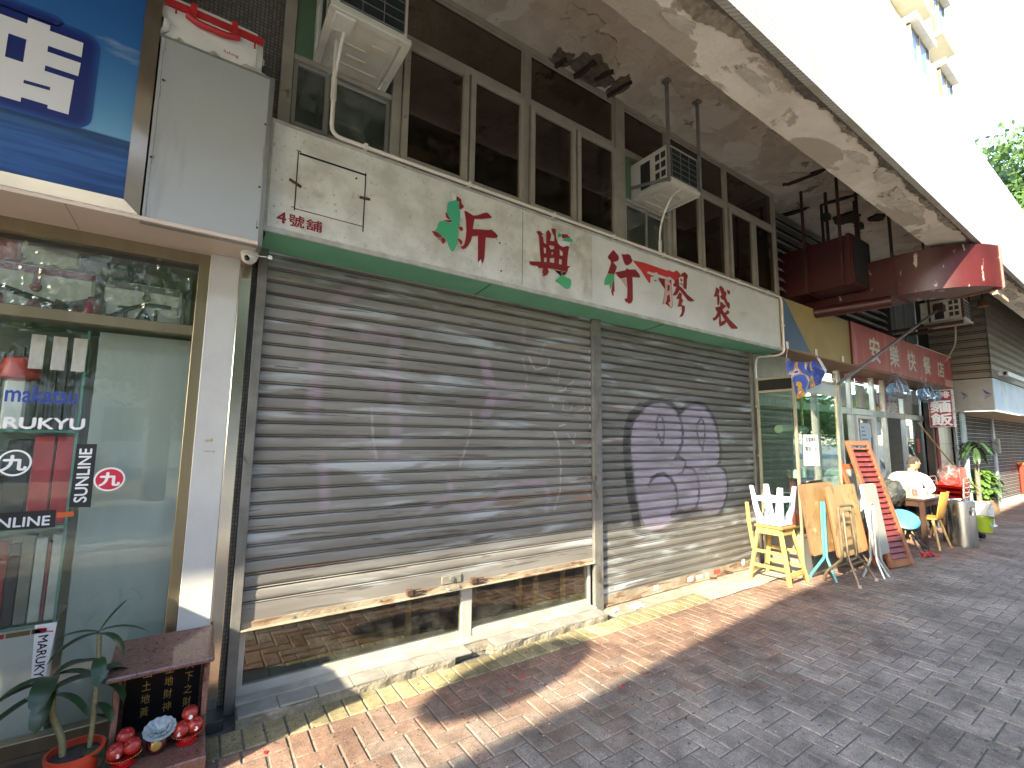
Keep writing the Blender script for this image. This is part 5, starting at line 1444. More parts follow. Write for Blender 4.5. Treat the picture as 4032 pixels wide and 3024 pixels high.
# ------------------------------------------------------------------ rangehood ducts and louvres over the restaurant
duct_red = mat('duct_red', (0.058, 0.006, 0.005), (0.04, 0.005, 0.004), 3, .45, dirt=(.04, .01, .008), dsc=4, dth=.6)
duct_red2 = mat('duct_red_peeling', (0.066, 0.010, 0.012), (0.045, 0.007, 0.008), 3, .4, dirt=(.52, .42, .40), dsc=6, dth=.60, dw=.05, dst=(1, 1, .35), dirt2=(.55, .55, .5), d2sc=14, d2th=.7)
d1 = thing('exhaust_duct', 'dark red rectangular duct, its dark open end painted as black, hung from the soffit', 'duct', (7.7, -.4, 3.8), 'red exhaust ducts')
q = MB(); q.box(7.40, 8.03, -.85, .28, 3.80, 4.52); q.build('duct_body', duct_red, d1, bevel=.006)
MB().box(7.43, 8.00, -.853, -.849, 3.83, 4.49).build('painted_dark_end', black, d1)  # black sheet on a closed box, painting the dark inside of the duct
for y in (-.80, -.25): MB().box(7.385, 8.045, y-.02, y+.02, 3.785, 4.535).build('duct_flange', mat('duct_flange', (.07, .012, .01), (.05, .01, .009), 5, .6), d1)
for (x, y) in ((7.37, -.25), (7.37, -.72), (8.06, -.25), (8.06, -.72)):
    MB().bar((x, y, 3.8), (x, y, 5.4), .032, .032).build('hanger_rod', mat('hanger_red', (.07, .018, .018), (.05, .015, .015), 8, .7), d1)
for (x, y) in ((7.7, -.45), (8.35, -.6), (8.6, -.95), (8.75, -.5)):
    MB().bar((x, y, 4.3), (x, y, 5.4), .035, .035).build('hanger_rod', black_paint, d1)
for (x, y, z) in ((7.66, -.45, 4.95), (8.32, -.6, 5.05), (8.8, -.5, 5.1)): MB().box(x-.06, x+.06, y-.05, y+.05, z, z+.09).build('clamp', black_paint, d1)
d2 = thing('exhaust_duct', 'peeling red duct curving out past the canopy beam into the sun', 'duct', (8.8, -1.0, 3.62), 'red exhaust ducts')
q = MB()
X0, X1, ZB, ZT = 7.90, 8.45, 3.63, 4.20
path = [(0, V((X0, .28, 0)), V((X1, .28, 0)))]
rows = [(V((X0, .28, 0)), V((X1, .28, 0))), (V((X0, -1.15, 0)), V((X1, -1.15, 0)))]
cx, cy = 8.75, -1.25
for k in range(9):
    a = PI+ (PI/2*.86)*k/8
    rows.append((V((cx+.85*math.cos(a), cy+.85*math.sin(a), 0)), V((cx+.30*math.cos(a), cy+.30*math.sin(a), 0))))
vs = []
for a, b in rows:
    vs += [(a.x, a.y, ZB), (a.x, a.y, ZT), (b.x, b.y, ZT), (b.x, b.y, ZB)]
fs_ = []
for k in range(len(rows)-1):
    for j in range(4):
        fs_.append((k*4+j, k*4+(j+1) % 4, (k+1)*4+(j+1) % 4, (k+1)*4+j))
q.add(vs, fs_)
q.build('duct_body', duct_red2, d2, smooth=40)
a, b = rows[-1]
q = MB()
q.bar((a.x, a.y, ZB), (a.x, a.y, ZT), .03); q.bar((b.x, b.y, ZB), (b.x, b.y, ZT), .03); q.bar((a.x, a.y, ZB), (b.x, b.y, ZB), .03); q.bar((a.x, a.y, ZT), (b.x, b.y, ZT), .03)
q.build('duct_flange', mat('flange_pale', (.30, .13, .10), (.22, .08, .06), 6, .6), d2)
for y in (-1.17, -.58): MB().box(X0-.012, X1, y, y+.045, ZB-.014, ZT+.014).build('duct_flange', MATS['duct_flange'], d2)
MB().box(8.5, 9.15, -2.03, -1.98, 3.55, 3.60).build('support_angle', mat('angle_tan', (.42, .33, .22), r=.7), d2)
rp = thing('grease_pipe', 'round red pipe running under the two red ducts', 'pipe', (7.7, -.8, 3.55))
MB().tube(arc([(7.45, .05, 3.40), (7.52, -.22, 3.52), (7.76, -.95, 3.54), (7.80, -1.12, 3.545)], .1), .085, 12).build('pipe', duct_red, rp, smooth=40)
q = MB(); q.tube([(7.66, -.58, 3.535), (7.675, -.62, 3.537)], .10, 12); q.build('pipe_collar', MATS['duct_flange'], rp, smooth=40)

lv = thing('louvre_wall', 'wide pale metal louvre behind the red ducts above the restaurant sign', 'louvre', (9.4, .2, 3.58))
slat_m = mat('louvre_pale', (.36, .36, .34), (.30, .30, .285), 3, .5)
MB().box(7.13, 11.75, .24, .30, 3.56, 5.25).build('backing', black, lv)
lme = MB().add([(-2.29, -.09, 0), (2.29, -.09, 0), (2.29, -.04, .085), (-2.29, -.04, .085), (-2.29, .09, .10), (2.29, .09, .10)], [(0, 1, 2, 3), (3, 2, 5, 4)]).mesh('slat', slat_m)
for k in range(11):
    link('slat', lme, (9.42, .14, 3.585+k*.155), lv)
q = MB(); q.box(11.74, 11.80, .02, .25, 3.56, 5.25); q.box(7.12, 7.14, .05, .25, 3.56, 5.25); q.build('frame', mat('louvre_frame', (.07, .068, .065), r=.6), lv)
gw = thing('sheet_metal_window', 'grey sheet metal panels filling the window beside the louvre', 'window', (12.8, .15, 3.6))
for (x0, x1) in ((11.82, 12.45), (12.47, 13.1), (13.12, 13.75)):
    MB().box(x0+.02, x1-.02, .17, .19, 3.66, 5.2).build('panel', mat('sheet_grey', (.14, .16, .16), (.11, .13, .13), 2, .4), gw)
q = MB()
for x in (11.80, 12.445, 13.095, 13.74): q.box(x, x+.035, .13, .2, 3.6, 5.25)
q.box(11.835, 13.74, .135, .195, 3.6, 3.66); q.build('frame', mat('sheet_frame', (.26, .28, .275), r=.45), gw)

# ------------------------------------------------------------------ restaurant
rs = thing('restaurant', 'open fronted fast food restaurant with aluminium glass doors and plywood soffit', 'restaurant', (10.4, .2, 0))
q = MB(); q.box(6.42, 8.722, -.28, .1, 2.866, 3.57); q.build('yellow_fascia', mat('fascia_yellow', (.40, .30, .115), (.34, .255, .10), 1.6, .5, dirt=(.22, .17, .08), dsc=1.4, dth=.55, dw=.2), rs)
MB().prism([(6.49, 2.866), (7.29, 2.880), (6.60, 3.55), (6.49, 3.57)], -.2825, -.279, 'y').build('blue_triangle', mat('fascia_blue', (.10, .165, .26), (.085, .145, .23), 3, .5), rs)
ply = mat('ply_soffit', (.34, .20, .115), (.28, .16, .09), 2, .6)
MB().box(6.2, 14.4, -.275, .30, 2.845, 2.866).build('ply_soffit', ply, rs)
rsg = thing('restaurant_sign', 'faded red restaurant sign with five white characters', 'sign', (11.5, -.2, 2.87))
MB().box(8.722, 14.32, -.30, .1, 2.868, 3.578).build('panel', mat('faded_red', (.44, .10, .10), (.38, .075, .08), 3, .5, dirt=(.50, .19, .18), dsc=3, dth=.5, dw=.2, dst=(1.6, 1, .2)), rsg, bevel=.004)
MB().box(8.712, 8.726, -.306, .1, 2.866, 3.58).build('edge', mat('edge_dark_red', (.10, .01, .01), r=.6), rsg)
MB().box(11.9, 14.32, -.31, -.29, 3.576, 3.592).build('cream_edge', mat('edge_cream', (.6, .55, .45), r=.5), rsg)  # cream strip along the right part of the top edge
for k, ch in enumerate('安樂快餐店'):
    x = 9.47+k*.94
    text('character', ch, x, x+.46, 2.99+.015*k, 3.42-.006*k, -.3015, mat('char_cream', (.66, .66, .60), (.56, .56, .5), 12, .5), rsg, off=.022)
MB().box(13.72, 14.30, -.302, -.3005, 2.875, 3.03).build('printed_note', mat('note_pink', (.6, .34, .33), r=.6), rsg)
# shopfront glazing
al = mat('silver_aluminium', (.50, .53, .51), (.42, .45, .43), 6, .35, metal=.5)
q = MB()
for x in (7.30, 8.2, 9.10, 9.56, 10.62, 11.16, 12.22, 13.50): q.box(x, x+.06, .06, .14, 0.0, 2.84)
q.box(7.36, 13.5, .07, .13, 2.10, 2.21); q.box(7.36, 13.5, .07, .13, .0, .10)
q.build('frame', al, rs, bevel=.003)
for (x0, x1) in ((7.36, 8.2), (8.26, 9.1), (9.16, 9.56), (9.62, 10.62), (10.68, 11.16), (12.28, 13.5)):
    MB().box(x0, x1, .098, .102, .10, 2.10).build('pane', gl_clear, rs)
for (x0, x1) in ((7.36, 9.1), (9.16, 10.62), (10.68, 12.22), (12.28, 13.5)):
    MB().box(x0, x1, .098, .102, 2.21, 2.84).build('upper_pane', gl_clear, rs)
q = MB(); q.box(9.70, 9.76, .04, .09, .05, 2.09); q.box(10.50, 10.56, .04, .09, .05, 2.09); q.box(9.76, 10.5, .045, .085, 2.03, 2.09); q.box(9.76, 10.5, .045, .085, .05, .16); q.build('sliding_door', mat('door_white', (.58, .60, .57), (.5, .52, .5), 6, .4), rs, bevel=.003)
poster = mat('poster_red', (.40, .035, .04), (.33, .03, .035), 4, .5)
for (x0, x1, z0, z1, m) in ((8.95, 9.10, 2.24, 2.78, poster), (9.18, 9.9, 2.68, 2.82, poster), (9.92, 10.6, 2.68, 2.82, poster), (10.72, 11.55, 2.24, 2.82, poster), (9.2, 9.5, 2.24, 2.66, mat('poster_pale', (.5, .40, .36), r=.5)), (9.9, 10.5, 2.24, 2.66, mat('poster_tan', (.42, .36, .28), (.25, .22, .18), 5, .5))):
    MB().box(x0, x1, .105, .108, z0, z1).build('poster', m, rs)
text('poster_lettering', '叉燒飯', 10.85, 11.4, 2.34, 2.55, .1035, mat('poster_white', (.6, .6, .58), r=.6), rs)
MB().box(9.80, 10.25, .035, .04, 1.15, 1.95).build('notice', mat('notice_blue', (.38, .50, .55), (.45, .55, .6), 9, .6), rs)
q = MB()
for k in range(9): q.box(9.85, 9.92+.22*random.random()+.05, .0335, .0345, 1.86-k*.07, 1.885-k*.07)
q.build('notice_print', mat('notice_ink', (.12, .2, .26), r=.6), rs)
for (x, z, w_, h_, c) in ((10.35, 1.7, .12, .22, (.62, .62, .6)), (10.75, 1.75, .2, .25, (.42, .5, .52)), (12.4, 1.7, .18, .28, (.66, .66, .63)), (13.0, 1.4, .14, .3, (.5, .06, .05)), (12.9, 2.45, .3, .3, (.4, .42, .4))):
    MB().box(x, x+w_, .090, .093, z, z+h_).build('paper_notice', mat('pn_%d_%d' % (int(x*10), int(z*10)), c, [k*.85 for k in c], 30, .7), rs)
q = MB(); q.box(6.2, 14.3, 2.6, 2.7, 0, 2.86); q.box(6.2, 6.3, .15, 2.6, 0, 2.86); q.box(14.2, 14.3, .15, 2.6, 0, 2.86)
q.build('inner_wall', mat('rest_inside', (.26, .25, .22), (.2, .19, .17), 2, .8), rs)
MB().box(6.2, 14.3, .0, 2.6, -.02, .006).build('floor', mat('rest_floor', (.2, .19, .17), (.15, .14, .13), 3, .5), rs)
q = MB()
for (x, y, z0, z1, w_) in ((11.5, 1.2, .0, 1.05, .6), (12.2, 1.0, 0, .9, .5), (10.0, 1.5, 0, 1.3, .7), (8.6, 1.2, 0, 1.2, .6)): q.box(x, x+w_, y, y+.5, z0, z1)
q.build('counter', mat('counter_dark', (.10, .09, .075), (.06, .055, .05), 3, .5), rs)
MB().box(11.4, 12.1, 2.55, 2.59, 1.3, 2.0).build('wall_picture', mat('wall_picture', (.10, .12, .05), (.28, .2, .06), 5, .5), rs)
# cream boarding and dark wall behind the glass cabinet
q = MB()
wb = thing('board_wall', 'strip of cream tongue and groove boarding above the glass cabinet', 'boarding', (6.75, .06, 2.2))
for k in range(11):
    x = 6.20+k*.105; MB().box(x, x+.100, .03, .05, 2.10, 2.845).build('plank', mat('cream_board', (.50, .51, .45), (.42, .43, .38), 3, .6), wb)
MB().box(6.17, 7.34, .055, .075, 0, 2.845).build('backing', mat('cabinet_wall', (.22, .22, .18), (.16, .16, .13), 2, .8), wb)
# pier with tiles beyond the doors
pr_ = thing('tiled_pier', 'beige tiled pier with a red pipe between the restaurant and the white shutters', 'pier', (14.4, .1, 0))
tile_b = mat('beige_tile', (.42, .36, .27), (.37, .31, .23), 3, .4)
for i in range(3):
    for k in range(6):
        MB().box(13.60+i*.53, 14.12+i*.53, .0, .02, .40*k, .40*k+.392).build('tile', tile_b, pr_)
MB().box(13.57, 15.3, .02, .14, 0, 2.86).build('core', mat('grout_dark', (.12, .10, .08), r=.9), pr_)
MB().tube([(13.9, -.03, 0), (13.9, -.03, 2.8)], .035, 8).build('red_pipe', mat('pipe_dark_red', (.16, .02, .02), r=.5), pr_, smooth=40)
MB().box(13.50, 13.60, -.06, .1, 0, 2.86).build('dark_jamb', mat('jamb_brown', (.045, .028, .02), r=.6), rs)

# hanging water bags
bagm = glass('water_bag_film', (.88, .93, .98), ior=1.33, boost=2.2)
watm = bpy.data.materials.new('bag_water'); watm.use_nodes = True
wb_ = watm.node_tree.nodes['Principled BSDF']; wb_.inputs['Base Color'].default_value = (.62, .74, .88, 1); wb_.inputs['Roughness'].default_value = .05; wb_.inputs['Transmission Weight'].default_value = .75; wb_.inputs['IOR'].default_value = 1.33
def water_bag(label, x, L_, r_):
    t = thing('water_bag', label, 'water bag', (x, -.33, 2.87-L_), 'clear bags of water hung under the red sign')
    z = 2.87-L_
    pr2 = [(.002, .0), (r_*.55, L_*.03), (r_*.95, L_*.14), (r_, L_*.28), (r_*.8, L_*.52), (r_*.45, L_*.78), (r_*.30, L_*.97)]
    MB().lathe(pr2, (x, -.33, z), 16).build('bag_film', bagm, t, smooth=60)
    MB().lathe([(.002, .006), (r_*.5, L_*.035), (r_*.9, L_*.15), (r_*.95, L_*.28), (r_*.74, L_*.55), (.002, L_*.56)], (x, -.33, z), 16).build('water', watm, t, smooth=60)
    MB().tube([(x, -.33, z+L_*.95), (x, -.315, 2.93)], .004, 5).build('hook', white_paint, t)
water_bag('fattest clear bag of water, first from the left under the red sign', 10.42, .44, .13)
water_bag('second clear bag of water from the left, beside the fattest', 10.78, .46, .12)
water_bag('third bag of water from the left under the red sign', 11.98, .42, .11)
water_bag('fourth bag of water from the left, bluish at its bottom', 12.28, .45, .12)
water_bag('thin bag of water in front of the red light box, fifth from the left', 12.85, .38, .09)
water_bag('last bag of water at the right end of the red sign', 13.32, .42, .10)
# light box
lb = thing('menu_light_box', 'upright red light box with large white characters standing out from the wall', 'light box', (13.08, -.34, 1.95))
MB().box(13.0, 13.16, -.535, -.145, 1.945, 2.735).build('casing', mat('lightbox_side', (.68, .66, .62), (.3, .3, .29), 22, .5, st=(.2, 1, 1.5)), lb, bevel=.004)
MB().box(12.994, 12.9995, -.525, -.155, 1.965, 2.715).build('red_face', mat('lightbox_red', (.30, .012, .03), (.26, .012, .03), 4, .3), lb)
cw = mat('lightbox_white', (.74, .74, .72), r=.4)
for s_, y0, y1, z0, z1 in (('茶', -.175, -.325, 2.55, 2.68), ('啡', -.345, -.50, 2.56, 2.69), ('麵', -.18, -.50, 2.26, 2.51), ('飯', -.18, -.51, 1.98, 2.235)):
    text('character', s_, y0, y1, z0, z1, 12.992, cw, lb, face='x', off=.03)

# third air conditioner, awning arm, spotlight
a3 = air_con(11.05, 11.62, -1.22, 3.79, 'dusty window air conditioner hung far out beside the curved red duct', .38, tray=tray_m, yb=-.62)
for (x, y) in ((11.07, -1.2), (11.6, -1.2), (11.07, -.75)):
    MB().bar((x, y, 3.8), (x, y, 5.4), .03).build('hanger_rod', rust, a3)
for x in (11.02, 11.58): MB().box(x, x+.05, -1.2, .12, 3.72, 3.775).build('support_arm', rust, a3)
MB().tube(arc([(11.5, -1.0, 3.79), (11.9, -.9, 3.5), (12.6, -.6, 3.3), (13.6, -.33, 3.40)], .2), .012, 6).build('drain_hose', mat('hose_tan', (.45, .38, .28), r=.6), a3, smooth=40)
aw = thing('awning_arm', 'long dark steel pole slanting in front of the red restaurant sign', 'pole', (9.1, -.76, 2.4))
MB().tube([(7.27, -.61, 2.40), (10.98, -.90, 4.02)], .022, 8).build('pole', mat('arm_grey', (.10, .095, .09), (.14, .13, .12), 6, .5), aw, smooth=40)
MB().box(10.9, 11.1, -.98, -.84, 3.98, 4.10).build('pivot_bracket', rust, aw)
sp = thing('spotlight', 'small lit yellow spotlight under the far end of the canopy', 'lamp', (12.64, -1.2, 4.25))
MB().lathe([(.09, 0), (.085, .10), (.03, .16), (.001, .16)], (12.64, -1.2, 4.29), 16).build('lamp_shade', mat('lamp_shade', (.2, .1, .05), r=.5), sp, smooth=40)
MB().lathe([(.001, .01), (.08, .01)], (12.64, -1.2, 4.285), 16).build('bulb', mat('bulb_yellow', (1, .62, .05), emit=1.2), sp)
MB().bar((12.64, -1.2, 4.45), (12.64, -1.2, 5.4), .025).build('stem', black_paint, sp)

# banner hung from the sign
bn = thing('promotional_banner', 'blue banner with yellow and orange pattern hanging twisted from two hooks', 'banner', (6.3, -.63, 2.10))
bm2 = bpy.data.materials.new('banner_print'); bm2.use_nodes = True
tt = bm2.node_tree; bb = tt.nodes['Principled BSDF']
g_ = tt.nodes.new('ShaderNodeTexCoord'); n_ = tt.nodes.new('ShaderNodeTexNoise'); n_.inputs['Scale'].default_value = 3.4; n_.inputs['Detail'].default_value = 2; n_.inputs['Distortion'].default_value = 1.2
mp_ = tt.nodes.new('ShaderNodeMapping'); mp_.inputs['Location'].default_value = (3.3, 1.7, .4); tt.links.new(g_.outputs['Object'], mp_.inputs[0]); tt.links.new(mp_.outputs[0], n_.inputs[0])
cr_ = tt.nodes.new('ShaderNodeValToRGB'); cr_.color_ramp.interpolation = 'CONSTANT'; el = cr_.color_ramp.elements
el[0].color = (.02, .03, .16, 1); el[1].position = .40; el[1].color = (.05, .08, .34, 1)
for p_, c_ in ((.53, (.55, .33, .03)), (.58, (.5, .16, .04)), (.61, (.52, .55, .6)), (.66, (.02, .05, .15))):
    x_ = el.new(p_); x_.color = (*c_, 1)
tt.links.new(n_.outputs[0], cr_.inputs[0]); tt.links.new(cr_.outputs[0], bb.inputs['Base Color']); bb.inputs['Roughness'].default_value = .35
BAN = (V((5.79, -.63, 2.60)), V((6.66, -.62, 2.67)), V((6.03, -.65, 2.12)), V((6.71, -.63, 2.38)))
def ban(u, v):
    tl, tr_, bl, br = BAN
    p = (tl*(1-u)+tr_*u)*(1-v)+(bl*(1-u)+br*u)*v
    p.y += .035*math.sin(u*9+v*3)+.02*math.sin(v*8)
    p.z -= .05*math.sin(PI*u)*(1-v)
    return p
MB().grid(ban, 20, 14).build('cloth', bm2, bn, smooth=80)
q = MB(); q.tube([(5.79, -.63, 2.60), (6.54, -.31, 2.87)], .004, 5); q.tube([(6.66, -.62, 2.67), (7.43, -.31, 2.88)], .004, 5); q.build('cord', white_paint, bn)
q = MB(); q.prism([(6.60, 2.68), (6.66, 2.69), (6.86, 2.55), (6.80, 2.49), (6.72, 2.57)], -.64, -.634, 'y'); q.build('turned_corner', mat('banner_back', (.6, .6, .6), r=.5), bn)
for x, lb_ in ((6.57, 'white hook over the twisted banner, at the left'), (7.43, 'white hook over the twisted banner, at the right'), (8.35, 'white hook at the right end of the yellow fascia')):
    h = thing('sign_hook', lb_, 'hook', (x, -.30, 2.86), 'white hooks along the fascia')
    MB().box(x-.025, x+.025, -.305, -.284, 2.855, 2.955).build('hook_body', mat('hook_white', (.75, .75, .72), r=.4), h, bevel=.008)

# ------------------------------------------------------------------ glass cabinet
sc_ = thing('glass_showcase', 'tall empty glass showcase with thin gold frame beside the graffiti shutter', 'showcase', (6.65, -.35, 0))
q = MB()
for (x, y) in ((6.05, -.585), (7.235, -.585), (6.05, -.14), (7.235, -.14)): q.box(x, x+.03, y, y+.03, .0, 2.42)
for z in (.0, .47, 2.225, 2.39):
    q.box(6.08, 7.235, -.583, -.557, z, z+.03); q.box(6.08, 7.235, -.138, -.112, z, z+.03); q.box(6.052, 6.078, -.555, -.14, z, z+.03); q.box(7.237, 7.263, -.555, -.14, z, z+.03)
q.build('frame', mat('pale_gold', (.50, .43, .30), (.44, .38, .26), 5, .3, metal=.6), sc_, bevel=.002)
MB().box(6.058, 6.066, -.555, -.14, 2.255, 2.39).build('black_header', black, sc_)
MB().box(6.08, 7.235, -.572, -.566, 2.255, 2.39).build('pale_header', mat('header_pale', (.36, .39, .36), r=.3), sc_)
MB().box(6.08, 7.235, -.575, -.565, .03, .47).build('lower_board', mat('grey_lower', (.19, .19, .175), (.14, .14, .13), 3, .4), sc_)
MB().box(6.058, 6.066, -.555, -.14, .03, .47).build('lower_board', MATS['grey_lower'], sc_)
MB().box(6.056, 6.061, -.555, -.14, .5, 2.225).build('side_pane', gl_green, sc_)
MB().box(6.08, 7.235, -.572, -.567, .5, 2.225).build('front_pane', gl_green, sc_)
MB().box(7.254, 7.259, -.555, -.14, .5, 2.225).build('side_pane', gl_green, sc_)
for z in (1.15, 1.69): MB().box(6.085, 7.23, -.55, -.15, z, z+.01).build('glass_shelf', gl_green, sc_)
MB().box(6.085, 7.23, -.55, -.15, .465, .478).build('base_shelf', mat('base_wood', (.3, .2, .1), r=.5), sc_)
MB().tube([(6.2, -.3, 1.76), (6.9, -.3, 1.76)], .055, 14).build('paper_roll', mat('roll_cream', (.52, .48, .36), r=.7), label='cream roll lying on the upper shelf of the glass showcase', cat='roll')
random.seed(6)
for k in range(9):
    x, y = 6.55+.075*k+random.uniform(-.01, .01), -.40+.12*(k % 3)
    h_, r_ = random.uniform(.07, .12), random.uniform(.022, .034)
    c_ = random.choice([(.55, .5, .42), (.3, .2, .1), (.62, .62, .6), (.45, .1, .06)])
    MB().lathe([(.001, 0), (r_, 0), (r_, h_*.7), (r_*.5, h_*.85), (r_*.5, h_), (.001, h_)], (x, y, 1.16), 10).build('jar', mat('jar_%d' % int(c_[0]*100), c_, r=.3), smooth=40, label='%s jar from the left in the cluster on the lower glass shelf of the showcase' % ('first', 'second', 'third', 'fourth', 'fifth', 'sixth', 'seventh', 'eighth', 'ninth')[k], cat='jar', group='jars on the lower glass shelf')
MB().box(6.72, 6.86, -.2, -.15, .5, 1.14).build('red_board', mat('red_board', (.33, .05, .04), r=.5), label='narrow red board standing inside the glass showcase', cat='board')
nt_ = thing('paper_notice', 'white paper notice taped to the front of the glass showcase', 'notice', (6.42, -.578, 1.30))
MB().prism([(6.235, 1.69), (6.615, 1.69), (6.63, 1.30), (6.20, 1.308)], -.577, -.575, 'y').build('sheet', mat('paper_white', (.74, .75, .76), r=.7), nt_)
ink = mat('ink', (.05, .05, .06), r=.7)
text('print', '租盤資料', 6.27, 6.57, 1.60, 1.66, -.578, ink, nt_, off=.02)
text('print', '電話 100', 6.25, 6.58, 1.49, 1.545, -.578, ink, nt_, off=.02)
text('print', '(', 6.41, 6.43, 1.41, 1.45, -.578, ink, nt_)

# ------------------------------------------------------------------ stools
yw = mat('yellow_wood', (.50, .335, .11), (.42, .27, .08), 5, .45, st=(1, 1, .2), dirt=(.28, .17, .06), dsc=8, dth=.56, dirt2=(.2, .12, .05), d2sc=25, d2th=.64)
ys = thing('wooden_bar_stool', 'yellow wooden bar stool with one tall back post, standing on the cement patch', 'stool', (5.74, -.42, 0))
feet = [(5.53, -.21), (5.54, -.65), (5.97, -.64), (5.95, -.19)]
tops = [(5.60, -.30), (5.61, -.54), (5.87, -.54), (5.86, -.30)]
for k, ((fx, fy), (tx_, ty_)) in enumerate(zip(feet, tops)):
    MB().bar((fx, fy, 0.004), (tx_, ty_, .60), .042, .036).build('leg', yw, ys, bevel=.004)
def lerp(a, b, t): return tuple(x+(y-x)*t for x, y in zip(a, b))
def on_leg(k, z): t = z/.60; return (*lerp(feet[k], tops[k], t), z)
for (a, b, z) in ((0, 1, .17), (1, 2, .10), (2, 3, .17), (3, 0, .10), (1, 2, .12), (2, 3, .33), (0, 1, .33)):
    MB().bar(on_leg(a, z), on_leg(b, z), .018, .035).build('stretcher', yw, ys, bevel=.003)
MB().box(5.565, 5.905, -.585, -.26, .598, .630).build('seat', mat('seat_brown', (.36, .2, .07), (.28, .15, .05), 5, .4), ys, bevel=.008)
q = MB(); q.box(5.60, 5.875, -.56, -.545, .53, .598); q.box(5.60, 5.875, -.30, -.285, .53, .598); q.box(5.58, 5.595, -.545, -.30, .53, .598); q.box(5.88, 5.895, -.545, -.30, .53, .598); q.build('apron', yw, ys)
MB().tube(arc([(5.545, -.26, .35), (5.52, -.235, .6), (5.50, -.225, .88)], .1), .022, 8).build('back_post', yw, ys, smooth=40)
pl = mat('stool_plastic', (.58, .63, .76), (.54, .59, .72), 6, .35)
ps = thing('plastic_stool', 'pale blue plastic stool upside down on the yellow bar stool', 'stool', (5.735, -.42, .632), 'stools')
def soft_ring(q, z0, z1, a0, a1):
    pass
q = MB()
cxs, cys = 5.735, -.42
q.box(cxs-.13, cxs+.13, cys-.13, cys+.13, .632, .655)
q.build('seat', pl, ps, bevel=.012, segs=2)
for sx_ in (-1, 1):
    for sy_ in (-1, 1):
        q = MB()
        a0, a1 = .128, .185
        w0, w1 = .050, .036
        P = []
        for (aa, ww, z) in ((a0, .075, .655), (a0+.03, w0, .80), (a1, w1, 1.075)):
            ox, oy = cxs+sx_*aa, cys+sy_*aa
            P.append([(ox, oy, z), (ox-sx_*ww*1.3, oy, z), (ox-sx_*ww*1.3, oy-sy_*.012, z), (ox-sx_*.012, oy-sy_*.012, z), (ox-sx_*.012, oy-sy_*ww*1.3, z), (ox, oy-sy_*ww*1.3, z)])
        vs = [p for r_ in P for p in r_]
        fs_ = [(6*r_+k, 6*r_+(k+1) % 6, 6*(r_+1)+(k+1) % 6, 6*(r_+1)+k) for r_ in range(2) for k in range(6)]+[(12, 13, 14, 15, 16, 17), (5, 4, 3, 2, 1, 0)]
        q.add(vs, fs_)
        q.build('leg', pl, ps, bevel=.003)
for s_ in (-1, 1):
    q = MB(); q.box(cxs-.15, cxs+.15, cys+s_*.152-.005, cys+s_*.152+.005, .90, .95); q.build('rail', pl, ps, bevel=.003)
    q = MB(); q.box(cxs+s_*.152-.005, cxs+s_*.152+.005, cys-.15, cys+.15, .90, .95); q.build('rail', pl, ps, bevel=.003)
    q = MB(); q.prism([(cys-.13, .64), (cys+.13, .64), (cys+.12, .73), (cys+.06, .70), (cys-.06, .70), (cys-.12, .73)], cxs+s_*.134-.005, cxs+s_*.134+.005, 'x'); q.build('skirt', pl, ps)
    q = MB(); q.prism([(cxs-.13, .64), (cxs+.13, .64), (cxs+.12, .73), (cxs+.06, .70), (cxs-.06, .70), (cxs-.12, .73)], cys+s_*.134-.005, cys+s_*.134+.005, 'y'); q.build('skirt', pl, ps)

# ------------------------------------------------------------------ folded tables leaning in a row
plyt = mat('plywood_top', (.34, .21, .09), (.27, .16, .065), 3, .55, st=(1, 1, .25), dirt=(.17, .09, .04), dsc=6, dth=.52, dw=.2, dirt2=(.46, .34, .18), d2sc=11, d2th=.6)
def lean_board(name, label, x0, x1, y_bot, y_top, z0, z1, th, m, edge, cat='folding table', sub='table_top'):
    t = thing(name, label, cat, ((x0+x1)/2, y_bot, 0), 'folded tables leaning in front of the showcase')
    yb = lambda z: y_bot+(y_top-y_bot)*(z-z0)/(z1-z0)
    q = MB()
    r_ = .035
    pl2 = [(x0+r_, z0), (x1-r_, z0), (x1-.01, z0+.01), (x1, z0+r_), (x1, z1-r_), (x1-.01, z1-.01), (x1-r_, z1), (x0+r_, z1), (x0+.01, z1-.01), (x0, z1-r_), (x0, z0+r_), (x0+.01, z0+.01)]
    n = len(pl2)
    vs = [(x, yb(z)-th/2, z) for x, z in pl2]+[(x, yb(z)+th/2, z) for x, z in pl2]
    q.cm = 0; q.add(vs, [tuple(range(n))]); q.cm = 1
    q.f.append(tuple(range(2*n-1, n-1, -1))); q.mi.append(0)
    for k in range(n): q.f.append((k, k+n, (k+1) % n+n, (k+1) % n)); q.mi.append(1)
    q.build(sub, [m, edge], t)
    return t
edge_b = mat('edge_brown', (.16, .07, .03), r=.5)
t1 = lean_board('folding_table', 'plywood table top leaning behind the teal folded legs', 5.93, 6.78, -.72, -.62, .30, 1.10, .022, plyt, edge_b)
teal = mat('teal_paint', (.07, .26, .28), (.06, .21, .23), 6, .35)
MB().tube([(6.19, -.745, .90), (6.20, -.735, .26), (6.175, -.60, .05), (6.165, -.585, .004)], .017, 8).build('leg', teal, t1, smooth=40)
MB().tube([(6.225, -.755, .90), (6.235, -.745, .26), (6.20, -.835, .05), (6.195, -.85, .004)], .017, 8).build('leg', teal, t1, smooth=40)
t2 = lean_board('folding_table', 'paler plywood table top leaning behind the brown tubular legs', 6.30, 7.15, -.84, -.74, .25, 1.07, .022, mat('plywood_pale', (.40, .27, .12), (.32, .205, .085), 3, .5, st=(1, 1, .25), dirt2=(.22, .13, .06), d2sc=9, d2th=.58, dirt=(.48, .36, .2), dsc=4, dth=.55, dw=.2), edge_b)
brn = mat('brown_tube', (.20, .15, .09), (.14, .10, .06), 12, .4, metal=.3)
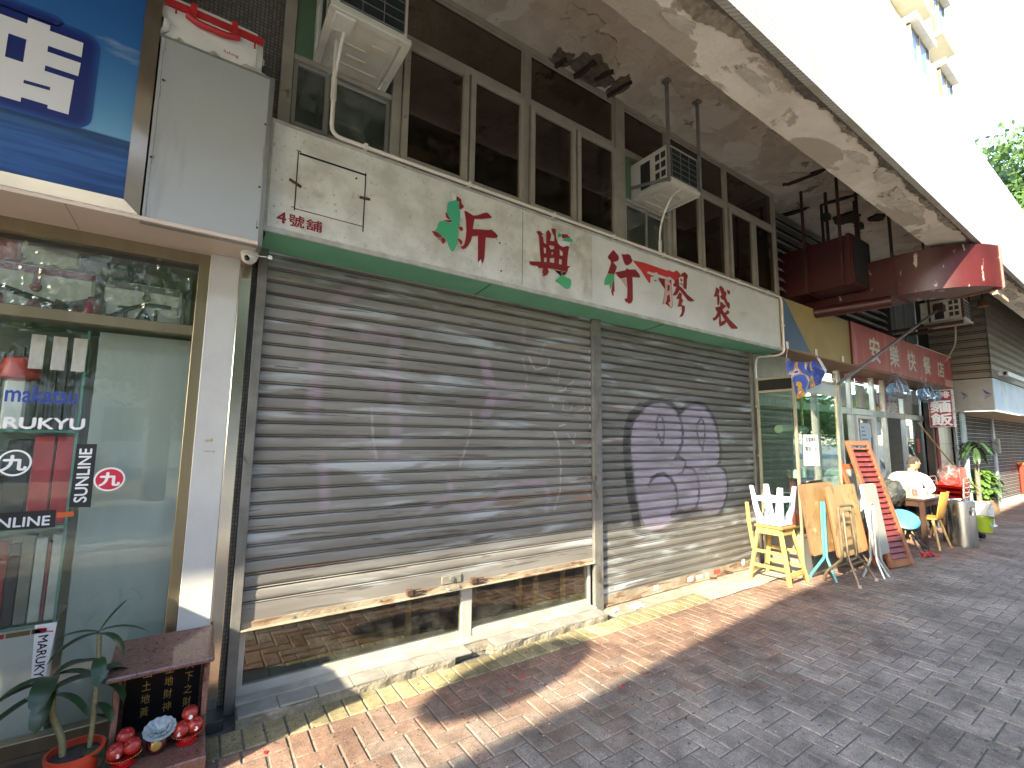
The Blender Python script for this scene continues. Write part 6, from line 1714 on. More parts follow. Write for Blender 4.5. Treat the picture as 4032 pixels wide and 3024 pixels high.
MB().tube(arc([(6.20, -.72, .006), (6.17, -.76, .11), (6.22, -.92, .28), (6.22, -.90, .86), (6.58, -.92, .86), (6.58, -.93, .28), (6.68, -1.02, .10), (6.68, -1.07, .006)], .05), .0155, 8).build('leg', brn, t2, smooth=40)
MB().tube(arc([(6.20, -1.07, .006), (6.22, -1.03, .12), (6.27, -.955, .30), (6.30, -.92, .80), (6.50, -.92, .80), (6.52, -.95, .35), (6.50, -.95, .26), (6.30, -.955, .26)], .05), .014, 8).build('leg', brn, t2, smooth=40)
MB().bar((6.23, -.925, .49), (6.58, -.925, .49), .03, .02).build('cross_bar', brn, t2)
MB().bar((6.27, -.97, .22), (6.62, -.98, .22), .02).build('cross_bar', brn, t2)
for (x, y) in ((6.20, -1.07), (6.68, -1.07)): MB().tube([(x, y, .001), (x, y-.003, .035)], .019, 8).build('rubber_foot', mat('foot_pink', (.42, .30, .27), r=.7), t2)
t3 = lean_board('folding_table', 'white rimmed grey table top leaning beside the red louvred door', 6.98, 7.42, -.98, -.88, .22, 1.07, .03, mat('laminate_grey', (.33, .32, .28), (.3, .29, .25), 3, .5), mat('rim_white', (.68, .68, .66), r=.4))
slv = mat('silver_tube', (.52, .55, .55), (.45, .48, .48), 8, .3, metal=.6)
MB().tube(arc([(6.74, -.92, .006), (6.86, -.97, .20), (6.88, -.99, .86), (6.98, -1.0, .86), (6.95, -1.0, .22), (6.99, -1.10, .006)], .05), .0135, 8).build('leg', slv, t3, smooth=40)
MB().tube(arc([(6.84, -1.10, .006), (6.88, -1.02, .2), (6.915, -1.01, .84)], .05), .0135, 8).build('leg', slv, t3, smooth=40)
MB().tube(arc([(7.16, -1.06, .006), (7.0, -1.03, .18), (6.945, -1.01, .80)], .05), .0135, 8).build('leg', slv, t3, smooth=40)

# red louvred door
ld = thing('louvred_door', 'orange brown wooden door with red louvre slats leaning against the tables', 'door', (7.9, -.8, 0))
B0, B1, T0, T1 = V((7.46, -.97, .012)), V((7.99, -1.06, .012)), V((7.62, -.56, 1.62)), V((8.15, -.65, 1.62))
ax = (B1-B0).normalized(); up_ = ((T0+T1)/2-(B0+B1)/2); LEN = up_.length; up_.normalize(); up_ = (up_-ax*up_.dot(ax)).normalized(); nn = ax.cross(up_).normalized()
MD = Matrix((ax, nn, up_)).transposed().to_4x4(); MD.translation = B0
WD = (B1-B0).length
stile = mat('door_orange', (.27, .105, .04), (.20, .07, .03), 5, .4, st=(1, 1, .2), dirt=(.10, .04, .02), dsc=8, dth=.58, dirt2=(.36, .2, .1), d2sc=16, d2th=.62)
rslat = mat('door_red', (.20, .032, .022), (.15, .024, .018), 5, .45, dirt=(.07, .02, .014), dsc=7, dth=.55, dirt2=(.32, .10, .07), d2sc=18, d2th=.6)
for x0 in (0, WD-.075): MB().box(x0, x0+.075, -.02, .02, 0, LEN, MD).build('stile', stile, ld, bevel=.004)
for z0, z1 in ((0, .09), (LEN-.07, LEN), (LEN-.13, LEN-.105)): MB().box(.075, WD-.075, -.018, .018, z0, z1, MD).build('rail', stile, ld, bevel=.003)
ns = 20
for k in range(ns):
    z = .10+(LEN-.25)*k/ns
    MB().add([MD @ V(p) for p in ((.075, .020, z), (WD-.075, .020, z), (WD-.075, -.004, z+.052), (.075, -.004, z+.052), (.075, .012, z-.004), (WD-.075, .012, z-.004), (WD-.075, -.012, z+.049), (.075, -.012, z+.049))],
             [(0, 1, 2, 3), (4, 7, 6, 5), (0, 4, 5, 1), (3, 2, 6, 7), (0, 3, 7, 4), (1, 5, 6, 2)]).build('slat', rslat, ld)
MB().box(.07, WD-.07, -.024, -.0205, .05, LEN-.1, MD).build('back_panel', mat('door_back', (.05, .02, .015), r=.8), ld)
ld2 = thing('wooden_prop', 'second red framed panel folded behind the louvred door', 'door', (7.95, -.62, 0))
MD2 = Matrix.Translation((.06, .12, 0)) @ MD
for x0 in (-.05, WD-.12): MB().box(x0, x0+.06, -.06, -.03, 0, LEN-.25, MD2).build('stile', mat('door_orange_dark', (.36, .10, .03), (.3, .08, .03), 5, .4), ld2, bevel=.004)
for z0 in (.05, LEN-.4): MB().box(.0, WD-.12, -.058, -.032, z0, z0+.07, MD2).build('rail', MATS['door_orange_dark'], ld2)

# round folding stool
rsx = thing('folding_round_stool', 'folded stool with a round pale blue seat beside the louvred door', 'stool', (8.66, -.88, 0))
MR = Matrix.Translation((8.62, -.83, .50)) @ Matrix.Rotation(math.radians(-38), 4, 'Y') @ Matrix.Rotation(math.radians(24), 4, 'X')
MB().lathe([(.001, -.02), (.165, -.02), (.175, -.008), (.175, .008), (.16, .018), (.001, .022)], (0, 0, 0), 28, MR).build('seat', mat('seat_blue', (.07, .24, .38), (.06, .21, .34), 6, .35), rsx, smooth=40)
MB().lathe([(.168, -.022), (.180, -.022), (.180, .004), (.168, .004)], (0, 0, 0), 28, MR).build('seat_rim', black_paint, rsx, smooth=40)
for (p, r_) in ((((8.70, -.86, .42), (8.72, -.98, .10), (8.72, -1.04, .005)), .011), (((8.60, -.80, .40), (8.86, -.98, .12), (8.93, -1.03, .005)), .013), (((8.66, -.84, .40), (8.62, -.95, .10), (8.60, -1.02, .005)), .010), (((8.64, -.82, .35), (8.78, -1.02, .10), (8.80, -1.07, .005)), .010)):
    MB().tube(p, r_, 7).build('leg', black_paint, rsx, smooth=40)
rr = thing('red_string', 'tangle of red plastic string lying by the feet of the round stool', 'string', (8.75, -1.06, 0))
random.seed(12)
q = MB()
for k in range(9):
    p0 = V((8.62+random.uniform(-.08, .22), -1.05+random.uniform(-.05, .06), .01))
    q.tube([p0+V((random.uniform(-.07, .07), random.uniform(-.05, .05), random.uniform(.0, .08))) for _ in range(5)], .006, 5)
q.build('strand', mat('string_red', (.5, .05, .05), r=.5), rr)

# ------------------------------------------------------------------ table, chair, bin, bag
dk = mat('dark_table', (.06, .032, .022), (.045, .024, .017), 5, .3)
dt = thing('dining_table', 'dark brown square dining table outside the restaurant', 'table', (9.85, -.55, 0))
MB().box(9.28, 10.40, -.90, -.20, .715, .75).build('tabletop', dk, dt, bevel=.004)
MB().box(9.30, 10.38, -.88, -.22, .7505, .753).build('glass_cover', mat('table_glass', (.45, .40, .30), (.38, .34, .26), 5, .08, spec=.8), dt)
for (x, y) in ((9.29, -.89), (10.33, -.89), (9.29, -.27), (10.33, -.27)): MB().box(x, x+.065, y, y+.065, 0, .715).build('leg', dk, dt, bevel=.004)
q = MB(); q.box(9.36, 10.33, -.88, -.86, .63, .715); q.box(9.30, 9.32, -.82, -.27, .63, .715); q.box(9.36, 10.33, -.235, -.215, .63, .715); q.build('apron', dk, dt)
random.seed(9)
for lb_, cls, x, y, sx_, sy_, h_, c_ in (('brown paper box on the dining table', 'box', 9.62, -.62, .10, .07, .15, (.42, .33, .2)), ('red and white packet on the dining table beside the brown box', 'packet', 9.80, -.66, .08, .05, .10, (.55, .1, .09)), ('clear plastic tub at the far corner of the dining table', 'tub', 10.12, -.70, .08, .07, .09, (.6, .62, .62)), ('white paper packet lying flat on the dining table', 'packet', 9.95, -.72, .12, .07, .04, (.7, .7, .68))):
    soft_box(x, x+sx_, y, y+sy_, .754, .754+h_, 3, .004).build('table_'+cls, mat('tb_%d' % int(x*100), c_, [k*.8 for k in c_], 20, .5), bevel=.004, label=lb_, cat=cls)
bent = mat('bent_ply', (.56, .30, .06), (.48, .25, .05), 5, .35, st=(1, 1, .25))
ch = thing('plywood_chair', 'honey coloured bent plywood chair with its back to the street', 'chair', (9.66, -.80, 0))
def chb(u, v):
    x = 9.66+(u-.5)*(.40-.10*v*v); z = .46+.40*v; y = -.985-.07*v-.05*(1-(2*u-1)**2)*(.5+.5*v)
    return V((x, y, z))
q = MB().grid(chb, 10, 8); q.grid(lambda u, v: chb(u, v)+V((0, .014, 0)), 10, 8)
for e_ in (0, 1):
    q.grid(lambda u, v, e_=e_: chb(e_, v)+V((0, .014*u, 0)), 1, 8)
q.grid(lambda u, v: chb(u, 1)+V((0, .014*v, 0)), 10, 1)
q.build('backrest', bent, ch, smooth=50)
q = MB().prism([(9.46, -.98), (9.86, -.98), (9.90, -.80), (9.86, -.58), (9.66, -.55), (9.46, -.58), (9.42, -.80)], .435, .460, 'z'); q.build('seat', bent, ch, bevel=.008, segs=2)
for (fx, fy, tx_, ty_) in ((9.36, -1.01, 9.50, -.92), (9.80, -1.04, 9.80, -.92), (9.42, -.52, 9.52, -.64), (9.90, -.52, 9.80, -.64)):
    MB().tube([(fx, fy, .002), (tx_, ty_, .435)], [.014, .022], 8).build('leg', yw, ch, smooth=40)
MB().box(9.5, 9.8, -.92, -.62, .41, .435).build('seat_frame', black_paint, ch)
tc = thing('steel_bin', 'tall cylindrical stainless steel swing bin beside the plywood chair', 'bin', (10.15, -1.12, 0))
bin_m = mat('brushed_bin', (.60, .60, .57), (.52, .52, .5), 4, .22, metal=.95, st=(1, 1, .1))
MB().lathe([(.001, .0), (.165, .0), (.165, .60)], (10.15, -1.12, .003), 36).build('bin_body', bin_m, tc, smooth=40)
MB().lathe([(.168, .60), (.168, .70), (.15, .715), (.145, .70), (.001, .69)], (10.15, -1.12, .003), 36).build('lid', bin_m, tc, smooth=40)
q = MB(); q.tube([(10.05, -1.272, .60), (10.045, -1.284, .60)], .02, 10); q.box(10.02, 10.06, -1.285, -1.268, .50, .565); q.build('label_plate', white_v, tc)
gbm = mat('bag_film_black', (.035, .038, .032), (.06, .065, .055), 7, .22, bump=1.0, bs=14, bw=.05)
gb = thing('rubbish_bag', 'full black plastic rubbish bag beside the seated man', 'bag', (9.05, -.52, .55))
q = MB().ball((9.05, -.52, .82), .24, 22, 14, (1.15, .85, .85))
random.seed(2)
for k, p in enumerate(q.v):
    p = V(p); c_ = V((9.05, -.52, .82)); d_ = p-c_
    f_ = 1+.16*math.sin(9*d_.x/.24+3*d_.z/.24)*math.sin(7*d_.y/.24+2)+.05*math.sin(23*d_.x/.24)*math.cos(19*d_.z/.24)
    q.v[k] = tuple(c_+d_*f_)
q.build('bag_body', gbm, gb, smooth=50)
bk = thing('black_drum', 'black drum under the rubbish bag at the end of the dining table', 'drum', (9.05, -.50, 0))
MB().lathe([(.001, 0), (.17, 0), (.19, .30), (.185, .58), (.001, .60)], (9.05, -.50, .003), 20).build('drum_body', black_paint, bk, smooth=40)

# bucket, jerrycan, boots
bk2 = thing('green_bucket', 'lime green plastic bucket with a round pale sticker', 'bucket', (12.1, -.98, 0))
MB().lathe([(.001, 0), (.115, 0), (.15, .26), (.158, .262), (.158, .275), (.145, .275), (.11, .012), (.001, .01)], (12.1, -.98, .003), 28).build('bucket_body', mat('lime', (.30, .40, .03), (.26, .36, .03), 6, .35), bk2, smooth=40)
MB().tube([(12.1-.155, -.98, .27), (12.1-.1, -1.11, .275), (12.1, -1.142, .272), (12.1+.1, -1.11, .275), (12.1+.155, -.98, .27)], .007, 6).build('handle', black_paint, bk2, smooth=40)
MB().ball((12.02, -1.105, .14), .045, 12, 8, (1, .25, 1)).build('round_sticker', mat('sticker_pale', (.4, .55, .5), r=.5), bk2)
jc = thing('jerrycan', 'white translucent plastic jerrycan behind the green bucket', 'jerrycan', (13.0, -.80, 0))
soft_box(12.84, 13.18, -.95, -.70, .004, .42, 5, .012).build('can_body', mat('milky_plastic', (.70, .70, .66), (.62, .62, .58), 4, .4), jc, smooth=60, bevel=.03, segs=3)
q = MB(); q.tube(arc([(12.9, -.82, .41), (12.92, -.82, .47), (13.08, -.82, .47), (13.1, -.82, .41)], .03), .014, 7); q.tube([(13.12, -.9, .41), (13.12, -.9, .47)], .028, 10); q.build('can_handle', MATS['milky_plastic'], jc, smooth=40)
bt2 = thing('rubber_boots', 'pair of black rubber boots lying behind the steel bin', 'boots', (11.3, -1.0, 0))
for dy in (0, .11):
    q = MB(); q.tube([(11.35, -.90+dy, .42), (11.30, -.92+dy, .10), (11.28, -.98+dy, .055), (11.22, -1.15+dy, .045)], [.06, .055, .055, .04], 10); q.build('boot', mat('boot_black', (.012, .014, .02), r=.25), bt2, smooth=50)

# stacked red chairs
rdp = mat('red_plastic', (.42, .03, .02), (.36, .025, .018), 5, .25, coat=.4)
tbe = mat('chair_tube', (.34, .30, .26), r=.3, metal=.7)
def red_chair(x, y, z, label, with_legs):
    t = thing('red_plastic_chair', label, 'chair', (x, y, z), 'stack of red chairs')
    def seat(u, v):
        return V((x+(u-.5)*.44, y+(v-.5)*.42, z+.05*((2*u-1)**2)+.02*v))
    q = MB().grid(seat, 8, 6); q.grid(lambda u, v: seat(u, v)-V((0, 0, .018)), 8, 6); q.build('seat', rdp, t, smooth=60)
    def back(u, v):
        return V((x+.22+.16*v, y+(u-.5)*(.44-.1*v), z+.04+.36*v-.04*(2*u-1)**2))
    q = MB().grid(back, 8, 8); q.grid(lambda u, v: back(u, v)+V((.016, 0, 0)), 8, 8); q.build('backrest', rdp, t, smooth=60)
    for s_ in (-1, 1):
        MB().tube(arc([(x-.2, y+s_*.24, max(z-.42, .004) if with_legs else z-.05), (x-.2, y+s_*.24, z+.20), (x+.2, y+s_*.24, z+.20), (x+.24, y+s_*.22, z-.02)]+([(x+.24, y+s_*.24, max(z-.42, .004))] if with_legs else []), .06), .013, 7).build('tube_frame', tbe, t, smooth=40)
    return t
for k in range(5):
    red_chair(11.75+.03*k, -.62, .43+.085*k, ('lowest', 'second lowest', 'middle', 'second highest', 'topmost')[k]+' chair in the stack of red plastic chairs', k == 0)
pv = thing('plastic_wrap', 'clear plastic bag crumpled over the top red chair', 'plastic bag', (11.9, -.62, .85))
q = MB().ball((12.0, -.60, 1.02), .17, 16, 10, (.7, 1.0, 1.25))
for k, p in enumerate(q.v):
    p = V(p); c_ = V((12.0, -.60, 1.02)); d_ = p-c_
    q.v[k] = tuple(c_+d_*(1+.10*math.sin(31*d_.y+17*d_.z)*math.cos(27*d_.x+9)))
q.build('film', glass('wrap_film', (.92, .92, .92), boost=2.5, dirt=.25), pv, smooth=30)

# plants at the restaurant corner
bush_m = mat('bush_leaf', (.10, .19, .03), (.06, .125, .022), 6, .45)
dark_leaf = mat('dark_leaf', (.022, .05, .018), (.035, .075, .026), 6, .4)
random.seed(14)
def leafy(name, label, cat, cx_, cy_, z0, z1, rx, ry, n, size, m, stem_n=4, grp=None):
    t = thing(name, label, cat, (cx_, cy_, 0), grp)
    q = MB()
    for k in range(n):
        a = random.random()*2*PI; r_ = math.sqrt(random.random()); v = random.random()
        zz = z0+(z1-z0)*v; f_ = (.55+.6*math.sin(PI*min(1, v*.85+.15)))
        p = V((cx_+rx*r_*f_*math.cos(a), cy_+ry*r_*f_*math.sin(a), zz))
        d_ = V((math.cos(a), math.sin(a), random.uniform(-.4, .8)))
        leaf(q, p, d_, size*random.uniform(.7, 1.3), size*.45, random.uniform(.6, 1.8), 3)
    q.build('foliage', m, t, smooth=60)
    q = MB()
    for k in range(stem_n):
        a = 2*PI*k/stem_n; q.tube([(cx_+.05*math.cos(a), cy_+.05*math.sin(a), z0-.35 if z0 > .4 else 0), (cx_+rx*.4*math.cos(a), cy_+ry*.4*math.sin(a), z1*.85)], .008, 5)
    q.build('stem', stem_m, t)
    return t
bp_ = leafy('bushy_plant', 'bright green bushy plant in a long planter, sunlit at the restaurant corner', 'plant', 15.2, -.42, .38, 1.02, .48, .26, 520, .14, bush_m, 8)
MB().box(14.75, 15.6, -.62, -.22, 0, .33).build('planter_box', mat('planter_tan', (.42, .27, .14), (.34, .22, .11), 6, .6), bp_, bevel=.008)
fd = thing('foliage_plant', 'dark leaved potted plant in shade behind the red chairs', 'plant', (13.6, -.30, 0))
q = MB()
for k in range(26):
    a = random.random()*2*PI; leaf(q, (13.6, -.30, .4+.25*random.random()), (math.cos(a), math.sin(a)*.7, 1.1), .48, .12, 1.6, 6)
q.build('foliage', mat('variegated_leaf', (.03, .07, .02), (.13, .16, .04), 26, .35, st=(1, 1, 2)), fd, smooth=60)
MB().lathe([(.001, 0), (.12, 0), (.16, .36), (.001, .37)], (13.6, -.30, 0), 20).build('pot', black_paint, fd, smooth=40)
dr = thing('tall_dracaena', 'tall dracaena with a drooping leaf rosette on a thick cane before the white shutters', 'plant', (14.45, -.52, 0))
q = MB()
for k in range(34):
    a = random.random()*2*PI; leaf(q, (14.5, -.52, 1.42+.22*random.random()), (math.cos(a), math.sin(a), random.uniform(.2, 1.5)), random.uniform(.34, .52), .055, random.uniform(1.6, 2.8), 6)
q.build('foliage', dark_leaf, dr, smooth=60)
MB().tube([(14.42, -.52, .2), (14.45, -.52, .8), (14.5, -.52, 1.5)], [.05, .045, .035], 9).build('trunk', mat('cane_bark', (.2, .17, .12), (.14, .12, .09), 12, .8), dr, smooth=40)
MB().lathe([(.001, 0), (.15, 0), (.18, .32), (.165, .32), (.001, .28)], (14.42, -.52, 0), 20).build('pot', mat('pot_brown', (.18, .1, .06), r=.6), dr, smooth=40)
MB().tube([(11.1, -.44, 1.98), (12.55, -.48, 1.30), (13.9, -.62, .62)], [.012, .014, .016], 7).build('bamboo_pole', mat('bamboo', (.46, .36, .12), (.36, .27, .09), 8, .4, st=(1, 1, 1)), smooth=40, label='long yellow bamboo pole leaning from the shopfront to the planter', cat='pole')
bp2 = thing('blue_drain_pipe', 'pale blue vertical drain pipe on the tiled pier', 'pipe', (14.62, -.33, 0))
MB().tube([(14.62, -.33, 0), (14.62, -.33, 3.6)], .055, 10).build('pipe', mat('pipe_blue', (.36, .46, .50), (.3, .4, .44), 4, .5), bp2, smooth=40)

# ------------------------------------------------------------------ corner shop with striped cladding and white shutters
cs = thing('corner_shop', 'projecting shop box with striped grey cladding over white roller shutters', 'shop front', (19, -.3, 0))
clad = mat('clad_tan', (.215, .19, .15), (.18, .16, .125), 3, .5)
MB().box(14.53, 30, -.88, .3, 3.07, 5.38).build('backing', black, cs)
z = 3.09
while z < 5.3:
    for (a, h_) in ((0, .115), (.132, .026)):
        q = MB(); q.box(14.50, 14.53, -.90, .1, z+a, z+a+h_); q.box(14.50, 30, -.915, -.885, z+a, z+a+h_); q.build('cladding_strip', clad, cs)
    z += .178
MB().box(14.505, 14.53, -.895, .1, 2.34, 3.065).build('sign_side', mat('sign_side_grey', (.30, .29, .265), (.26, .25, .23), 3, .5), cs)
nav = mat('sail_blue', (.03, .045, .19), r=.5); nav2 = mat('sail_grey', (.16, .17, .22), r=.5)
def tri(pts, m, x=14.503):
    q = MB(); q.prism(pts, x-.0015, x, 'x'); q.build('printed_sail', m, cs)
for (o_, s_) in (((-.73, 2.83), 1), ((-.375, 2.80), .8)):
    tri([(o_[0], o_[1]), (o_[0]-.155*s_, o_[1]-.135*s_), (o_[0]-.05*s_, o_[1]-.115*s_)], nav); tri([(o_[0]-.05*s_, o_[1]-.13*s_), (o_[0]-.155*s_, o_[1]-.15*s_), (o_[0]-.02*s_, o_[1]-.24*s_)], nav2)
for o_ in ((-.82, 3.03), (-.40, 3.0), (-.66, 2.46)): tri([o_, (o_[0]-.04, o_[1]-.02), (o_[0], o_[1]-.04)], nav2)
MB().box(14.53, 30, -.91, -.88, 2.34, 3.065).build('banner_front', mat('banner_blue', (.34, .46, .62), (.48, .56, .64), 1.3, .5, dirt=(.16, .26, .46), dsc=1.1, dth=.58, dw=.15, dst=(1.4, 1, .7)), cs)
q = MB(); q.box(15.05, 15.25, -1.05, -.915, 3.16, 3.24); q.box(15.05, 16.9, -1.08, -1.0, 3.14, 3.24); q.build('tube_light', mat('tube_housing', (.5, .5, .46), r=.4), cs)
MB().box(14.53, 30, -.88, .1, 2.32, 2.335).build('soffit_board', mat('soffit_tan', (.42, .31, .18), (.36, .27, .16), 3, .6), cs)
wsm = mat('white_shutter', (.52, .52, .47), (.44, .44, .40), 3, .5, dirt=(.36, .36, .33), dsc=4, dth=.6)
wme = {}
for (x0, x1) in ((15.3, 18.95), (19.15, 24.0)):
    n = len(PROF)
    q = MB(); xm = (x0+x1)/2
    for x in (x0-xm, x1-xm): q.v += [(x, y*1.6, t_*.10) for t_, y in PROF]
    q.f += [(k, k+1, n+k+1, n+k) for k in range(n-1)]; q.mi += [0]*(n-1)
    me = q.mesh('slat', wsm, smooth=25)
    for k in range(23): link('slat', me, (xm, -.02, .02+k*.10), cs)
for x0, x1 in ((18.95, 19.15), (15.2, 15.3)): MB().box(x0, x1, -.08, .02, 0, 2.32).build('shutter_post', mat('post_blue_grey', (.30, .33, .40), r=.5), cs)
MB().box(19.0, 19.2, -.16, -.08, 1.35, 1.75).build('meter_box', mat('meter_grey', (.3, .29, .26), r=.6), cs)
q = MB(); q.box(15.2, 30, -.03, .1, 0, 2.32); q.build('shutter_back', MATS['shop_inside'], cs)
MB().box(14.5, 30, -.45, .1, -.02, .03).build('threshold', MATS['kerb_stone'], cs)
rb = thing('red_box', 'red box with orange lid standing at the far end of the white shutters', 'box', (22.3, -.3, 0))
MB().box(22.0, 22.6, -.55, -.05, .0, .95).build('box_body', mat('box_red', (.45, .04, .02), r=.4), rb, bevel=.02)
MB().box(21.98, 22.62, -.57, -.03, .95, 1.05).build('box_lid', mat('box_orange', (.6, .22, .06), r=.4), rb, bevel=.02)

# ------------------------------------------------------------------ seated man
def skin_body(name, joints, edges, m, parent=None, sub=2, **kw):
    me = bpy.data.meshes.new('skin')
    me.from_pydata([j[0] for j in joints], edges, [])
    o = bpy.data.objects.new('skin', me); COL.objects.link(o)
    sk = o.modifiers.new('s', 'SKIN'); sk.use_smooth_shade = True
    sv = me.skin_vertices[0].data
    for k, j in enumerate(joints):
        r_ = j[1]; sv[k].radius = r_ if isinstance(r_, tuple) else (r_, r_)
        sv[k].use_root = (k == 0)
    ss = o.modifiers.new('u', 'SUBSURF'); ss.levels = sub; ss.render_levels = sub
    bpy.context.view_layer.update()
    d = bpy.context.evaluated_depsgraph_get()
    em = bpy.data.meshes.new_from_object(o.evaluated_get(d))
    q = MB(); q.add([v.co.copy() for v in em.vertices], [tuple(p.vertices) for p in em.polygons])
    bpy.data.objects.remove(o)
    return q.build(name, m, parent, smooth=80, **kw)
skin_m = mat('skin', (.48, .27, .17), (.42, .23, .14), 12, .45)
PX, PY = 10.42, -.42
man = thing('seated_man', 'man in a white shirt with cropped hair and glasses seated behind the dining table', 'person', (PX, PY, 0))
body = skin_body('body', [((PX, PY, .50), (.15, .13)), ((PX+.01, PY, .70), (.15, .12)), ((PX+.02, PY, .90), (.17, .12)), ((PX+.03, PY, 1.02), (.10, .09)), ((PX+.05, PY-.02, 1.10), (.055, .055)), ((PX+.07, PY-.04, 1.17), (.06, .065)),
    ((PX+.02, PY+.20, .985), .065), ((PX+.10, PY+.33, .86), .048), ((PX-.05, PY+.20, .79), .038), ((PX-.10, PY+.14, .79), .032),
    ((PX+.02, PY-.20, .985), .065), ((PX+.06, PY-.26, .80), .048), ((PX-.14, PY-.22, .785), .038), ((PX-.20, PY-.18, .785), .032),
    ((PX-.05, PY+.10, .47), .09), ((PX-.42, PY+.11, .47), .075), ((PX-.42, PY+.11, .10), .05), ((PX-.05, PY-.10, .47), .09), ((PX-.42, PY-.11, .47), .075), ((PX-.42, PY-.11, .10), .05), ((PX-.52, PY+.11, .05), .04), ((PX-.52, PY-.11, .05), .04)],
    [(0, 1), (1, 2), (2, 3), (3, 4), (4, 5), (3, 6), (6, 7), (7, 8), (8, 9), (3, 10), (10, 11), (11, 12), (12, 13), (0, 14), (14, 15), (15, 16), (0, 17), (17, 18), (18, 19), (16, 20), (19, 21)], skin_m, man)
# head turned to the far right of the street
HD = V((PX+.08, PY-.06, 1.25))
RH = Matrix.Translation(HD) @ Matrix.Rotation(math.radians(-38), 4, 'Z') @ Matrix.Rotation(math.radians(8), 4, 'Y')   # local +x is the face
q = MB()
hp = []
for i in range(15):
    ph = PI*i/14; zz = -math.cos(ph)
    rad = math.sin(ph)
    for k in range(24):
        a = 2*PI*k/24
        x, y = rad*math.cos(a), rad*math.sin(a)
        X, Yy, Z = x*.098, y*.077, zz*.122
        if zz < 0: X *= 1-.16*(-zz); Yy *= 1-.30*(-zz)
        if x > .5 and zz < -.35: X += .012
        if x < -.3 and zz < -.3: X += .02
        if x > .85 and abs(y) < .22: X += .020*math.exp(-((zz+.12)/.16)**2)          # nose
        if x > .6 and .25 < abs(y) < .6: X -= .008*math.exp(-((zz-.08)/.12)**2)       # eye sockets
        hp.append(RH @ V((X, Yy, Z)))
q.add(hp, [(i*24+k, i*24+(k+1) % 24, (i+1)*24+(k+1) % 24, (i+1)*24+k) for i in range(14) for k in range(24)])
q.build('head', skin_m, man, smooth=80)
q = MB()
for s_ in (-1, 1): q.ball(tuple(RH @ V((-.008, s_*.078, .0))), .026, 10, 8, (.8, .4, 1.2), RH.to_3x3().to_4x4())
q.build('ear', skin_m, man, smooth=80)
q = MB()
for s_ in (-1, 1): q.ball(tuple(RH @ V((.084, s_*.030, .012))), .011, 10, 8)
q.build('eye', mat('eye_white', (.6, .58, .55), r=.2), man, smooth=80)
q = MB(); q.ball(tuple(RH @ V((.092, 0, -.062))), .022, 10, 6, (.35, 1, .3), RH.to_3x3().to_4x4()); q.build('mouth', mat('lip', (.36, .13, .10), r=.5), man, smooth=80)
q = MB()
for i in range(9):
    ph = PI/2*(i/8)*1.12
    zz = math.cos(ph); rad = math.sin(ph)
    for k in range(24):
        a = 2*PI*k/24; x, y = rad*math.cos(a), rad*math.sin(a)
        lift = max(0, x)*.5
        ca, sa = math.cos(a), math.sin(a)
        low = -.30+.95*max(0, ca)**.7+.18*abs(sa)
        t_ = i/8
        zc = 1-(1-low)*t_
        rr_ = math.sqrt(max(0, 1-zc*zc))
        q.v.append(tuple(RH @ V((ca*rr_*.1015, sa*rr_*.0805, zc*.1265))))
fs_ = [(i*24+k, i*24+(k+1) % 24, (i+1)*24+(k+1) % 24, (i+1)*24+k) for i in range(8) for k in range(24)]
q.f += fs_; q.mi += [0]*len(fs_)
q.build('hair', mat('hair_dark', (.03, .022, .018), (.06, .045, .035), 60, .7, bump=.6, bs=300), man, smooth=80)
q = MB()
for s_ in (-1, 1):
    pts = [RH @ V((.100, s_*.033+.024*math.cos(2*PI*k/12), .012+.019*math.sin(2*PI*k/12))) for k in range(13)]
    q.tube(pts, .0022, 5, False); q.tube([RH @ V((.097, s_*.057, .016)), RH @ V((.0, s_*.084, .014))], .0022, 5)
q.tube([RH @ V((.102, -.01, .014)), RH @ V((.102, .01, .014))], .0022, 5)
q.build('glasses', black_paint, man)
shirt_m = mat('shirt_white', (.72, .72, .70), (.66, .66, .64), 9, .8, bump=.6, bs=18, bw=.03)
skin_body('shirt', [((PX, PY, .52), (.175, .145)), ((PX+.01, PY, .72), (.18, .14)), ((PX+.02, PY, .92), (.20, .14)), ((PX+.03, PY, 1.045), (.11, .10)),
    ((PX+.02, PY+.215, 1.0), .085), ((PX+.11, PY+.35, .88), .072), ((PX-.01, PY+.25, .80), .058), ((PX+.02, PY-.215, 1.0), .085), ((PX+.06, PY-.28, .82), .072), ((PX-.08, PY-.25, .795), .058)],
    [(0, 1), (1, 2), (2, 3), (3, 4), (4, 5), (5, 6), (3, 7), (7, 8), (8, 9)], shirt_m, man)
skin_body('trousers', [((PX, PY, .48), (.17, .15)), ((PX-.05, PY+.10, .47), .105), ((PX-.42, PY+.11, .47), .09), ((PX-.42, PY+.11, .12), .065), ((PX-.05, PY-.10, .47), .105), ((PX-.42, PY-.11, .47), .09), ((PX-.42, PY-.11, .12), .065)],
    [(0, 1), (1, 2), (2, 3), (0, 4), (4, 5), (5, 6)], mat('trouser_dark', (.04, .042, .05), r=.8), man)
q = MB()
q.tube([RH @ V((.02, -.06, -.14)), V((PX+.18, PY-.10, 1.00)), V((PX+.17, PY-.06, .80))], .018, 7); q.tube([RH @ V((.02, .06, -.14)), V((PX+.18, PY+.06, 1.0)), V((PX+.18, PY-.02, .82))], .018, 7)
q.build('neck_strap', mat('strap_maroon', (.32, .05, .06), (.4, .2, .2), 20, .6), man, smooth=60)
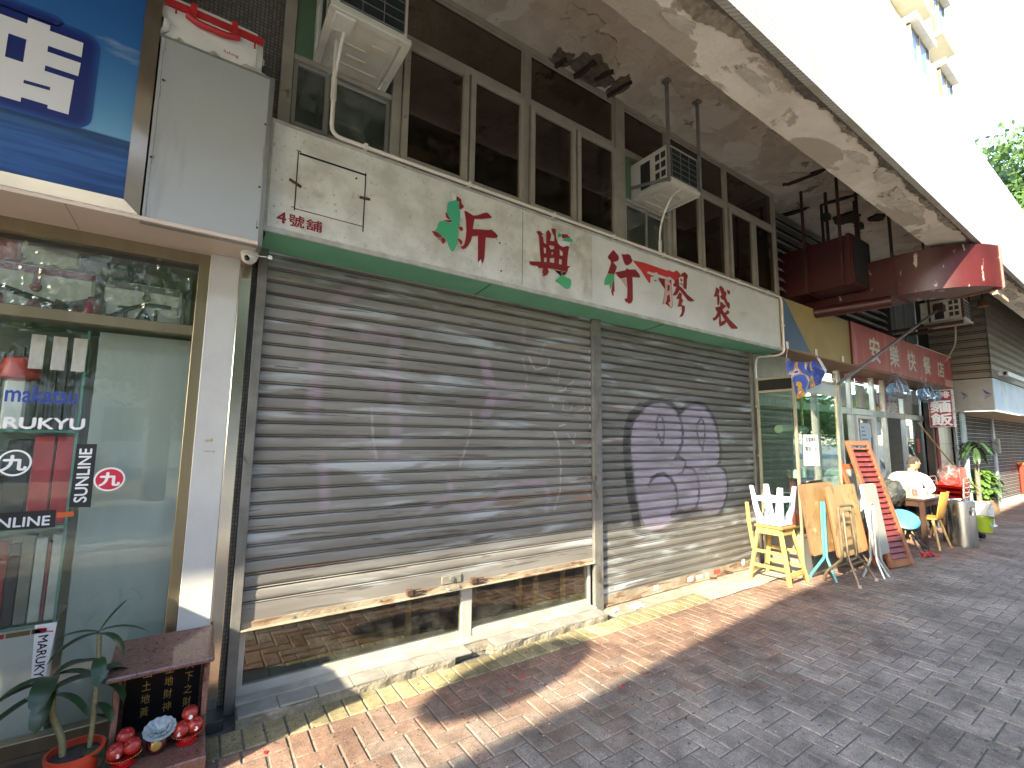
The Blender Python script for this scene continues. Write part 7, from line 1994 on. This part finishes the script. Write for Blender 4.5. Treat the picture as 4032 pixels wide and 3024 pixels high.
def hand(wx, wy, wz, dx_, dy_):
    d_ = V((dx_, dy_, 0)).normalized(); s_ = V((-d_.y, d_.x, 0)); o_ = V((wx, wy, wz))
    q = MB()
    q.tube([o_, o_+d_*.05, o_+d_*.085], [.022, .034, .030], 8)
    for k, ln in enumerate((.062, .075, .07, .052)):
        b_ = o_+d_*.082+s_*(-.027+.018*k)
        q.tube([b_, b_+d_*ln*.5+V((0, 0, .006)), b_+d_*ln+V((0, 0, -.012))], [.0095, .009, .007], 6)
    b_ = o_+d_*.03-s_*.03
    q.tube([b_, b_+d_*.03-s_*.022, b_+d_*.06-s_*.026], [.012, .0105, .008], 6)
    return q
hand(PX-.10, PY+.14, .79, -1, -.3).build('hand', skin_m, man, smooth=70)
hand(PX-.20, PY-.18, .785, -1, .2).build('hand', skin_m, man, smooth=70)
chr_ = thing('dining_chair', 'dark chair under the seated man', 'chair', (PX+.05, PY, 0))
MB().box(PX-.2, PX+.22, PY-.21, PY+.21, .33, .37).build('seat', dk, chr_, bevel=.008)
MB().box(PX+.235, PX+.26, PY-.2, PY+.2, .45, .86).build('backrest', mat('grey_back', (.22, .21, .2), r=.6), chr_, bevel=.01)
for (x, y) in ((-.18, -.19), (.2, -.19), (-.18, .19), (.24, .19)): MB().box(PX+x-.018, PX+x+.018, PY+y-.018, PY+y+.018, 0, .33 if x < 0 else .6).build('leg', dk, chr_)

# ------------------------------------------------------------------ litter on the paving
lit = [((3.62, -.16, .20, .10), (.72, .73, .74), 'crumpled white paper by the foot of the graffiti shutter'), ((3.36, -.13, .12, .05), (.5, .48, .42), 'torn grey paper strip by the steel post'), ]
for (x, y, a_, b_), c_, lb_ in lit:
    q = MB().grid(lambda u, v: (x+a_*(u-.5), y+b_*(v-.5)+.03*u, .012+.018*abs(math.sin(u*9+v*7))), 7, 4)
    q.build('paper_scrap', mat('scrap_%d' % int(c_[0]*100), c_, r=.8), label=lb_, cat='paper scrap')
random.seed(17)
reds = [('beside the round shadow, larger of the two near it', 1.80, -.69), ('by the round shadow, smaller of the two near it', 1.95, -.60), ('in front of the tile step corner', .42, -.50), ('out in the shade of the paving', 2.42, -1.06)]
for k, (lb_, x, y) in enumerate(reds):
    a = random.random()*3; d_ = .014
    MB().prism([(x+d_*math.cos(a+g)*random.uniform(.6, 1.3), y+d_*math.sin(a+g)*random.uniform(.6, 1.3)) for g in (0, 1.3, 2.6, 3.9, 5.2)], .002, .0045, 'z').build('red_paper_scrap', mat('scrap_red', (.5, .02, .03), r=.6), label='tiny red paper scrap '+lb_, cat='paper scrap')
q = MB()
for k in range(90):
    x, y = random.uniform(.2, 5), random.uniform(-2.2, -.3); r_ = random.uniform(.002, .006)
    q.prism([(x+r_*math.cos(g)*random.uniform(.5, 1.4), y+r_*math.sin(g)) for g in (0, 1.5, 3, 4.6)], .001, .003, 'z')
q.build('litter_crumbs', mat('crumb', (.5, .49, .46), r=.8), kind='stuff')

# added box just left of the view, sized to shade the shrine and sill
cn = thing('added_shade_box', 'added wooden box out of view that shades the shrine and sill', 'counter', (-1.4, -.6, 0))
MB().box(-1.85, -1.02, -.98, -.24, 0, 1.28).build('body', mat('shade_box_wood', (.30, .2, .11), (.24, .155, .085), 4, .6), cn, bevel=.006)
MB().box(-1.88, -.99, -1.01, -.21, 1.28, 1.32).build('top', mat('shade_box_top', (.38, .27, .16), (.32, .22, .13), 4, .5), cn, bevel=.006)
for z in (.08, .68): MB().box(-1.78, -1.1, -.992, -.978, z, z+.52).build('panel', mat('shade_box_panel', (.25, .16, .09), r=.6), cn, bevel=.004)

# ------------------------------------------------------------------ added shade roof and disc, then trees and block across the road
EDGE = ((-200, -1.3), (-2, -1.16), (1.2, -1.10), (2.3, -1.01), (4.7, -.78), (6, -.72), (9, -.74), (15.5, -.58), (20, -.46), (300, -.4))  # wanted shadow edge on the paving, which the added roof follows
def shade_roof_y(x): return float(np.interp(x+2.7*5.4/1.8, [p[0] for p in EDGE], [p[1] for p in EDGE]))-5.4/1.8
q = MB()
XS = [-60, -40, -20]+[-12+1.5*k for k in range(20)]+[20, 40, 60]
for x0, x1 in zip(XS, XS[1:]):
    y0, y1 = shade_roof_y(x0), shade_roof_y(x1)
    for (a, b, z0, z1) in ((0, -2.8, 5.2, 5.4), (0, -.12, 5.05, 5.2), (-2.68, -2.8, 5.05, 5.2)):
        vs = [(x0, y0+b, z0), (x0, y0+a, z0), (x1, y1+a, z0), (x1, y1+b, z0), (x0, y0+b, z1), (x0, y0+a, z1), (x1, y1+a, z1), (x1, y1+b, z1)]
        q.add(vs, [(0, 3, 2, 1), (4, 5, 6, 7), (0, 1, 5, 4), (1, 2, 6, 5), (2, 3, 7, 6), (3, 0, 4, 7)])
fl = thing('added_shade_roof', 'added roof slab on posts, out of view, shaped to shade the paving', 'shade blocker', (0, -5.5, 0))
q.build('shade_slab', mat('shade_roof_concrete', (.42, .40, .36), (.36, .34, .31), .6, .9), fl)
q = MB()
for x in range(-55, 60, 8): q.lathe([(.12, 0), (.12, 5.25)], (x, shade_roof_y(x)-1.4, -.13), 14)
q.build('post', MATS['shade_roof_concrete'], fl, smooth=40, kind='stuff')
RP = V((1.95-2.7*2.2, -.53-2.2, 1.8*2.2))  # added unseen disc, set towards the sun to cast the oval shadow
rsn = thing('added_shade_disc', 'added round plate on two thin arms, casting the oval shadow on the paving', 'road sign', RP)
for dx_ in (-.1, .1): MB().bar(RP+V((dx_, 0, .3)), RP+V((dx_, -1.5, 1.15)), .014).build('bracket', steel, rsn)
MS = Matrix.Translation(RP) @ Matrix.Rotation(math.radians(-21), 4, 'Z') @ Matrix.Rotation(math.radians(90), 4, 'X')
MB().lathe([(.001, -.01), (.44, -.01), (.44, .01), (.001, .01)], (0, 0, 0), 32, MS).build('plate', white_paint, rsn)
treem = mat('tree_leaf', (.05, .105, .02), (.085, .15, .03), .9, .55)
bark = mat('bark', (.12, .09, .065), (.08, .06, .045), 6, .9, bump=.5, bs=30)
def tree_mesh(seed, R_, H_, n, ls):
    random.seed(seed)
    q = MB()
    cl = [V((random.gauss(0, .45)*R_, random.gauss(0, .45)*R_, H_+random.gauss(0, .32)*R_)) for _ in range(34)]
    for k in range(n):
        c_ = random.choice(cl); d_ = V((random.gauss(0, 1), random.gauss(0, 1), random.gauss(0, .8))).normalized()*random.random()**.5*R_*.34
        p = c_+d_; u_ = V((random.gauss(0, 1), random.gauss(0, 1), random.gauss(0, 1))).normalized(); v_ = u_.orthogonal().normalized()*ls*.5; u_ = u_*ls
        q.add([p-u_*.5, p+v_*.5, p+u_*.5, p-v_*.5], [(0, 1, 2, 3)])
    b = MB(); b.tube([(0, 0, 0), (.1, 0, H_*.4), (0, .1, H_*.8), (0, 0, H_)], [R_*.09, R_*.075, R_*.06, R_*.03], 8)
    for c_ in cl[::3]: b.tube([(0, .05, H_*.7), c_*.5+V((0, 0, H_*.45)), c_], [R_*.035, R_*.02, R_*.008], 5)
    return q.mesh('crown', treem), b.mesh('trunk', bark, smooth=50)
def tree(label, x, y, cm, tm, s_, rz, grp):
    t = thing('street_tree', label, 'tree', (x, y, -.13), grp)
    t.scale = (s_, s_, s_); t.rotation_euler[2] = rz
    for n_, m_ in (('crown', cm), ('trunk', tm)):
        o = bpy.data.objects.new(n_, m_); COL.objects.link(o); o.parent = t; WL[o.name] = V((0, 0, 0))
    return t
cm, tm = tree_mesh(3, 2.6, 3.7, 5200, .26)
cm2, tm2 = tree_mesh(8, 3.8, 13.8, 9000, .34)
tree('tall leafy tree rising beyond the far end of the canopy', 37.5, 1.6, cm2, tm2, 1.06, .4, None)
tree('second tall tree behind the first beyond the canopy, mostly hidden', 42, 5.5, cm2, tm2, 1.15, 2.4, None)
ORD = ('first', 'second', 'third', 'fourth', 'fifth', 'sixth', 'seventh', 'eighth', 'ninth', 'tenth', 'eleventh', 'twelfth')
for k, (x, y, s_) in enumerate([(-6+5.2*k, -11.2-.9*((k*7) % 3), 1+.12*((k*5) % 3)) for k in range(11)]):
    tree(ORD[k]+' tree from the tackle shop end in the row across the road', x, y, cm, tm, s_, k*1.3, 'street trees across the road')
ob = thing('street_block', 'pale low block with dark windows across the road', 'building', (10, -27, 0))
MB().box(-40, 60, -34, -27, -.2, 13).build('wall', mat('block_wall', (.5, .47, .41), (.42, .4, .35), .5, .8), ob)
q = MB()
for k in range(34):
    for j in range(4): q.box(-38+k*2.85, -36.4+k*2.85, -27.02, -26.98, 1.2+j*3, 2.9+j*3)
q.build('window', mat('block_window', (.05, .06, .07), r=.1), ob)
